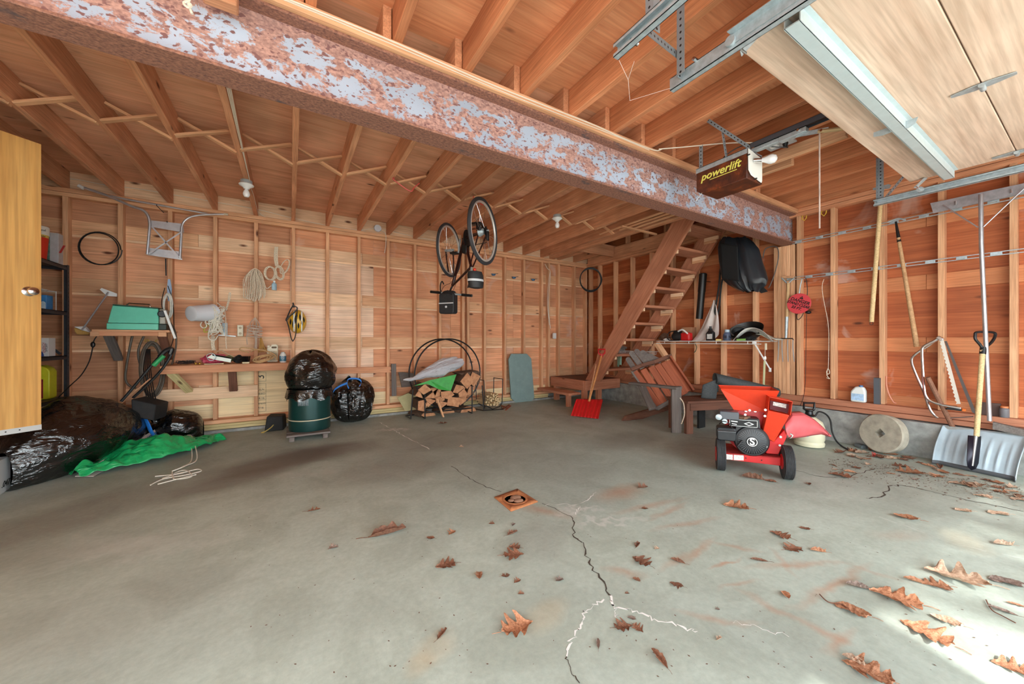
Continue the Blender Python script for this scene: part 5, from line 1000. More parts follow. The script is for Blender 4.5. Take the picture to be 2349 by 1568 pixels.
# ================================================================ BACK WALL RIGHT PART
M_cup = plain('blue_enamel', (74, 104, 136), .4)
for k, (px, py) in enumerate(((1134, 629), (1181, 636), (1225, 641))):
    p = onY(px, py, 5.66); t = thing('scoop_hook', ['left', 'middle', 'right'][k] + ' of three small blue cup hooks on the back wall right of the bicycle', 'hook', p, 'blue cup hooks')
    MB().prism([p + V((x, 0, z)) for x, z in ((-.055, .012), (.03, .016), (.05, .022), (.03, .004), (.015, -.02), (-.02, -.026), (-.045, -.012))], (0, .02, 0)).build('cup', M_cup, t, bev=.004); MB().cyl(p + V((.02, 0, .012)), p + V((.075, .0, .02)), .004, seg=6).build('spike', M_iron, t); nail(p + V((0, .0, 0)), t)
q = MB(); q.tube(spline(pxline([(1250, 605), (1256, 616), (1262, 622), (1261, 650), (1258, 700), (1262, 748), (1263, 752)], Y=5.6), 6), .006, 6); q.tube(spline(pxline([(1262, 622), (1257, 660), (1256, 700), (1260, 745)], Y=5.61), 6), .005, 6)
solo(q.build('wall_cable', plain('romex_white', (228, 216, 200), .5)), 'pair of white cables dropping down a stud near the back corner', 'cable')
a_ = onY(1273, 770, D - .01); t = thing('light_switch', 'white light switch plate on the back wall near the corner', 'switch', a_); MB().box(a_ - V((.035, 0, .055)), a_ + V((.035, .04, .055))).build('plate', M_white, t, bev=.004); MB().box(a_ - V((.008, .008, .012)), a_ + V((.008, 0, .012))).build('toggle', M_white, t)
# black hose ring in the corner
cq = onY(1342, 641, 5.35); t = solo(loops(MB(), V((5.0, 5.28, cq.z)), (.86, -.5, 0), (0, 0, 1), .205, .225, 4, .010, .012, seed=9, seg=7).build('black_hose_coil', M_black), 'coiled black hose hanging in the far corner of the room', 'hose')
# ================================================================ LANDING AND STAIRS
t = thing('stair_landing', 'low timber landing platform in the far corner at the foot of the stairs', 'platform', (4.75, 5.1, 0))
MB().box((4.27, 4.66, .405), (5.10, 5.56, .43)).build('deck', wood('deck_worn', (124, 84, 70), (92, 62, 54), .2, var=.1), t, smooth=False, bev=.004)
plank('front_rim', (4.255, 4.645, .345), (5.09, 4.645, .345), .17, .04, M_stair, t, up=(0, 1, 0)); plank('side_rim', (4.255, 4.66, .345), (4.255, 5.56, .345), .17, .04, M_stair, t, up=(1, 0, 0))
for x, y in ((4.29, 4.69), (4.29, 5.45), (4.62, 4.69)): plank('leg', (x, y, 0), (x, y, .40), .09, .07, M_stair, t, up=(0, 1, 0))
plank('step_board', (4.08, 4.70, .21), (4.08, 5.60, .21), .26, .04, M_stair, t); plank('step_leg', (4.0, 4.76, 0), (4.0, 4.76, .19), .09, .04, M_stair, t, up=(0, 1, 0))
st = thing('staircase', 'steep open timber staircase rising from the landing to the loft hatch', 'stairs', (4.8, 4.4, .43))
def ys(z): return 4.05 - (z - 1.14) * .735
for x in (4.40, 5.12):
    a_, b_ = V((x, ys(.43) + .02, .43)), V((x, ys(2.80), 2.80)); d_ = (b_ - a_).normalized()
    # cut flush on the landing
    nrm = V((0, d_.z, -d_.y)); w2 = .135; P = [a_ + V((0, -w2 / d_.z, 0)), a_ + V((0, w2 / d_.z, 0)), b_ + V((0, w2 / d_.z, 0)), b_ + V((0, -w2 / d_.z, 0))]
    L = (b_ - a_).length; me_ = MB()
    mw = Matrix(((0, 1, 0, 0), (d_.y, 0, d_.z, 0), (d_.z, 0, -d_.y, 0), (0, 0, 0, 1))); mw = Matrix(((0., 1., 0.), (d_.y, 0., d_.z), (d_.z, 0., -d_.y))).to_4x4(); mw.translation = V((x, a_.y, a_.z)); iv = mw.inverted()
    me_.prism([iv @ (p - V((.02, 0, 0))) for p in P], (iv.to_3x3() @ V((.042, 0, 0))))
    o = me_.build('stringer', M_stair, origin=(0, 0, 0), smooth=False); o.matrix_world = mw; WM[o.name] = mw; par(o, st)
for k in range(9):
    z = .65 + .245 * k; y = ys(z) - .02
    plank('tread', (4.42, y, z - .02), (5.10, y, z - .02), .26, .038, M_stair, st)
    for x, s in ((4.435, 1), (5.085, -1)): plank('cleat', (x, y - .10, z - .065), (x, y + .10, z - .065), .03, .05, M_board, st)
# right-hand stringer blocks (light blocks seen on the far stringer)
for k in range(9):
    z = .65 + .245 * k; plank('block', (5.09, ys(z) - .09, z - .085), (5.09, ys(z) + .09, z - .085), .085, .028, M_stud, st, up=(1, 0, 0))
# ================================================================ RIGHT WALL: upper hanging things
XR = W - .03
t = thing('duffel_bag', 'big black vinyl bag hanging below the steel beam beside the stairs', 'bag', onX(1700, 640, 5.0))
def hbag(u, v):
    # outline rows from top to bottom in the picture, at X about 4.95
    rows = [(1660, 1716, 545), (1652, 1728, 555), (1650, 1740, 570), (1652, 1748, 600), (1655, 1756, 622), (1657, 1761, 640), (1670, 1757, 652), (1690, 1745, 662), (1705, 1740, 668)]
    f = v * (len(rows) - 1); i = min(int(f), len(rows) - 2); g = f - i; l_, r_, y_ = [rows[i][k] * (1 - g) + rows[i + 1][k] * g for k in range(3)]
    th = 2 * math.pi * u; px = (l_ + r_) / 2 + (r_ - l_) / 2 * math.cos(th); thick_ = .12 * math.sin(math.pi * (.12 + .8 * v)) ** .6
    p = onX(px, y_, 4.98); fold = .03 * NS.noise(V((math.cos(th) * 2.2, v * 2, 3))) + .02 * NS.noise(V((math.cos(th) * 6, v * 1.4, 7)))
    return p + V((thick_ * math.sin(th) + fold, 0, .03 * NS.noise(V((th * 2, v * 3, 1)))))
M_vinyl = plain('black_vinyl', (34, 38, 44), .38, nz=.15, nscale=4)
q = MB().grid(hbag, 72, 60, closeu=True); q.build('body', M_vinyl, t)
q = MB().grid(lambda u, v: hbag(.25 + .25 * 0 + .02 * u + .5 * .5, v) if False else onX(1652 + 40 * u + 4 * v, 556 + 82 * v + 8 * u, 4.85), 12, 14); q.build('side_panel', plain('black_cloth', (20, 20, 22), .85), t, thick=.004)
MB().tube(spline(pxline([(1656, 600), (1652, 622), (1650, 650), (1644, 690), (1640, 715), (1646, 722), (1650, 700), (1654, 660), (1657, 640)], X=5.0), 6), .012, 6).build('shoulder_strap', M_blackmat, t)
MB().prism(pxline([(1703, 650), (1733, 640), (1760, 668), (1745, 672), (1735, 660), (1715, 668)], X=5.0), (.02, 0, 0)).build('bottom_strap', M_blackmat, t)
q = MB(); q.tube(spline(pxline([(1750, 592), (1755, 572), (1770, 565), (1782, 567), (1786, 580), (1784, 600), (1776, 630), (1766, 655), (1762, 660)], X=XR), 6), .006, 6); solo(q.build('bungee_cord', plain('grey_cord2', (92, 88, 86), .6)), 'grey bungee cord looped beside the black vinyl bag', 'cord')
# black tube
t = thing('mailing_tube', 'tall black plastic tube standing on end against the wall right of the stairs', 'tube', onX(1606, 735, 5.12))
a_, b_ = onX(1604, 731, 5.12), onX(1613, 628, 5.12); MB().cyl(a_, a_.lerp(b_, .62), .047, seg=24).build('lower_tube', M_black, t); MB().cyl(a_.lerp(b_, .60), b_, .051, seg=24).build('upper_tube', M_black, t); MB().lathe([(.045, 0), (.036, .012), (.022, .008)], b_, b_ - a_, 24).build('cap', M_black, t)
nail(b_ + V((0, 0, -.1)), t, X=W + .09)
# ---- wire shelf with bracket
XS0, XS1 = 4.80, 5.20; ya, yb2 = onX(1505, 786, XS0).y, onX(1746, 786, XS0).y; zs = 1.10
t = thing('wire_shelf', 'white wire shelf on the right wall loaded with bottles and newspapers', 'shelf', (5.2, (ya + yb2) / 2, zs))
M_wire = plain('white_coated_wire', (226, 224, 220), .45); ylo, yhi = min(ya, yb2), max(ya, yb2)
q = MB()
for k in range(int((yhi - ylo) / .03)): q.cyl((XS0, ylo + k * .03, zs), (XS1, ylo + k * .03, zs), .0022, seg=4, r1=None)
q.build('cross_wires', M_wire, t)
for x, z in ((XS0, zs), (XS0, zs - .035), (5.0, zs - .003), (XS1, zs - .003)): MB().cyl((x, ylo, z), (x, yhi, z), .005, seg=6).build('long_wire', M_wire, t)
for k in range(4): y = ylo + .15 + k * (yhi - ylo - .3) / 3; MB().cyl((XS0, y, zs - .035), (XS0, y, zs), .0035, seg=6).build('lip_clip', M_wire, t)
yb3 = onX(1728, 790, XS0).y; q = MB().bar((XS0 + .02, yb3, zs - .02), (W - .002, yb3 + .0, zs - .36), .022, .006, up=(0, 1, 0)); q.build('support_bracket', M_white, t, smooth=False)
MB().box((XS0 + .0, yb3 - .014, zs - .04), (XS0 + .05, yb3 + .014, zs + .004)).build('bracket_clip', M_white, t, bev=.003); MB().box((W - .006, yb3 - .014, zs - .39), (W - .001, yb3 + .014, zs - .34)).build('wall_plate', M_white, t)
# timber brace under its left end
solo(plank('timber_brace', (4.84, yhi + .03, zs - .02), (5.0, yhi - .12, zs - .36), .09, .05, M_stud, up=(0, 1, 0)), 'short pale timber block holding up the left end of the wire shelf', 'brace')
solo(plank('grey_brace_foot', (4.97, yhi - .10, zs - .30), (5.08, yhi - .22, zs - .50), .09, .05, M_grey, up=(0, 1, 0)), 'grey weathered end of the brace below the wire shelf', 'board')
def ons(px, py, X=5.0): p = onX(px, py, X); return V((X, p.y, zs + .004))
# items on the wire shelf
t = thing('power_tool', 'small red and black power tool at the left end of the wire shelf', 'power tool', ons(1565, 785, 4.92)); c = ons(1562, 785, 4.92)
vd = V((0, -1, 0))
MB().lathe([(.02, -.09), (.05, -.08), (.06, -.02), (.06, .05), (.045, .075)], c + V((0, .05, .065)), (0, 1, 0), 20).build('motor', M_blackmat, t)
MB().box(c + V((-.05, -.16, 0)), c + V((.05, -.02, .12))).build('red_housing', M_red, t, bev=.02); MB().box(c + V((-.04, .0, .115)), c + V((.04, .10, .145))).build('top_grip', M_black, t, bev=.008)
MB().tube(spline([c + V(p) for p in ((-.06, -.02, .01), (-.06, .14, .01), (-.05, .19, .06), (-.04, .16, .13), (-.03, .04, .15))], 6), .008, 8).build('handle_hoop', M_black, t)
q = MB(); q.tube(spline([c + V(p) for p in ((-.045, -.14, .10), (-.05, -.06, .16), (-.04, .02, .14))], 5), .012, 6); q.build('white_hose', M_white, t)
solo(MB().box(c + V((.10, -.10, 0)), c + V((.22, .06, .20))).build('small_carton', plain('brown_carton', (176, 128, 96), .8), bev=.003), 'brown cardboard carton behind the red power tool', 'box')
solo(bagmesh(MB(), ons(1524, 785, 5.06), (0, .08, 0), (.06, 0, 0), .11, 44, .2, .3, nu=36, nv=18).build('brown_rag', plain('brown_rag', (110, 80, 64), .9)), 'crumpled brown rag at the far left of the wire shelf', 'rag')
solo(bagmesh(MB(), ons(1530, 797, 4.9) + V((0, 0, -.0)), (0, .05, 0), (.04, 0, 0), .035, 48, .2, .3, nu=36, nv=14).build('white_rag', M_white), 'small white rag on the left corner of the wire shelf', 'rag')
# canvas cloth
rows = [(1638, 1640, 688), (1632, 1646, 702), (1622, 1651, 725), (1612, 1653, 750), (1602, 1653, 768), (1594, 1640, 780), (1592, 1610, 783)]
def cloth(u, v):
    f = v * (len(rows) - 1); i = min(int(f), len(rows) - 2); g = f - i; l_, r_, y_ = [rows[i][k] * (1 - g) + rows[i + 1][k] * g for k in range(3)]
    return onX(l_ + (r_ - l_) * u, y_, 5.02) + V((-.02 * v + .022 * math.sin(u * 11 + v * 3) * (1 - .5 * v) - .05 * v, 0, 0))
solo(MB().grid(cloth, 30, 24).build('canvas_cloth', plain('canvas', (206, 194, 188), .9, nz=.12, nscale=5), thick=.006), 'off-white canvas cloth hanging in a point down onto the wire shelf', 'cloth')
def bottle_flat(name, label, px, hgt, col, lab_col, X=4.9):
    c = ons(px, 785, X); t = thing(name, label, 'bottle', c); m_ = plain(name + '_m', col, .4)
    MB().prism([c + V((0, y, z)) for y, z in ((-.05, 0), (.05, 0), (.05, hgt * .6), (.015, hgt * .85), (.015, hgt), (-.012, hgt), (-.012, hgt * .85), (-.05, hgt * .68))], (.06, 0, 0)).build('body', m_, t, bev=.006)
    MB().box(c + V((-.003, -.04, hgt * .15)), c + V((.0, .03, hgt * .55))).build('label_panel', plain(name + '_l', lab_col, .5, nz=.2, nscale=60), t, smooth=False); MB().lathe([(.014, 0), (.014, .03)], c + V((.03, .001, hgt)), seg=12).build('cap', m_, t); return t
bottle_flat('motor_oil_bottle', 'black motor oil bottle with white label on the wire shelf', 1627, .17, (24, 24, 26), (206, 204, 200))
c = ons(1668, 785, 4.9); t = thing('blue_bottle', 'slate blue bottle with pale cap on the wire shelf', 'bottle', c); MB().lathe([(.042, 0), (.046, .006), (.046, .085), (.034, .11), (.026, .115)], c, seg=24).build('body', plain('slate_blue', (84, 98, 126), .4), t); MB().lathe([(.03, 0), (.03, .035), (.02, .04)], c + V((0, 0, .11)), seg=20).build('cap', plain('pale_cap', (176, 196, 210), .4), t)
MB().box(c + V((-.0475, -.02, .03)), c + V((-.045, .03, .07))).build('label_panel', plain('dark_label', (48, 52, 70), .5), t)
solo(MB().bar(ons(1643, 785, 4.86) + V((0, 0, .012)), ons(1655, 785, 4.88) + V((0, 0, .012)), .05, .02).build('yellow_packet', plain('yellow_packet', (222, 204, 120), .5)), 'small pale yellow packet between the black and blue bottles', 'packet')
t = thing('coiled_tube_pan', 'large round dark tub lid lying behind the newspapers on the wire shelf', 'lid', ons(1715, 785, 5.02))
c = ons(1712, 785, 5.02); MB().lathe([(.02, .0), (.17, .02), (.20, .09), (.205, .10), (.18, .03), (.02, .015)][::1], c + V((.02, 0, .06)), (-.5, 0, .8), 32).build('bowl', M_black, t)
MB().tube(spline([c + V(p) for p in ((0, .14, .05), (-.02, .19, .11), (0, .17, .17), (.04, .10, .19), (.06, 0, .14))], 6), .014, 8).build('flex_pipe', plain('grey_pipe', (74, 74, 72), .5), t)
M_news = plain('newsprint', (222, 218, 212), .8, nz=.2, nscale=45)
def news(u, v): return ons(1682 + 92 * u, 785, 4.80 + .18 * v) + V((0, 0, .17 * math.sin(math.pi * min(1, u * 1.05)) * (1 - .35 * v) + .012 * math.sin(9 * u + 5 * v)))
solo(MB().grid(news, 30, 10).build('newspaper', M_news, thick=.003), 'tented newspaper covering the right half of the wire shelf', 'newspaper')
solo(MB().grid(lambda u, v: onX(1734 + 46 * u, 0, 4.84).xyz * 0 + V((4.84 + .2 * v, onX(1734 + 46 * u, 785, 4.84).y, zs + .012 + .075 * (1 - u) + .006 * math.sin(9 * u))), 20, 6).build('newspaper', plain('newsprint2', (196, 200, 186), .8, nz=.25, nscale=60), thick=.004), 'second newspaper sliding off the right end of the wire shelf', 'newspaper')
solo(MB().bar(ons(1692, 785, 4.84) + V((0, 0, .012)), ons(1712, 785, 4.84) + V((0, 0, .016)), .05, .022).build('green_packet', plain('lime_green', (136, 186, 92), .5)), 'lime green packet under the newspaper', 'packet')
solo(bagmesh(MB(), ons(1722, 785, 4.85), (0, .06, 0), (.04, 0, 0), .05, 61, .2, .3, nu=30, nv=14).build('dark_gloves', M_blackmat), 'dark crumpled gloves under the newspaper front', 'gloves')
q = MB(); q.tube(spline(pxline([(1594, 787), (1598, 795), (1596, 804), (1592, 808)], X=4.9), 5), .005, 6); solo(q.build('green_strap', plain('olive_strap', (70, 78, 56), .7)), 'olive strap hanging through the wire shelf', 'strap')
t = thing('hanging_strip', 'narrow pale green slat hanging below the wire shelf with a white knot', 'slat', onX(1755, 870, XR - .1))
MB().bar(onX(1757, 787, 5.05), onX(1757, 802, 5.05), .012, .03, up=(1, 0, 0)).build('upper_slat', M_offwhite, t); MB().tube(pxline([(1755, 800), (1755, 818)], X=5.06), .003, 5).build('string', M_rope, t); MB().sphere(onX(1755, 821, 5.06), .018, .8, .8, 1.5).build('knot', M_white, t); MB().bar(onX(1754, 828, 5.07), onX(1751, 905, 5.07), .012, .028, up=(1, 0, 0)).build('lower_slat', plain('pale_green_slat', (200, 204, 160), .7), t)
# ---- lower wire shelf by the stairs
t = thing('wire_basket_shelf', 'white wire shelf edge seen between the stairs and the broken chair', 'shelf', onX(1460, 805, 5.0))
y0_, y1_ = onX(1505, 808, 5.0).y, onX(1402, 808, 5.0).y; zz = onX(1460, 808, 5.0).z
q = MB(); 
for k in range(int((y1_ - y0_) / .025)): q.cyl((5.0, y0_ + k * .025, zz - .02), (5.0, y0_ + k * .025, zz + .02), .004, seg=4)
q.build('lip_wires', M_wire, t)
for z in (zz + .02, zz - .02): MB().cyl((5.0, y0_, z), (5.0, y1_, z), .005, seg=6).build('long_wire', M_wire, t)
q = MB()
for k in range(int((y1_ - y0_) / .05)): q.cyl((5.0, y0_ + k * .05, zz + .02), (5.2, y0_ + k * .05, zz + .02), .003, seg=4)
q.build('cross_wires', M_wire, t)
q = MB(); q.tube(pxline([(1420, 778), (1432, 803)], X=5.05), .008, 6); q.build('diagonal_rod', M_wire, t)
solo(bagmesh(MB(), V((5.02, onX(1420, 800, 5.02).y, zz + .02)), (0, .16, 0), (.06, 0, 0), .09, 71, .25, .3, nu=40, nv=18).build('grey_gloves', plain('grey_fabric', (128, 116, 108), .9, nz=.2)), 'pile of grey work gloves on the lower wire shelf', 'gloves')
rows2 = None
solo(MB().grid(lambda u, v: onX(1417 + 9 * u - 1 * v, 812 + 27 * v + (3 * math.sin(6 * u)), 4.97) + V((.01 * math.sin(7 * u), 0, 0)), 10, 8).build('green_cloth', plain('green_cloth', (146, 190, 172), .8, nz=.2), thick=.004), 'small pale green cloth hanging from the lower wire shelf', 'cloth')
# ---- digging fork, rope hooks and danger sign
t = thing('digging_fork', 'old garden fork with wooden D handle hanging tines down by the beam post', 'garden fork', onX(1805, 830, XR))
Xf = W - .05
MB().cyl(onX(1795, 635, Xf), onX(1820, 635, Xf), .013, seg=10).build('handle_bar', M_stud, t); q = MB(); q.tube(spline(pxline([(1793, 637), (1800, 644), (1807, 650), (1814, 644), (1822, 637)], X=Xf), 5), .008, 8); q.build('handle_yoke', M_galv, t)
MB().cyl(onX(1808, 648, Xf), onX(1805, 728, Xf), .016, seg=10).build('shaft', plain('worn_ash', (196, 160, 116), .7, nz=.1), t); MB().cyl(onX(1805, 726, Xf), onX(1803, 777, Xf), .018, .012, 10).build('socket', M_galv, t)
q = MB(); q.tube(pxline([(1786, 780), (1792, 776), (1818, 776), (1820, 780)], X=Xf - .02), .006, 6); q.build('head_bar', M_iron, t)
for x0_, x1_ in ((1786, 1784), (1794, 1796), (1807, 1808), (1819, 1822)): MB().tube(spline(pxline([(x0_, 779), (x0_, 800), (x1_, 830)], X=Xf - .03), 4), [.006] * 8 + [.003], 6).build('tine', plain('worn_steel', (150, 146, 144), .4, .6), t)
for k, (px, py) in enumerate(((1845, 505), (1890, 494))):
    p = onX(px, py - 8, W + .02); q = MB().tube([p + V(a) for a in ((.06, .02, .02), (0, .02, .015), (-.01, .02, -.02), (0, 0, -.045), (0, -.02, -.02), (.0, -.022, .01))], .005, 6).build('utility_hook', plain('yellow_hook', (222, 186, 70), .4)); solo(q, ['yellow coated hook under the top plate beside the beam post', 'yellow coated hook under the top plate in the bay right of the beam post'][k], 'hook', 'yellow wall hooks')
t = thing('danger_sign', 'round red danger sign hanging on the right wall', 'sign', onX(1833, 720, XR - .02))
c = onX(1833, 696, W - .07); MB().lathe([(.118, 0), (.12, .002), (.12, .006), (.118, .008)], c, (-1, 0, 0), 40).build('disc', plain('sign_red', (216, 70, 78), .45), t)
rt_, nrm_ = V((0, -1, 0)), V((-1, 0, 0)); ang = -.42; rx = (rt_ * math.cos(ang) + V((0, 0, 1)) * math.sin(ang)); ry = (V((0, 0, 1)) * math.cos(ang) - rt_ * math.sin(ang)); cc = c + V((-.009, 0, 0))
text('lettering', 'DANGER', cc + ry * .030, rx, nrm_, .050, M_ink, t, shear=.15, bold=.0012); text('lettering', 'STAND CLEAR', cc - ry * .012, rx, nrm_, .043, M_ink, t, sx=.86, shear=.15, bold=.0012); text('lettering', '33 FT.', cc - ry * .055, rx, nrm_, .043, M_ink, t, shear=.15, bold=.0012)
MB().prism([cc + rx * x + ry * y for x, y in ((-.022, .056), (.022, .056), (0, .094))], (-.001, 0, 0)).build('warning_triangle', M_ink, t, smooth=False); text('lettering', '!', cc + ry * .07, rx, nrm_, .03, plain('sign_red', (216, 70, 78), .45), t).location += nrm_ * .0012
MB().tube(pxline([(1840, 640), (1836, 655), (1833, 675)], X=W - .06), .006, 6).build('hanger', M_galv, t); MB().tube(spline(pxline([(1848, 636), (1851, 650), (1852, 672), (1848, 700), (1840, 724), (1830, 733), (1828, 722), (1834, 716)], X=W - .05), 6), .004, 6).build('black_lanyard', M_black, t)
MB().sphere(onX(1854, 716, W - .07), .028, 1, 1, .7).build('clamp', M_iron, t)
q = MB(); q.tube(spline(pxline([(1850, 720), (1849, 780), (1848, 850), (1847, 880), (1843, 910), (1836, 930)], X=W - .04), 6), .003, 5); solo(q.build('black_string', M_black), 'thin black cord hanging from the danger sign to the garden sprayer', 'cord')
q = MB(); q.tube(spline(pxline([(1890, 640), (1886, 655), (1888, 680), (1900, 745), (1901, 800), (1900, 845)], X=W - .01), 6), .0028, 5); q.tube(spline(pxline([(1900, 845), (1896, 853), (1900, 858), (1903, 853), (1899, 845), (1897, 860), (1903, 868), (1896, 866)], X=W - .01), 5), .004, 5)
solo(q.build('looped_string', M_rope), 'thin pale string with small loops hanging beside the stud', 'string')
# ---- tool rails
for k, (pts, lab) in enumerate((([(1818, 557), (2349, 448)], 'upper galvanised tool rail running along the right wall'), ([(1800, 641), (2349, 574)], 'lower galvanised tool rail running along the right wall'))):
    a_, b_ = onX(*pts[0], W - .012), onX(*pts[1], W - .012); b_ = V((b_.x, .3, a_.z + (b_.z - a_.z) * (a_.y - .3) / (a_.y - b_.y)))
    t = thing('tool_rail', lab, 'rail', a_); d_ = b_ - a_; n_ = int(d_.length / .20)
    for s in (-.014, .014): MB().bar(a_ + V((0, 0, s)), b_ + V((0, 0, s)), .012, .006, up=(0, 0, 1)).build('strip', M_galv, t, smooth=False)
    for j in range(n_ + 1):
        p = a_ + d_ * (j + .3) / (n_ + .5); MB().box(p - V((.008, .032, .016)), p + V((.006, .032, .016))).build('clip_plate', M_galv, t, bev=.002)
        if j % 2: MB().bar(p + V((-.008, 0, -.008)), p + V((-.055, 0, -.012)), .04, .004).build('holder_tab', M_galv, t, smooth=False)
# ---- long handles
t = thing('long_handle_tool', 'long pale wooden tool handle hanging straight down from the tool rails', 'tool', onX(2000, 740, W - .06))
a_, b_ = onX(2020, 462, W - .06), onX(1999, 738, W - .06); MB().tube([a_, a_.lerp(b_, .5), b_], [.018, .019, .019], 12).build('shaft', wood('ash_handle', (232, 206, 158), (214, 182, 130), 0, var=.04), t); MB().tube(spline([b_ + V((0, -.008, 0)), b_ + V((0, -.012, -.025)), b_ + V((0, .012, -.025)), b_ + V((0, .008, 0))], 5), .0025, 5).build('screw_eye', M_iron, t)
MB().prism([onX(2000, 425, W - .04), onX(2008, 420, W - .04), onX(2032, 420, W - .04), onX(2044, 424, W - .04), onX(2040, 432, W - .04), onX(2003, 436, W - .04)], (.004, 0, 0)).build('blade_head', M_galv, t); MB().tube([onX(2026, 432, W - .05), a_], .010, 8).build('neck', M_galv, t)
t = thing('pick_tool', 'wooden handled cultivator hung by its steel head from the upper rail', 'tool', onX(2100, 795, W - .06))
a_, b_ = onX(2061, 545, W - .06), onX(2103, 795, W - .06); MB().tube([a_, b_], [.014, .020], 12).build('shaft', wood('old_handle', (206, 166, 124), (176, 132, 92), 0, var=.04), t); MB().tube([onX(2055, 508, W - .05), a_ + (b_ - a_) * .04], [.008, .016], 10).build('ferrule', M_iron, t)
MB().tube(spline(pxline([(2035, 510), (2050, 504), (2062, 501), (2078, 505)], X=W - .04), 5), [.004] + [.009] * 14 + [.004], 8).build('steel_head', M_galv, t)
# ================================================================ ROOF RAKE, BOW SAW, SHOVELS
t = thing('roof_rake', 'aluminium roof snow rake with long pole hung on the right wall', 'snow rake', onX(2268, 965, W - .1))
Xq = W - .11
MB().tube([onX(2250, 445, Xq), onX(2251, 560, Xq), onX(2270, 965, Xq)], .0145, 12).build('pole', M_alu, t)
Xb = W - .05
q = MB(); q.add(pxline([(2134, 466), (2420, 405), (2424, 426), (2141, 489)], X=Xb), [(0, 1, 2, 3)]); q.build('blade', plain('dull_aluminium', (176, 176, 182), .45, .6, nz=.15, nscale=30), t, thick=.005, smooth=False)
for a_, b_ in (((2163, 470), (2243, 521)), ((2349, 432), (2256, 520))): MB().cyl(onX(*a_, Xb - .015), onX(*b_, Xq - .015), .005, seg=8).build('brace_rod', M_alu, t)
for px, py in ((2193, 465), (2321, 438)): MB().cyl(onX(px, py - 4, Xb - .008), onX(px, py + 5, Xb - .008), .009, seg=8).build('rivet_boss', M_alu, t)
# bow saw
t = thing('bow_saw', 'silver tubular bow saw leaning against the right wall', 'saw', onX(2200, 950, 5.0))
Xw = 5.06
q = MB(); q.tube(spline(pxline([(2154, 774), (2142, 782), (2118, 795), (2115, 810), (2117, 850), (2120, 890), (2124, 908), (2136, 920), (2165, 929), (2195, 933)], X=Xw), 7), .011, 10); q.build('bow_tube', M_chrome, t)
q = MB(); q.tube(spline(pxline([(2154, 776), (2130, 792), (2100, 812), (2091, 828), (2102, 860), (2120, 900), (2132, 935), (2142, 950), (2152, 958)], X=Xw + .06), 7), .010, 10); q.build('second_bow_tube', M_chrome, t)
a_, b_ = onX(2160, 780, Xw - .01), onX(2199, 926, Xw - .01); d_ = (b_ - a_); pr = V((0, -d_.z, d_.y)).normalized(); n_ = 34
up_pts = [a_ + d_ * k / n_ for k in range(n_ + 1)]; pl = [p - pr * .012 for p in up_pts]; pr2 = []
for k in range(n_ + 1): pr2.append(up_pts[k] + pr * (.008 if k % 2 else .016))
q = MB(); q.prism(pl + pr2[::-1], (.002, 0, 0)); q.build('toothed_blade', plain('blade_steel', (206, 198, 186), .4, .4), t, smooth=False)
MB().bar(onX(2150, 772, Xw), onX(2163, 780, Xw), .03, .03).build('end_clamp', M_chrome, t, bev=.006); MB().bar(onX(2160, 928, Xw), onX(2205, 936, Xw), .022, .02).build('tension_lever', M_chrome, t, bev=.005); MB().bar(onX(2170, 936, Xw + .02), onX(2207, 940, Xw + .02), .02, .02).build('black_handle', M_black, t, bev=.005)
MB().bar(onX(2207, 939, Xw + .02), onX(2216, 941, Xw + .02), .022, .022).build('orange_tip', plain('orange_plastic', (236, 120, 40), .4), t, bev=.004)
# second saw blade behind
solo(MB().prism(pxline([(2166, 782), (2172, 782), (2236, 938), (2238, 950), (2230, 945)], X=5.14), (.003, 0, 0)).build('dark_strip', plain('dark_steel', (92, 84, 82), .5, .4), smooth=False), 'dark steel strip leaning behind the bow saw', 'blade')
# items on the sill
zsill = .449
def onsill(px, X=5.19): p = onX(px, 900, X); return V((X, p.y, zsill))
c = onsill(1967, 5.17); t = thing('screen_wash_bottle', 'white plastic bottle with blue label standing on the sill of the right wall', 'bottle', c)
MB().prism([c + V((0, y, z)) for y, z in ((.06, 0), (-.062, 0), (-.062, .12), (-.045, .165), (.02, .165), (.06, .11))], (.06, 0, 0)).build('body', plain('pale_white_plastic', (226, 228, 224), .4), t, bev=.014); MB().box(c + V((-.003, -.05, .02)), c + V((0, .05, .09))).build('label_panel', plain('blue_white_label', (168, 196, 224), .5, nz=.25, nscale=40), t, smooth=False); MB().lathe([(.018, 0), (.018, .02)], c + V((.03, -.02, .16)), seg=14).build('cap', plain('blue_cap', (70, 110, 160), .5), t)
c = onsill(2011, 5.20); solo(MB().box(c + V((-.02, -.028, 0)), c + V((.03, .018, .27))).build('grey_channel', plain('grey_plastic_channel', (82, 84, 90), .5)), 'short dark grey plastic channel standing in the stud bay', 'channel')
q = MB(); q.tube(spline(pxline([(2033, 862), (2034, 885), (2040, 905), (2050, 922), (2056, 924)], X=5.24), 5), .006, 6); solo(q.build('copper_tube', plain('copper_pink', (222, 148, 120), .4)), 'thin bent copper coloured tube against the stud', 'tube')
c = onsill(2304, 5.22); t = thing('small_jar', 'small grey jar with orange lid on the sill near the right edge', 'jar', c); MB().lathe([(.026, 0), (.028, .004), (.028, .07), (.02, .08)], c, seg=18).build('body', plain('jar_grey', (112, 108, 112), .35), t); MB().lathe([(.022, 0), (.022, .015)], c + V((0, 0, .08)), seg=16).build('lid', plain('jar_lid', (206, 120, 70), .5), t)
c = onsill(2274, 5.24); solo(MB().box(c + V((0, -.05, 0)), c + V((.02, .06, .11))).build('dark_tile', plain('dark_tile', (84, 62, 56), .7)), 'dark square tile standing behind the rake pole', 'tile')
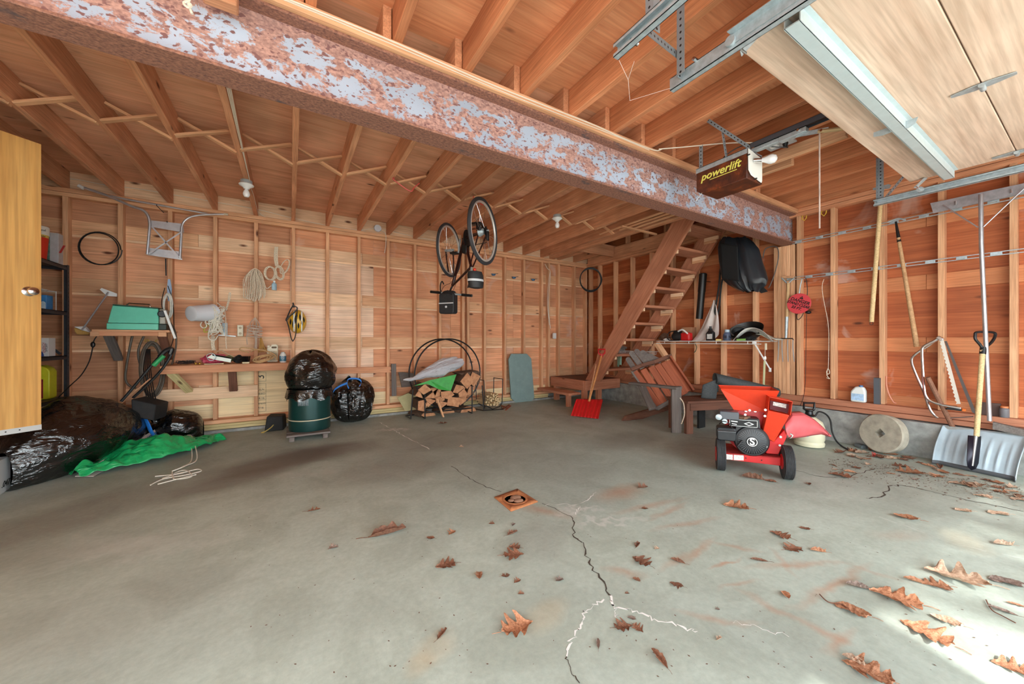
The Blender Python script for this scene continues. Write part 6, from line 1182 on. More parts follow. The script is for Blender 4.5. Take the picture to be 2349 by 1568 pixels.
# snow pusher
t = thing('snow_pusher', 'wide pale grey plastic snow pusher standing on its edge by the right wall', 'snow shovel', onZ(2240, 1090))
BL, BR = onZ(2141, 1062), onZ(2338, 1105); wd_ = (BR - BL); bn = V((wd_.y, -wd_.x, 0)).normalized(); bn = bn if bn.dot(O - BL) > 0 else -bn
hL = 1.0
ztl = at(2150, 985, dep(BL)).z; ztr = at(2335, 1008, dep(BR)).z; Hh = (ztl + ztr) / 2
def pusher(u, v):
    p = BL + wd_ * (u * (1 - .03 * (1 - v)) + .015 * (1 - v)); curve = .09 * (v ** 2) - .05 * v; rib = .012 * (.5 + .5 * math.cos(u * math.pi * 2 * 8.0)) ** 3 * math.sin(math.pi * min(1, v * 1.15))
    edge = .04 * (max(0, abs(u - .5) - .42) / .08) ** 2
    return V((p.x, p.y, .012 + Hh * v)) - bn * (.16 * v + curve - rib - edge)
M_push = plain('pale_blue_grey_plastic', (178, 194, 204), .45, nz=.05)
MB().grid(pusher, 100, 24).build('scoop', M_push, t, thick=.006)
q = MB().grid(lambda u, v: pusher(u, .0) + V((0, 0, -.010 + .035 * v)) + bn * .004, 40, 2); q.build('wear_strip', plain('dark_wear_strip', (84, 86, 90), .5), t, thick=.004)
a_, b_ = onX(2128, 865, 5.02), pusher(.12, .9) - bn * .03; MB().tube([a_, b_, b_ + (b_ - a_) * .15], .018, 10).build('handle_shaft', wood('brown_handle', (150, 106, 84), (120, 80, 60), 0, var=.05), t)
# spade
t = thing('drain_spade', 'spade with black D grip and narrow black blade in front of the snow pusher', 'spade', onZ(2232, 1092))
ps = pusher(.5, .3) + bn * .05; dS = dep(ps); 
tip = at(2226, 1076, dS - .03); top = at(2282, 775, dS + .16) ; 
def sp(px, py): f = (1076 - py) / 300; return at(px, py, dS - .03 + .12 * f)
MB().tube([sp(2254, 803), sp(2240, 1000)], .0165, 12).build('shaft', wood('ash_handle', (232, 206, 158), (214, 182, 130), 0, var=.04), t)
q = MB(); q.tube(spline([sp(*a_) for a_ in ((2255, 800), (2248, 790), (2238, 778), (2237, 768), (2240, 762), (2260, 761), (2281, 763), (2282, 772), (2274, 785), (2261, 796), (2257, 802))], 6), .010, 8); q.build('d_grip', M_black, t); MB().tube([sp(2256, 796), sp(2254, 812)], .020, 12).build('grip_socket', M_black, t)
q = MB(); 
P = [(2221, 998), (2250, 1000), (2249, 1020), (2244, 1062), (2238, 1075), (2228, 1078), (2220, 1070), (2218, 1055)]
vs0 = [sp(*a_) for a_ in P]; q.add(vs0, [tuple(range(len(P)))]); q.build('blade', plain('navy_steel', (34, 30, 44), .35, .4), t, thick=.005)
MB().tube([sp(2238, 1000), sp(2230, 1068)], [.014, .008], 10).build('blade_rib', plain('worn_steel', (150, 146, 144), .4, .6), t)
# grey board on the sill at the far right
solo(MB().prism(pxline([(2277, 968), (2349, 985), (2349, 1000), (2277, 984)], X=5.08), (.06, 0, 0)).build('grey_timber', M_grey), 'grey timber offcut lying on the concrete ledge at the right edge', 'board')
solo(MB().bar(onX(2180, 958, 5.12), onX(2232, 955, 5.12), .03, .006).build('flat_blade', plain('dark_steel', (92, 84, 82), .5, .4)), 'dark flat saw blade lying on the concrete ledge', 'blade')
# grindstone
t = thing('grindstone', 'round grey grindstone with a square hole leaning on the concrete ledge', 'grindstone', onZ(2035, 1038))
c = onX(2026, 998, 4.93); rg = .185; c = V((4.97, onX(2026, 998, 4.97).y, rg + .01)); axg = V((-.93, .34, .14)).normalized(); tg = .085
q = MB(); prof = [(.045, .0), (rg * .93, 0), (rg, .01), (rg, tg - .01), (rg * .95, tg)]; 
seg = 48; a1 = axg.orthogonal().normalized(); a2 = axg.cross(a1); vs_ = []
rings = [(.036, tg * 0, 1), (rg * .95, 0, 0), (rg, .012, 0), (rg * 1.005, tg - .012, 0), (rg * .95, tg, 0), (.036, tg, 1)]
for r_, h_, sq in rings:
    for k in range(seg):
        th = 2 * math.pi * k / seg; rr_ = r_ * (1.0 / max(abs(math.cos(th)), abs(math.sin(th)))) * .9 if sq else r_ * (1 + .012 * math.sin(5 * th)); vs_.append(c + axg * (h_ - tg / 2) + a1 * math.cos(th) * rr_ + a2 * math.sin(th) * rr_)
fs = []
for i in range(len(rings)):
    for k in range(seg): fs.append((i * seg + k, i * seg + (k + 1) % seg, ((i + 1) % len(rings)) * seg + (k + 1) % seg, ((i + 1) % len(rings)) * seg + k))
q.add(vs_, fs); q.build('stone', M_stone, t)
# black sprayer hose + sprayer
t = thing('garden_sprayer', 'cream plastic pump sprayer with black handle behind the red chipper', 'sprayer', onZ(1858, 1020))
ds = dep(onZ(1858, 1022)) ; c = onZ(1856, 1022)
q = MB().lathe([(.09, 0), (.125, .012), (.13, .04), (.12, .06), (.13, .08), (.13, .20), (.11, .26), (.06, .30), (.045, .31)], c, seg=32); q.build('tank', plain('cream_tank', (222, 216, 186), .4), t)
k0 = at(1853, 954, ds); zk = k0.z; MB().lathe([(.045, 0), (.05, .02), (.035, .03), (.03, .06), (.045, .07), (.045, .08)], V((c.x, c.y, .305)), seg=20).build('pump_collar', M_black, t)
hz = at(1853, 935, ds).z; q = MB(); q.tube([V((c.x, c.y, .36)) + RT * x + V((0, 0, z)) for x, z in ((-.01, 0), (-.055, .03), (-.055, .09), (.055, .09), (.055, .03), (.01, 0))], .011, 8); q.build('pump_handle', M_black, t)
q = MB(); q.tube(spline([V((c.x, c.y, .33)), at(1868, 955, ds), at(1878, 944, ds), at(1895, 950, ds), at(1905, 965, ds), at(1909, 990, ds - .02), at(1918, 1010, ds - .05), onZ(1930, 1022, .01), onZ(1945, 1030, .01)], 8), .008, 8); q.build('spray_hose', M_black, t)
MB().box(c + V((-.135, -.04, .12)) , c + V((-.128, .05, .2))).build('label_panel', plain('blue_white_label', (168, 196, 224), .5, nz=.25, nscale=40), t)
c = onZ(1975, 1027); solo(MB().obox(c + V((0, 0, .02)), RT * .03, FW * .04, (0, 0, .018)).build('small_grey_box', plain('grey_metal_box', (112, 120, 124), .4, .3), bev=.003), 'small grey metal box on the floor left of the grindstone', 'box')
# ================================================================ RED SNOW SHOVEL
t = thing('snow_shovel', 'red plastic snow shovel with wooden shaft leaning against the stair landing', 'snow shovel', onZ(1345, 955))
Lb, Rb = onZ(1309, 953, .012), onZ(1372, 960, .012); Lt, Rt = at(1325, 915, 5.50), at(1386, 916, 5.46)
def shov(u, v):
    p = (Lb * (1 - u) + Rb * u) * (1 - v) + (Lt * (1 - u) + Rt * u) * v; return p + V((.0, .05 * math.sin(math.pi * v * .5), 0)) * .6 + FW * (-.011 * math.cos(u * 2 * math.pi * 8) - .05 * (v - v * v))
MB().grid(shov, 100, 14).build('scoop', M_red, t, thick=.006)
a_ = Lt.lerp(Rt, .45); tp = at(1380, 815, 5.95); MB().cyl(a_.lerp(Lb.lerp(Rb, .5), .12), tp, .0155, seg=12).build('shaft', wood('orange_handle', (222, 160, 104), (196, 130, 76), 0, var=.04), t)
q = MB(); u_ = RT; q.tube([tp, tp + V((0, 0, .04)) - u_ * .05, tp + V((0, 0, .10)) - u_ * .055, tp + V((0, 0, .10)) + u_ * .055, tp + V((0, 0, .04)) + u_ * .05, tp], .014, 8, closed=False); q.build('d_grip', M_red, t); MB().cyl(tp - V((0, 0, .03)), tp + V((0, 0, .03)), .022, seg=12).build('grip_socket', M_red, t)
solo(MB().cyl(at(1347, 934, 6.02), at(1379, 778, 6.20), .010, seg=8).build('thin_cane', M_stud), 'thin wooden cane leaning beside the red snow shovel', 'cane')
# ================================================================ ADIRONDACK CHAIR (broken, on its side) and bench
dA = 5.0
def q3(px, py, d): return at(px, py, d)
t = thing('adirondack_chair', 'broken wooden slatted garden chair tipped on its side beside the landing', 'chair', onZ(1500, 960))
def cd_(px, py): # plane of the slatted seat/back: nearer at lower right
    f = (px - 1440) / 150 * -.25 + (py - 800) / 170 * -.35; return at(px, py, 5.15 + f)
sl = [((1452, 853), (1513, 937)), ((1472, 848), (1526, 932)), ((1490, 842), (1541, 922)), ((1505, 837), (1555, 912)), ((1520, 831), (1568, 905)), ((1533, 826), (1580, 897))]
for k, ((ax_, ay_), (bx_, by_)) in enumerate(sl):
    o_ = cd_(ax_, ay_) ; n_ = (cd_(bx_, by_) - o_).cross(cd_(ax_ + 20, ay_ - 6) - o_).normalized(); n_ = n_ if n_.dot(O - o_) > 0 else -n_
    plank('seat_slat', cd_(ax_ + 3, ay_ - 1), cd_(bx_ + 3, by_ - 1), .086, .018, M_redw, t, up=n_)
M_sd = M_redw
n_ = (cd_(1513, 937) - cd_(1452, 853)).cross(cd_(1472, 848) - cd_(1452, 853)).normalized(); n_ = n_ if n_.dot(O - cd_(1452, 853)) > 0 else -n_
pts = [cd_(*a_) for a_ in ((1448, 849), (1470, 840), (1500, 832), (1530, 820), (1541, 817))]
for a_, b_ in zip(pts, pts[1:]): plank('back_rail', a_ + n_ * .02, b_ + n_ * .02, .045, .05, M_brownw, t, up=n_)
plank('side_rail', cd_(1537, 820) + n_ * .03, cd_(1590, 898) + n_ * .03, .10, .025, M_redw, t, up=n_.cross(cd_(1590, 898) - cd_(1537, 820)).normalized()); plank('side_rail', cd_(1449, 853) + n_ * .015, cd_(1508, 940) + n_ * .015, .025, .04, M_grey, t, up=n_)
plank('lower_rail', cd_(1507, 938) + n_ * .02, cd_(1546, 916) + n_ * .02, .05, .03, M_grey, t, up=n_)
for k, (a_, b_) in enumerate((((1458, 850), (1441, 822)), ((1474, 844), (1449, 808)), ((1488, 838), (1461, 803)), ((1503, 834), (1475, 806)), ((1517, 829), (1490, 814)))):
    p, r_ = cd_(*a_) - n_ * .02, cd_(*b_) - n_ * .05; w_ = .07; x_ = (r_ - p).normalized(); s_ = n_.cross(x_).normalized(); P = [p - s_ * w_ / 2, p + s_ * w_ / 2, r_ + s_ * w_ / 2]
    P += [r_ + s_ * (w_ / 2) * math.cos(a) + x_ * (w_ / 2) * math.sin(a) for a in [math.pi * j / 6 for j in range(1, 6)]] + [r_ - s_ * w_ / 2]
    MB().prism(P, n_ * .018).build('back_slat', M_grey, t)
plank('rear_leg', at(1470, 880, 4.95), at(1497, 938, 4.6), .09, .035, M_grey, t, up=n_)
arm_l, arm_r = at(1448, 878, 4.75), at(1558, 890, 4.15)
plank('arm', arm_l, arm_r, .11, .028, M_grey, t); lg = onZ(1551, 992); plank('front_leg', V((lg.x, lg.y, 0)), V((lg.x, lg.y, arm_r.z - .005)), .115, .035, M_grey, t, up=FW)
q = MB(); g0, g1_ = onZ(1430, 966), onZ(1560, 950); hd3 = (g1_ - g0)
P = [g0 + V((0, 0, .005)), g0 + hd3 * .12 + V((0, 0, .0)), g0 + hd3 * .33 + V((0, 0, 0)), g0 + hd3 + V((0, 0, .12)), g0 + hd3 + V((0, 0, .26)), g0 + hd3 * .45 + V((0, 0, .13)), g0 + hd3 * .06 + V((0, 0, .07))]
MB().prism(P, (-.012, .035, 0)).build('curved_runner', M_brownw, t, bev=.006)
q = MB(); q.tube(spline([at(1560, 912, 4.15), at(1568, 925, 4.1), at(1570, 950, 4.05), at(1563, 972, 4.0)], 6), .006, 6); q.build('loose_cord', M_rope, t)
# dark bench with roofing felt
t = thing('low_bench', 'dark brown wooden bench behind the red chipper', 'bench', onZ(1610, 990))
fl_, fr_ = onZ(1577, 993), onZ(1655, 1010); 
zb1 = at(1570, 922, dep(fl_)).z
Bx0, By0 = fl_.x, fl_.y
ux = V((.94, -.34, 0)).normalized(); uy = V((.34, .94, 0)).normalized(); B0 = V((Bx0, By0, 0))
def bp(a, b, z): return B0 + ux * a + uy * b + V((0, 0, z))
Lb_ = .85; zt = max(.38, min(.5, zb1))
for k in range(3): plank('seat_board', bp(-.06, -.02 + .14 * k, zt), bp(Lb_ + .06, -.02 + .14 * k, zt), .13, .028, M_brownw, t)
for a in (0, Lb_ - .02):
    for b in (-.02, .28): plank('leg', bp(a, b, 0), bp(a, b, zt - .016), .09, .05, M_brownw, t, up=uy)
plank('apron', bp(0, -.04, zt - .06), bp(Lb_, -.04, zt - .06), .09, .03, M_brownw, t, up=uy)
solo(MB().box(bp(.30, .18, 0), bp(.42, .25, .30)).build('dark_block', M_blackmat), 'dark upright block under the bench', 'block')
t = thing('felt_roll', 'half unrolled dark grey roofing felt lying on the bench behind the chipper', 'roofing felt', bp(.4, .1, zt + .02))
dfel = dep(bp(.3, .1, .5)); r0, r1 = at(1640, 868, dfel), at(1785, 900, dfel - .12)
M_felt = plain('roofing_felt', (66, 70, 72), .75, nz=.25, nscale=70)
def feltf(u, v):
    th = math.radians(205) - u * math.radians(330); c_ = r0.lerp(r1, v); ax_ = (r1 - r0).normalized(); up_ = V((0, 0, 1)); sd_ = ax_.cross(up_).normalized(); rr_ = .085 - .012 * u - .02 * v; return c_ + (sd_ * math.cos(th) + up_ * math.sin(th) * .85) * rr_
MB().grid(feltf, 40, 12).build('rolled_part', M_felt, t, thick=.004)
f0 = feltf(0, 0); q = MB().grid(lambda u, v: at(1648 - 36 * u - 4 * u * v, 868 + 14 * u + (50 - 20 * u) * v ** 1.2 * (1 if u > .1 else .6), dfel - .02 - .03 * math.sin(3 * u)), 14, 12); q.build('hanging_flap', M_felt, t, thick=.004)
MB().grid(lambda u, v: r0.lerp(r1, .05 + .9 * u) + V((0, 0, -.07)) + RT * .0 - FW * (.08 + .04 * v) + V((0, 0, -.045 * v + .014 * math.sin(u * 11))), 30, 6).build('front_edge', M_felt, t, thick=.004)
# ================================================================ RED CHIPPER SHREDDER
def dch(px): return 3.125 - .199 * (px - 1652) / 152
def k(px, py, o=0): return at(px, py, dch(px) + o)
AX = V((.55, -.835, 0)).normalized(); FR = V((-.835, -.55, 0)).normalized(); Z1 = V((0, 0, 1))
t = thing('wood_chipper', 'red wheeled wood chipper with black petrol engine on the garage floor', 'wood chipper', onZ(1730, 1085))
M_tread = plain('rubber_tyre', (52, 52, 54), .8, nz=.25, nscale=30, bmp=.3)
for nm, px, py in (('wheel', 1652, 1076), ('wheel', 1804, 1097)):
    g = onZ(px, py); c = V((g.x, g.y, .132)) - FR * .0; w = MB()
    prof = [(.05, -.03), (.10, -.032), (.122, -.030)]
    for j in range(7): x_ = -.026 + j * .0087; prof += [(.132, x_), (.132, x_ + .005), (.127, x_ + .006), (.127, x_ + .0075)]
    prof += [(.122, .036), (.10, .037), (.05, .035)]; w.lathe(prof, c, AX, 40); w.build('wheel', M_tread, t)
    MB().lathe([(.02, -.036), (.06, -.034), (.06, .038), (.02, .042)], c, AX, 20).build('rim', M_red, t)
# deck and front lip
a_, b_, c_, d_ = k(1662, 1038), k(1791, 1049), k(1791, 1068), k(1662, 1053)
q = MB(); q.prism([a_, b_, c_, d_], -FR * .02); q.build('front_lip', M_red, t, bev=.003)
bk_ = -FR * .34; q = MB(); q.prism([a_, b_, b_ + bk_, a_ + bk_], (0, 0, -.008)); q.build('deck', plain('dusty_red', (170, 44, 40), .8, nz=.3), t, smooth=False)
lab = plain('data_label', (206, 204, 200), .5, nz=.3, nscale=90)
for x0, x1 in ((1666, 1681), (1683, 1706)): 
    y0 = 1041 + (x0 - 1666) * .09; MB().prism([k(x0, y0, -.004), k(x1, y0 + 1.5, -.004), k(x1, y0 + 13, -.004), k(x0, y0 + 12, -.004)], FR * .001).build('data_label', lab, t, smooth=False)
for px, py in ((1711, 1050), (1747, 1055)): p = k(px, py, -.003); MB().cyl(p, p + FR * .002, .005, seg=10).build('lip_hole', M_ink, t)
M_eng = plain('engine_black', (30, 31, 34), .42, nz=.2, nscale=30)
# blower housing with recoil starter
c = k(1724, 1011, .0); R_ = 35 * dch(1724) / F
MB().lathe([(R_ * .8, -.10), (R_, -.09), (R_, .0), (R_ * .92, .012), (R_ * .86, .012)], c, FR, 40).build('blower_housing', M_eng, t)
MB().lathe([(R_ * .28, .0), (R_ * .84, .004), (R_ * .84, .016), (R_ * .80, .018), (R_ * .32, .026), (R_ * .30, .03)], c, FR, 40).build('starter_cover', M_eng, t)
for j in range(36):
    a = 2 * math.pi * j / 36; u_ = AX * math.cos(a) + Z1 * math.sin(a); MB().bar(c + u_ * R_ * .36 + FR * .024, c + u_ * R_ * .78 + FR * .019, .003, .006, up=FR).build('grille_rib', plain('engine_grey', (92, 94, 98), .4), t, smooth=False)
MB().lathe([(R_ * .29, .028), (R_ * .29, .034)], c, FR, 28).build('centre_badge', M_ink, t)
MB().lathe([(R_ * .29, .033), (R_ * .29, .036), (R_ * .25, .036), (R_ * .25, .033)], c, FR, 28).build('badge_ring', M_white, t)
text('lettering', 'S', c + FR * .0345, AX, FR, R_ * .62, M_white, t, bold=.002)
# shroud above
P = [k(1694, 957), k(1742, 961), k(1746, 990), k(1738, 1012), k(1698, 1012), k(1684, 990)]
MB().prism(P, -FR * .12).build('engine_shroud', M_eng, t, bev=.006)
P = [k(1674, 961, -.008), k(1737, 965, -.008), k(1737, 980, -.008), k(1674, 975, -.008)]
MB().prism(P, -FR * .01).build('decal_plate', M_ink, t, smooth=False)
for j in range(4): MB().bar(P[j] + FR * .002, P[(j + 1) % 4] + FR * .002, .0025, .0025, up=FR).build('decal_frame', M_white, t, smooth=False)
cc_ = k(1718, 972, -.011); MB().prism([cc_ + AX * .036, cc_ + Z1 * .016, cc_ - AX * .036, cc_ - Z1 * .016], FR * .0015).build('diamond_badge', M_white, t, smooth=False); MB().prism([cc_ + AX * .024, cc_ + Z1 * .010, cc_ - AX * .024, cc_ - Z1 * .010], FR * .0022).build('diamond_badge_inner', M_ink, t, smooth=False)
MB().bar(k(1677, 965, -.013), k(1692, 967, -.013), .008, .002, up=FR).build('warning_text_block', M_white, t, smooth=False); MB().bar(k(1679, 971, -.013), k(1690, 973, -.013), .006, .002, up=FR).build('warning_text_block', M_white, t, smooth=False)
# fuel tank, air cleaner, muffler
q = MB(); rrprism(q, k(1665, 992, .03), AX, Z1, FR * .12, 38 * 3.1 / F, 30 * 3.1 / F, .02); q.build('fuel_tank', M_eng, t, bev=.008)
MB().bar(k(1645, 985, -.02), k(1686, 987, -.02), .004, .13, up=FR).build('tank_seam', plain('engine_grey', (92, 94, 98), .4), t, smooth=False)
q = MB(); rrprism(q, k(1671, 950, .03), AX, Z1, FR * .13, 38 * 3.1 / F, 18 * 3.1 / F, .008); q.build('air_cleaner', plain('air_cleaner_grey', (78, 80, 86), .35), t, bev=.006)
MB().lathe([(.012, 0), (.024, .004), (.024, .025), (.012, .03)], k(1648, 955, -.01), FR, 18).build('primer_knob', M_galv, t); MB().lathe([(.01, 0), (.02, .004), (.02, .02)], k(1662, 965, -.02), FR, 16).build('fuel_cap', M_galv, t)
MB().tube(spline([k(1650, 972, -.01), k(1658, 966, -.04), k(1672, 970, -.03), k(1680, 982, -.02)], 5), .004, 6).build('fuel_line', M_black, t); MB().tube([k(1702, 1010, -.03), k(1692, 1022, -.05)], .009, 8).build('pull_handle', M_iron, t)
MB().box(k(1700, 958, .02) - V((.05, .05, 0)), k(1700, 958, .02) + V((.05, .05, .018))).build('leaf_debris_on_engine', plain('dry_debris', (110, 80, 60), .95, nz=.4, nscale=60, bmp=.6), t)
# impeller drum behind the engine
c = k(1722, 985, .16); MB().lathe([(.10, -.06), (.19, -.055), (.195, -.05), (.195, .06), (.10, .065)], c, FR, 44).build('impeller_housing', M_red, t)
for j in range(8):
    a = .3 + j * .38; p = c + (AX * math.cos(a) + Z1 * math.sin(a)) * .178 + FR * .062; MB().cyl(p, p + FR * .012, .011, seg=6).build('housing_bolt', M_chrome, t)
# funnel hopper
tp4 = [k(1654, 892, .06), k(1787, 897, .02), k(1787, 897, .02) - FR * .30, k(1654, 892, .06) - FR * .30]; bt4 = [k(1684, 940, .08), k(1762, 944, .08), k(1762, 944, .08) - FR * .16, k(1684, 940, .08) - FR * .16]
q = MB().add(tp4 + bt4, [(0, 4, 5, 1), (1, 5, 6, 2), (2, 6, 7, 3), (3, 7, 4, 0)]); q.build('funnel_hopper', M_orange, t, thick=.004, smooth=False)
q = MB(); q.tube(tp4, .004, 6, closed=True); q.build('hopper_rim', M_orange, t)
# chipper chute
P0 = [k(1762, 941, -.03), k(1811, 952, -.05), k(1776, 1014, .0), k(1748, 998, .02)]; sb = -FR * .11
q = MB().prism(P0, sb); q.build('chute', M_orange, t, bev=.003)
top4 = [k(1765, 910, -.06), k(1818, 921, -.08), k(1813, 952, -.05), k(1762, 941, -.03)]
q = MB().add(top4[:4] + [p - FR * .13 for p in top4[:4]], [(3, 7, 4, 0), (1, 5, 6, 2), (4, 7, 6, 5), (0, 4, 5, 1)]); q.build('chute_mouth', M_orange, t, thick=.004, smooth=False)
q = MB(); q.prism([k(1767, 918, .01), k(1812, 927, -.01), k(1808, 947, .0), k(1766, 938, .01)], -FR * .004); q.build('chute_flap', plain('dark_rubber_flap', (92, 26, 34), .6), t, smooth=False)
q = MB(); q.prism([k(1774, 921, .0), k(1804, 927, -.015), k(1803, 936, -.01), k(1773, 929, .0)], FR * .001); q.build('warning_label', lab, t, smooth=False)
# lower volute + discharge guard
q = MB(); q.prism([k(1745, 1000, .03), k(1778, 1008, .02), k(1800, 985, .02), k(1806, 1000, .02), k(1786, 1042, .02), k(1758, 1040, .03)], -FR * .12); q.build('lower_housing', M_red, t, bev=.005)
def guard(u, v):
    # u along the arc, v across height
    A_ = [(1800, 972), (1818, 951), (1845, 950), (1868, 962), (1888, 980), (1907, 1000)]; B2 = [(1806, 1004), (1822, 1004), (1842, 1002), (1862, 998), (1884, 995), (1904, 1001)]
    f = u * 5; i = min(int(f), 4); g = f - i; a = V(A_[i]) .lerp(V(A_[i + 1]), g) if False else ((A_[i][0] * (1 - g) + A_[i + 1][0] * g), (A_[i][1] * (1 - g) + A_[i + 1][1] * g)); b = ((B2[i][0] * (1 - g) + B2[i + 1][0] * g), (B2[i][1] * (1 - g) + B2[i + 1][1] * g))
    return at(a[0] * (1 - v) + b[0] * v, a[1] * (1 - v) + b[1] * v, 2.98 - .05 * math.sin(math.pi * v) + .16 * u)
MB().grid(guard, 40, 12).build('discharge_guard', M_pinkred, t, thick=.006)
q = MB().grid(lambda u, v: guard(u, 0) - FR * (.14 * v) + V((0, 0, .0)), 40, 3); q.build('guard_top', M_pinkred, t, thick=.005)
text('embossed_text', 'DANGER', at(1884, 984, 3.08), (ray(1900, 1000) - ray(1868, 970)), -ray(1884, 984), .04, plain('dark_emboss', (120, 40, 46), .6), t)
q = MB(); q.tube(spline([k(1805, 998, -.04), k(1812, 1004, -.05), k(1818, 998, -.05), k(1812, 994, -.05)], 5), .006, 6); q.build('wing_clip', M_chrome, t)
for px, py in ((1719, 940), (1755, 939), (1754, 953), (1790, 1001), (1788, 1020), (1757, 1023), (1709, 950)): p = k(px, py, -.0); MB().cyl(p, p + FR * .014, .010, seg=6).build('bolt', M_chrome, t)
# ================================================================ GARAGE DOOR OPENER
t = thing('door_opener', 'rusty brown garage door opener with yellow powerlift lettering hung from the joists', 'garage door opener', (2.95, 1.57, 2.29))
def rustybox():
    m, n, l, b = nt('rusty_brown_enamel'); v = coords(n, l, rnd=False); f = noise(n, l, v, 9, 6, .7, .4); r = ramp(n, [lin((52, 26, 20)), lin((98, 46, 24)), lin((170, 84, 36))], [.35, .55, .75]); l.new(f, r.inputs[0]); l.new(r.outputs[0], b.inputs['Base Color']); b.inputs['Roughness'].default_value = .4; return m
ox0, ox1, oy0, oy1, oz0, oz1 = 2.84, 3.06, 1.385, 1.775, 2.285, 2.50
P = [V((ox0, oy0, oz1)), V((ox0, oy1, oz1)), V((ox0, oy1, oz0 + .04)), V((ox0, oy1 - .05, oz0)), V((ox0, oy0 + .0, oz0))]
MB().prism(P, (ox1 - ox0, 0, 0)).build('cover', rustybox(), t, bev=.006)
MB().box((ox0 - .004, oy0, oz1), (ox1, oy1, oz1 + .004)).box((ox0 - .004, oy0 - .002, oz1 - .034), (ox0 - .001, oy1, oz1 + .004)).build('top_plate', M_galv, t, smooth=False)
text('lettering', 'powerlift', (ox0 - .003, (oy0 + oy1) / 2 + .0, 2.415), (0, -1, 0), (-1, 0, 0), .082, plain('logo_yellow', (238, 232, 110), .5), t, shear=.25, bold=.0012)
MB().box((ox0 - .004, 1.455, 2.374), (ox0 - .002, 1.66, 2.379)).build('logo_underline', plain('logo_yellow', (238, 232, 110), .5), t, smooth=False)
q = MB(); q.prism([V((ox0 + x, oy0 - .01, z)) for x, z in ((0, oz1 - .0), (.2, oz1 - .03), (.2, oz0 - .0 + .02), (.19, oz0 + .005), (.04, oz0 + .03), (.005, oz0 + .06))], (0, .006, 0)); q.build('light_reflector', plain('reflector_white', (236, 236, 230), .3), t, bev=.002)
pb = V((ox0 + .07, oy0 - .012, 2.425)); MB().cyl(pb, pb + V((.02, -.045, -.01)), .016, seg=16).build('bulb_socket', M_chrome, t); MB().lathe([(.014, 0), (.018, .015), (.031, .045), (.033, .06), (.026, .082), (.008, .092)], pb + V((.02, -.045, -.01)), (.4, -.9, -.15), 24).build('bulb', M_bulb, t)
for x, z in ((.0, 2.45), (.10, 2.30)): MB().cyl((ox0 + x, oy0 - .02, z), (ox0 + x, oy0, z), .005, seg=8).build('thumb_screw', M_iron, t)
MB().tube([V((ox0 + .0, oy1 - .05, oz0 + .01)), V((ox0 - .03, oy1 - .02, oz0 - .05))], .0018, 4).build('aerial_wire', M_white, t)
def perf():
    m, n, l, b = nt('perforated_steel'); tc = n.new('ShaderNodeTexCoord'); sp_ = n.new('ShaderNodeSeparateXYZ'); l.new(tc.outputs['Object'], sp_.inputs[0])
    def mth(op, a, b2=None, c=None):
        x = n.new('ShaderNodeMath'); x.operation = op
        for i, s in enumerate((a, b2, c)):
            if s is None: continue
            if isinstance(s, (int, float)): x.inputs[i].default_value = s
            else: l.new(s, x.inputs[i])
        return x.outputs[0]
    fx = mth('SUBTRACT', mth('FRACT', mth('MULTIPLY', sp_.outputs[0], 34)), .5); fx = mth('DIVIDE', fx, 34); d2 = mth('ADD', mth('MULTIPLY', fx, fx), mth('MULTIPLY', sp_.outputs[1], sp_.outputs[1])); mask = mth('LESS_THAN', d2, .0052 ** 2)
    c = mixc(n, l, mask, lin((150, 158, 164)), lin((30, 20, 16))); l.new(c, b.inputs['Base Color']); b.inputs['Metallic'].default_value = .4; b.inputs['Roughness'].default_value = .45; return m
M_perf = perf()
def pstrip(name, a, b, parent, up, w=.03): return plank(name, a, b, w, .003, M_perf, parent, up=up, bev=0)
def pangle(name, a, b, parent, n1, n2, w=.03):
    a, b, n1, n2 = V(a), V(b), V(n1), V(n2); pstrip(name, a, b, parent, n1, w); pstrip(name, a + n2 * w / 2 + n1 * w / 2, b + n2 * w / 2 + n1 * w / 2, parent, n2, w)
pangle('perforated_cross_bar', (2.62, 1.62, 2.66), (3.06, 1.42, 2.53), t, (-.4, -.9, 0), (0, 0, 1)) if False else None
hA, hB = at(1624, 276, dep((2.62, 1.62, 2.6))), V((2.93, 1.40, 2.53))
pstrip('perforated_cross_bar', hA, hB, t, (hB - hA).cross(V((0, 0, 1))).normalized().cross(hB - hA) * -1 if False else V((-.5, -.86, 0)))
pstrip('perforated_hanger', (2.835, 1.53, 2.50), (2.78, 1.53, 2.685), t, (0, -1, 0)) ; pstrip('perforated_hanger', (2.85, 1.74, 2.50), (2.85, 1.74, 2.69), t, (-1, 0, 0))
# rail, trolley, arm
MB().box((2.915, -1.45, 2.528), (2.918, 1.40, 2.565)).box((2.972, -1.45, 2.528), (2.975, 1.40, 2.565)).box((2.915, -1.45, 2.562), (2.975, 1.40, 2.565)).build('rail', plain('dark_rail', (88, 92, 100), .4, .5), t, smooth=False)
MB().box((2.938, -1.4, 2.535), (2.952, 1.38, 2.542)).build('drive_chain', M_black, t, smooth=False)
MB().box((2.92, 1.06, 2.492), (2.97, 1.22, 2.526)).build('trolley', M_galv, t, bev=.004); MB().cyl((2.905, 1.10, 2.515), (2.985, 1.10, 2.515), .008, seg=10).build('trolley_pin', M_chrome, t)
MB().box((2.925, 1.22, 2.50), (2.965, 1.40, 2.527)).build('rail_bracket', M_galv, t, bev=.003)
pa, pb2 = V((2.945, 1.09, 2.485)), V((2.945, .985, 2.41)); M_zinc = plain('yellow_zinc', (206, 182, 138), .4, .5)
MB().bar(V((2.945, 1.12, 2.50)), V((2.945, .95, 2.455)), .028, .006, up=(1, 0, 0)).build('arm_link', M_galv, t, smooth=False)
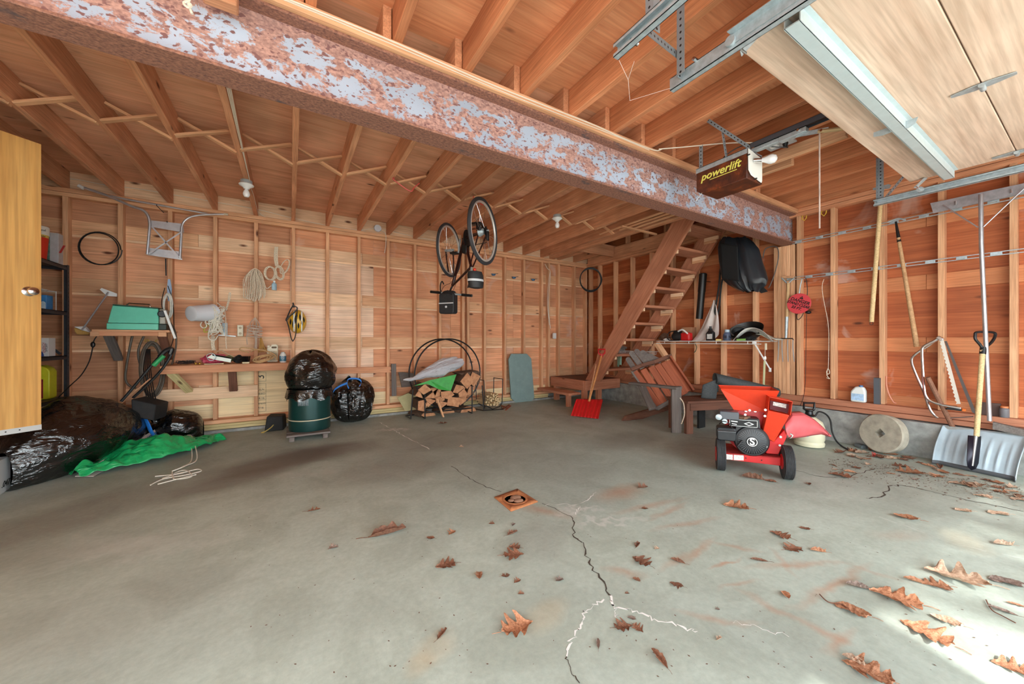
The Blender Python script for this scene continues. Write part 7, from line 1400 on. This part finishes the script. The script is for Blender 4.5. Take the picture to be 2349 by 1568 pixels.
MB().tube(spline([V((2.945, 1.0, 2.467)), V((2.945, .90, 2.432)), V((2.945, .80, 2.40)), V((2.945, .745, 2.395)), V((2.945, .70, 2.385 + .0)), V((2.945, .665, 2.35))], 6), .013, 8).build('curved_arm', M_zinc, t)
for y, z in ((.98, 2.46), (.82, 2.405)): MB().cyl((2.925, y, z), (2.965, y, z), .008, seg=8).build('arm_bolt', M_chrome, t)
MB().prism([V((2.955, y, z)) for y, z in ((.74, 2.335), (.56, 2.335), (.57, 2.305), (.60, 2.292), (.63, 2.305), (.70, 2.30), (.74, 2.31))], (.004, 0, 0)).build('door_bracket', M_galv, t, smooth=False)
q = MB(); q.tube([V((2.93, .99, 2.445)), V((2.93, .99, 1.83))], .0045, 6); solo(q.build('pull_rope', plain('twisted_cord', (176, 156, 146), .9, nz=.2)), 'thin twisted release cord hanging from the opener arm', 'cord')
# ================================================================ GARAGE DOOR + TRACKS
DZ = 2.355; gx0, gx1 = 1.60, 4.20
gd = empty('door_2', (2.9, .3, DZ)); struct(gd)
for i in range(4): plank('door_section', ((gx0 + gx1) / 2, .84 - .505 * i, DZ + .02), ((gx0 + gx1) / 2, .84 - .505 * (i + 1) + .004, DZ + .02), gx1 - gx0, .035, M_lightply, gd)
M_strut = plain('galvanised_strut', (196, 210, 214), .5, .2, nz=.05)
for y in (.61, -.42): MB().box((gx0 + .03, y, DZ - .055), (gx1 - .03, y + .05, DZ - .050)).box((gx0 + .03, y + .048, DZ - .055), (gx1 - .03, y + .052, DZ)).box((gx0 + .03, y - .002, DZ - .055), (gx1 - .03, y + .002, DZ)).box((gx0 + .03, y - .02, DZ - .003), (gx1 - .03, y, DZ)).build('strut', M_strut, gd, smooth=False, label='galvanised steel strut across the door')
for x in (2.9, 4.12, 1.68):
    for y in (.335, -.17):
        q = MB().prism([V((x + a, y + b, DZ - .001)) for a, b in ((-.012, -.10), (.012, -.10), (.028, -.03), (.028, .03), (.012, .10), (-.012, .10), (-.028, .03), (-.028, -.03))], (0, 0, -.004)); h_ = q.build('hinge', M_galv, gd, smooth=False)
        MB().cyl((x - .03, y, DZ - .012), (x + .03, y, DZ - .012), .011, seg=12).build('hinge_barrel', M_galv, h_)
for x, s in ((gx0 + .03, -1), (gx1 - .03, 1)):
    for y in (.80,):
        q = MB().bar((x, y - .05, DZ - .002), (x + s * .02, y + .01, DZ - .055), .035, .003).build('roller_bracket', M_galv, gd, smooth=False); MB().cyl((x + s * .0, y, DZ - .05), (x + s * .12, y, DZ - .05), .005, seg=8).build('roller_stem', M_chrome, q); MB().cyl((x + s * .10, y, DZ - .05), (x + s * .125, y, DZ - .05), .02, seg=16).build('roller', M_galv, q)
def track(name, label, x, s, ye):
    t = thing(name, label, 'track', (x, -.2, 2.28)); z = 2.30; q = MB()
    q.box((x, -1.45, z - .028), (x + s * .003, ye, z + .028)).box((x, -1.45, z + .025), (x + s * .028, ye, z + .028)).box((x, -1.45, z - .028), (x + s * .028, ye, z - .025)).box((x + s * .026, -1.45, z + .014), (x + s * .028, ye, z + .028)).box((x + s * .026, -1.45, z - .028), (x + s * .028, ye, z - .014))
    q.build('rail', M_galv, t, smooth=False); MB().box((x - s * .002, -1.45, z + .03), (x - s * .034, ye - .28, z + .033)).box((x - s * .002, -1.45, z - .01), (x - s * .005, ye - .28, z + .033)).build('stiffener_angle', M_galv, t, smooth=False); return t
tr = track('door_track', 'galvanised horizontal track on the right side of the raised garage door', 4.36, -1, 1.086); pangle('perforated_hanger', (4.375, 1.05, 2.30), (4.375, 1.05, 2.69), tr, (-1, 0, 0), (0, 1, 0), .038); pstrip('perforated_brace', (4.375, 1.02, 2.33), (4.60, .85, 2.69), tr, (0, -1, 0))
tl = track('door_track', 'galvanised horizontal track on the left side of the raised garage door', 1.52, 1, 1.08); pangle('perforated_hanger', (1.505, 1.02, 2.29), (1.505, 1.02, 2.69), tl, (0, -1, 0), (-1, 0, 0), .036)
tm = track('door_track', 'galvanised track end of the neighbouring door, farthest left', 1.17, -1, 1.075); pangle('perforated_hanger', (1.185, .93, 2.29), (1.185, .93, 2.69), tm, (1, 0, 0), (0, -1, 0), .036); pstrip('perforated_tie', (1.19, .98, 2.36), (1.50, 1.03, 2.40), tm, (0, -1, 0), .034)
MB().cyl((1.16, 1.0, 2.30), (1.20, 1.0, 2.30), .008, seg=10).build('track_bolt', M_chrome, tm); MB().cyl((1.5, .95, 2.33), (1.53, .95, 2.33), .008, seg=10).build('track_bolt', M_chrome, tl)
q = MB(); q.tube([V((1.17, 1.07, 2.27)), V((1.26, 1.10, 2.24)), V((1.34, 1.16, 2.21))], .0008, 3); q.tube([V((1.26, 1.10, 2.24)), V((1.24, 1.05, 2.28))], .0008, 3); q.tube([V((1.34, 1.16, 2.21)), V((1.51, 1.07, 2.275))], .0006, 3); solo(q.build('cobweb', plain('cobweb', (214, 200, 190), .9)), 'thin dusty cobweb strung between the ends of the two tracks', 'cobweb')
pstrip('perforated_angle', (1.35, .62, 2.66), (1.62, .74, 2.66), tl, (0, -1, 0)) 
# ceiling outlet
pc = at(1753, 275, dep((3.2, 1.42, 2.6))); 
t = thing('ceiling_outlet', 'metal electrical box with twin outlet under the joists beside the opener', 'outlet', (3.24, 1.36, 2.63)); MB().box((3.20, 1.28, 2.64), (3.30, 1.42, 2.688)).build('box', M_galv, t, bev=.003); MB().box((3.18, 1.26, 2.628), (3.32, 1.44, 2.64)).build('cover_plate', M_galv, t, bev=.002); MB().box((3.23, 1.36, 2.622), (3.27, 1.41, 2.628)).build('socket', M_white, t); MB().lathe([(.016, 0), (.02, .01), (.012, .04)], (3.25, 1.31, 2.628), (0, 0, -1), 12).build('plug', M_black, t)
q = MB(); q.tube(spline([V((3.25, 1.31, 2.595)), V((3.2, 1.28, 2.56)), V((3.08, 1.36, 2.57)), V((2.98, 1.46, 2.60)), V((2.93, 1.56, 2.57)), V((2.9, 1.62, 2.51))], 8), .004, 6); solo(q.build('opener_lead', M_black), 'black power lead looping from the ceiling outlet to the opener', 'cord')
# cables along the beam
M_rx = plain('romex_white', (228, 216, 200), .5); yn = 1.966
q = MB(); q.tube(spline([V((x, yn + .001 * math.sin(x * 9), 2.667 + .006 * math.sin(x * 4.3))) for x in [XL + .3 * j for j in range(16)]] + [V((2.56, yn, 2.672)), V((2.62, 1.93, 2.684))], 4), .0045, 6); q2 = q.build('beam_cable', M_rx); solo(q2, 'white electric cable clipped along the timber plate on the steel beam', 'cable')
q = MB(); q.tube(spline([V((x, yn + .0, 2.652 + .007 * math.sin(x * 3.1 + 1))) for x in [XL + .3 * j for j in range(17)]], 4), .003, 6); solo(q.build('beam_cable', M_rx), 'second thinner white cable sagging below the first on the beam plate', 'cable')
q = MB(); q.tube(spline([V((2.60, 1.95, 2.684)), V((2.75, 1.82, 2.684)), V((3.0, 1.60, 2.684)), V((3.22, 1.42, 2.665))], 6), .0045, 6); solo(q.build('outlet_cable', M_rx), 'white cable crossing under the joists from the beam to the ceiling outlet', 'cable')
p = onY(431, 12, 1.99); q = MB(); q.tube(spline([p + V(a) for a in ((-.004, 0, .10), (0, 0, .04), (.006, -.006, .02), (-.012, -.004, .0), (.0, -.008, -.014), (.012, -.004, 0), (.0, 0, .012), (.014, 0, -.03))], 6), .005, 6); solo(q.build('knotted_string', M_ropew), 'short knotted white string hanging against the steel beam at top left', 'string')
solo(MB().box((-.31, 1.90, 2.50), (-.19, 1.965, 2.60)).box((-.29, 1.92, 2.6), (-.21, 1.962, 2.69)).build('wood_block', M_joist, bev=.008), 'rounded orange timber block in front of the beam at the top edge', 'block')
# ================================================================ FLOOR DRAIN
t = thing('floor_drain', 'rusty square floor drain with a round open hole', 'drain', onZ(1183, 1147))
M_rusty = plain('rust', (176, 112, 70), .85, nz=.2, nscale=30, bmp=.2)
cn = [onZ(*a, .004) for a in ((1134, 1140), (1187, 1121), (1234, 1150), (1172, 1172))]; cen = sum(cn, V((0, 0, 0))) / 4; rh = .073
q = MB(); n_ = 48; 
outer = []; 
for i in range(4):
    for j in range(12): outer.append(cn[i].lerp(cn[(i + 1) % 4], j / 12))
a0 = math.atan2(outer[0].y - cen.y, outer[0].x - cen.x); inner = []
for p in outer: a = math.atan2(p.y - cen.y, p.x - cen.x); inner.append(cen + V((math.cos(a), math.sin(a), 0)) * rh)
q.add(outer + inner, [(i, (i + 1) % n_, n_ + (i + 1) % n_, n_ + i) for i in range(n_)]); q.build('frame', M_rusty, t, thick=.006)
MB().lathe([(rh + .012, 0), (rh + .012, .006), (rh, .006), (rh, .0)], cen, (0, 0, 1), 40).build('raised_ring', M_rusty, t)
MB().lathe([(.001, .0022), (rh, .0026), (rh, .0012)], V((cen.x, cen.y, 0)), (0, 0, 1), 32).build('drain_hole_disc', plain('drain_dark', (66, 44, 34), .95, nz=.6, nscale=30), t)  # flat dark disc laid in the open hole instead of real depth
for dx, dy, r_ in ((-.03, .0, .022), (.01, -.03, .03), (.02, .025, .034)): MB().sphere(cen + V((dx, dy, -.0)), r_, 1.2, 1, .35, 14, 8).build('pebble', plain('drain_stone', (150, 112, 90), .9, nz=.2), t)
# ================================================================ LEAVES
def leafmat(name, a, b_):
    m, n, l, b = nt(name); v = coords(n, l); f = noise(n, l, v, 16, 5, .6); r = ramp(n, [lin(a), lin(b_)], [.3, .7]); l.new(f, r.inputs[0])
    oi = n.new('ShaderNodeObjectInfo'); r4 = ramp(n, [(.75, .72, .7, 1), (1.2, 1.15, 1.1, 1)]); l.new(oi.outputs['Random'], r4.inputs[0]); l.new(mixc(n, l, 1, r.outputs[0], r4.outputs[0], 'MULTIPLY'), b.inputs['Base Color'])
    b.inputs['Roughness'].default_value = .7; bump(n, l, f, b, .4, .01); return m
LM = {'b': leafmat('dry_leaf', (92, 60, 46), (150, 104, 80)), 'o': leafmat('orange_leaf', (134, 88, 62), (190, 138, 106)), 'p': leafmat('pale_leaf', (160, 128, 106), (204, 180, 158)), 'g': leafmat('grey_leaf', (92, 76, 70), (150, 130, 120)), 'r': leafmat('red_leaf', (170, 44, 40), (206, 70, 60))}
def leafmesh(kind, seed):
    rr = random.Random(seed); nseg = 44; L = 1.0
    def half(s):
        if kind == 'oak':
            base = .44 * math.sin(math.pi * min(1, s * 1.03)) ** .7 * (.7 + .6 * s); lobes = .5 + .5 * math.cos(2 * math.pi * (s * 3.6 + .35)); return base * (.42 + .75 * lobes ** .8) * rr_s[int(s * 9.99)]
        if kind == 'oval': return .30 * math.sin(math.pi * s) ** .8
        if kind == 'frag': return .30 * math.sin(math.pi * s) ** .5 * rr_s[int(s * 9.99)]
        return .22 * math.sin(math.pi * s) ** .7
    rr_s = [rr.uniform(.85, 1.15) for _ in range(10)]; verts = []; faces = []; nv_ = 7
    cu = rr.uniform(.6, 1.5) if kind in ('curl', 'frag') else rr.uniform(.15, .45); tw = rr.uniform(-.5, .5); up_ = rr.uniform(.05, .2) if kind == 'oak' else rr.uniform(.1, .35)
    for i in range(nseg + 1):
        s = i / nseg; h = max(.004, half(s))
        for j in range(nv_):
            w = (j / (nv_ - 1) - .5) * 2; y = h * w; x = s * L - .12 * abs(w) * (h / .3) * (1 if kind == 'oak' else 0)
            z = abs(y) ** 1.4 * cu * .9 + .035 * NS.noise(V((x * 9, y * 9, seed))) + up_ * (s - .5) ** 2 * (1 if seed % 2 else .5) + .03 * math.sin(9 * s + 4 * w + seed) * abs(w) + tw * y * (s - .5) * .6
            if kind != 'oak': h *= 1 + .35 * NS.noise(V((s * 7, 3 if w > 0 else 9, seed)))
            if kind == 'curl': a = w * 1.15 * cu; y = h * math.sin(a) * .7; z = h * (1 - math.cos(a)) * .9 + .1 * s * s
            verts.append((x - .5, y, z))
    for i in range(nseg):
        for j in range(nv_ - 1): a = i * nv_ + j; faces.append((a, a + nv_, a + nv_ + 1, a + 1))
    mn = min(v[2] for v in verts); verts = [(x, y, z - mn + .012) for x, y, z in verts]
    # stalk
    o = len(verts); ln = .28 if kind != 'frag' else .12
    for k_, (x, z) in enumerate(((-.5, .02), (-.5 - ln * .5, .035), (-.5 - ln, .02))):
        for a in range(4): verts.append((x, .009 * math.cos(a * math.pi / 2) + .03 * (k_ == 2), z + .009 * math.sin(a * math.pi / 2)))
    for k_ in range(2):
        for a in range(4): a2 = (a + 1) % 4; faces.append((o + k_ * 4 + a, o + k_ * 4 + a2, o + k_ * 4 + 4 + a2, o + k_ * 4 + 4 + a))
    me = bpy.data.meshes.new('leaf'); me.from_pydata(verts, [], faces); me.polygons.foreach_set('use_smooth', [True] * len(faces)); return me
PROT = {}
for kd in ('oak', 'oval', 'curl', 'frag'):
    for s in range(4): PROT[kd, s] = leafmesh(kd, s * 7 + 3)
MC = {}
LT = [  # px, py, width in picture px, heading deg, kind, colour
 (1187, 1440, 84, 20, 'oak', 'o'), (1178, 1273, 52, 5, 'oak', 'b'), (1180, 1255, 30, 170, 'oak', 'b'), (1175, 1224, 32, 30, 'curl', 'b'), (1178, 1204, 14, 60, 'frag', 'g'), (1128, 1201, 15, 0, 'frag', 'b'), (1022, 1297, 50, 200, 'oak', 'b'), (1099, 1320, 28, 100, 'frag', 'o'),
 (1160, 1321, 22, 10, 'oval', 'b'), (1187, 1333, 20, 40, 'frag', 'b'), (1284, 1331, 22, 20, 'frag', 'g'), (1195, 1362, 16, 0, 'frag', 'b'), (1463, 1251, 26, 50, 'curl', 'b'), (1507, 1258, 15, 20, 'frag', 'p'), (1471, 1288, 48, 130, 'oak', 'b'), (1555, 1288, 34, 150, 'curl', 'b'),
 (1460, 1331, 20, 140, 'frag', 'b'), (1552, 1341, 32, 150, 'oval', 'b'), (1439, 1361, 11, 0, 'frag', 'b'), (1430, 1437, 46, 10, 'oak', 'b'), (1464, 1442, 32, 300, 'oak', 'b'), (1449, 1418, 20, 160, 'frag', 'g'), (1372, 1477, 30, 80, 'curl', 'g'), (1513, 1512, 56, 110, 'curl', 'b'),
 (1650, 1465, 20, 20, 'curl', 'p'), (1646, 1397, 12, 0, 'frag', 'g'), (1688, 1162, 56, 160, 'oak', 'o'), (1479, 1166, 18, 0, 'oval', 'b'), (1475, 1119, 26, 10, 'frag', 'b'), (720, 1171, 34, 15, 'curl', 'b'), (888, 1226, 92, 20, 'curl', 'b'), (764, 1257, 24, 30, 'frag', 'g'),
 (988, 1234, 22, 170, 'oval', 'b'), (1037, 1222, 24, 60, 'frag', 'o'), (1014, 1455, 38, 60, 'curl', 'b'), (1058, 1025, 12, 0, 'frag', 'p'), (1016, 971, 22, 0, 'oval', 'b'),
 (1790, 1227, 44, 130, 'oak', 'b'), (1847, 1212, 24, 160, 'oval', 'b'), (1822, 1259, 46, 10, 'oak', 'b'), (1878, 1265, 36, 170, 'curl', 'o'), (1742, 1286, 42, 170, 'curl', 'b'), (1802, 1365, 28, 80, 'frag', 'o'), (1970, 1347, 52, 160, 'curl', 'g'), (2080, 1188, 48, 150, 'oval', 'o'),
 (2054, 1371, 96, 145, 'oak', 'o'), (2125, 1453, 92, 120, 'oak', 'o'), (1955, 1400, 70, 140, 'oval', 'o'), (2192, 1325, 110, 150, 'oak', 'p'), (2145, 1342, 58, 170, 'oak', 'o'), (2100, 1334, 44, 150, 'curl', 'o'), (2308, 1335, 64, 160, 'oval', 'g'), (2172, 1425, 56, 145, 'oval', 'p'),
 (2300, 1402, 50, 140, 'curl', 'g'), (2210, 1171, 36, 170, 'oval', 'p'), (2290, 1178, 44, 170, 'oval', 'p'), (2302, 1250, 44, 175, 'curl', 'p'), (2332, 1388, 36, 150, 'curl', 'o'), (2322, 1532, 70, 150, 'oak', 'o'), (1990, 1540, 96, 140, 'oak', 'o'), (1962, 1518, 50, 140, 'curl', 'p'),
 (1924, 1038, 22, 10, 'frag', 'b'), (1978, 1040, 30, 170, 'frag', 'p'), (1955, 1033, 30, 170, 'oak', 'b'), (2000, 1032, 24, 30, 'curl', 'o'), (2022, 1037, 26, 150, 'oak', 'o'), (2044, 1042, 30, 160, 'oval', 'o'), (2013, 1047, 24, 0, 'frag', 'r'), (2045, 1053, 22, 160, 'frag', 'p'),
 (1912, 1067, 16, 100, 'curl', 'b'), (1965, 1073, 24, 0, 'oval', 'b'), (1993, 1066, 18, 20, 'frag', 'p'), (1915, 1077, 14, 0, 'oval', 'p'), (1926, 1090, 44, 150, 'oak', 'b'), (1950, 1083, 26, 160, 'curl', 'o'), (2065, 1069, 34, 160, 'oak', 'b'), (2085, 1084, 54, 165, 'oak', 'o'),
 (2045, 1087, 22, 170, 'curl', 'o'), (2110, 1061, 18, 0, 'oval', 'b'), (2130, 1069, 26, 130, 'curl', 'o'), (2157, 1072, 28, 40, 'curl', 'b'), (2207, 1111, 48, 150, 'oak', 'p'), (2200, 1090, 24, 150, 'curl', 'b'), (2228, 1092, 24, 160, 'oval', 'p'), (2290, 1120, 26, 150, 'curl', 'b'),
 (2256, 1138, 36, 160, 'oval', 'p'), (2320, 1127, 30, 170, 'oval', 'p'), (2338, 1146, 34, 160, 'oval', 'p'), (1728, 1098, 50, 165, 'curl', 'b'), (1768, 1104, 24, 150, 'frag', 'b'), (1855, 1110, 16, 60, 'frag', 'b'), (1892, 1240, 0, 0, '', ''),
 (2180, 1060, 20, 30, 'frag', 'b'), (2100, 1100, 16, 20, 'frag', 'g'), (1990, 1052, 18, 160, 'oval', 'b')]
_r = random.Random(21)
for _i in range(26):
    if _i < 13: _x = _r.uniform(1925, 2105); _y = 1034 + (_x - 1925) * .10 + _r.uniform(-4, 14)
    else: _x = _r.uniform(2105, 2345); _y = 1066 + (_x - 2105) * .22 + _r.uniform(0, 26)
    LT.append((_x, _y, _r.uniform(15, 34), _r.uniform(0, 360), _r.choice(('oak', 'curl', 'frag', 'oval')), _r.choice('bbop')))
LMK = [('the small grey metal box', onZ(1965, 1040)), ('the spade tip', onZ(2225, 1092)), ('the bow saw', onZ(2150, 1075)), ('the lower right corner', onZ(2330, 1540)), ('the floor drain', onZ(1183, 1147)), ('the red wood chipper', onZ(1730, 1085)), ('the grindstone', onZ(2035, 1035)), ('the snow pusher blade', onZ(2240, 1085)), ('the white forked crack', onZ(1402, 1368)), ('the firewood hoop', onZ(1026, 950)), ('the green tarpaulin', onZ(400, 1075))]
look = {'oak': 'lobed', 'oval': 'flat', 'curl': 'curled', 'frag': 'crumpled'}; lcol = {'b': 'brown', 'o': 'orange-brown', 'p': 'pale tan', 'g': 'grey-brown', 'r': 'red'}
LMK += [('the sunlit strip of floor', onZ(2110, 1470)), ('the short dark curved crack', onZ(2035, 1125)), ('the rusty streaks in mid floor', onZ(1640, 1270)), ('the large oil stain', onZ(760, 1060)), ('the right edge of the photo', onZ(2346, 1200)), ('the bottom edge of the photo', onZ(1500, 1566))]
ORD = 'closest|second closest|third closest|fourth closest|fifth closest|sixth closest|seventh closest|eighth closest|ninth closest|tenth closest|eleventh closest|twelfth closest|thirteenth closest|fourteenth closest|fifteenth closest|sixteenth closest|seventeenth closest|eighteenth closest|nineteenth closest|twentieth closest|twenty-first closest|twenty-second closest|twenty-third closest|twenty-fourth closest|twenty-fifth closest|twenty-sixth closest|twenty-seventh closest|twenty-eighth closest'.split('|')
grp = {}
for i, row in enumerate(LT):
    if row[2]: p = onZ(row[0], row[1]); nm, q_ = min(LMK, key=lambda a: (a[1] - p).length); grp.setdefault(nm, []).append(((q_ - p).length, i, p - q_))
LAB = {}
for nm, lst in grp.items():
    for r_, (l_, i, d_) in enumerate(sorted(lst, key=lambda a: a[0])):
        a, f = d_.dot(RT), d_.dot(FW); LAB[i] = (ORD[r_], nm, (('right of it' if a > 0 else 'left of it') if abs(a) > abs(f) else ('beyond it' if f > 0 else 'nearer the camera')))
for i, (px, py, w_, hd_, kd, cl) in enumerate(LT):
    if not w_: continue
    p = onZ(px, py); sc_ = min(w_ * dep(p) / F * .92, .24); key = (kd, i % 4, cl)
    if key not in MC: me = PROT[kd, i % 4].copy(); me.materials.append(LM[cl]); MC[key] = me
    o = bpy.data.objects.new('leaf', MC[key]); C.objects.link(o); o.scale = (sc_, sc_, sc_); o.rotation_euler = (0, 0, -TH + math.radians(hd_)); o.location = (p.x, p.y, 0)
    od, nm, dr_ = LAB[i]; tag(o, '%s %s leaf, %s to %s, %s' % (look[kd], lcol[cl], od, nm, dr_), 'leaf', 'dry leaves scattered on the floor')
# fine litter along the right wall
q = MB(); rl = random.Random(5)
for i in range(900):
    px = rl.uniform(1900, 2345); base = 1045 + (px - 1900) * .16; py = base + abs(rl.gauss(0, 1)) * 22 + rl.uniform(-6, 6)
    p = onZ(px, py, .003)
    if p.x > 5.08: continue
    s = rl.uniform(.003, .011); a = rl.uniform(0, 6); u_ = V((math.cos(a), math.sin(a), rl.uniform(-.2, .2))) * s; w2 = V((-math.sin(a), math.cos(a), rl.uniform(-.2, .2))) * s * rl.uniform(.2, .7); z = V((0, 0, .003))
    q.add([p + u_ + z, p + w2 + z, p - u_ + z, p - w2 + z * .3], [(0, 1, 2, 3)])
for i in range(240):
    p = onZ(rl.uniform(500, 2340), rl.uniform(1050, 1560), .002); s = rl.uniform(.002, .006); a = rl.uniform(0, 6); u_ = V((math.cos(a), math.sin(a), 0)) * s; w2 = V((-math.sin(a), math.cos(a), 0)) * s * .5; q.add([p + u_, p + w2, p - u_, p - w2], [(0, 1, 2, 3)])
tag(q.build('leaf_litter', plain('litter', (104, 78, 62), .95, nz=.5, nscale=300), smooth=False), 'fine dry leaf crumbs and grit scattered along the right wall and floor', 'leaf litter', None, 'stuff')
# twigs
for pts, lab in (([(1880, 1362), (1900, 1380), (1930, 1385), (1950, 1400)], 'thin bent leaf stalk on the floor left of the sunlit patch'), ([(2262, 1375), (2275, 1398), (2300, 1412), (2330, 1428)], 'thin dark twig on the floor at the right edge near the sunlight')):
    solo(MB().tube(spline([onZ(*a, .006) for a in pts], 5), .0022, 5).build('twig', M_brownw), lab, 'twig')
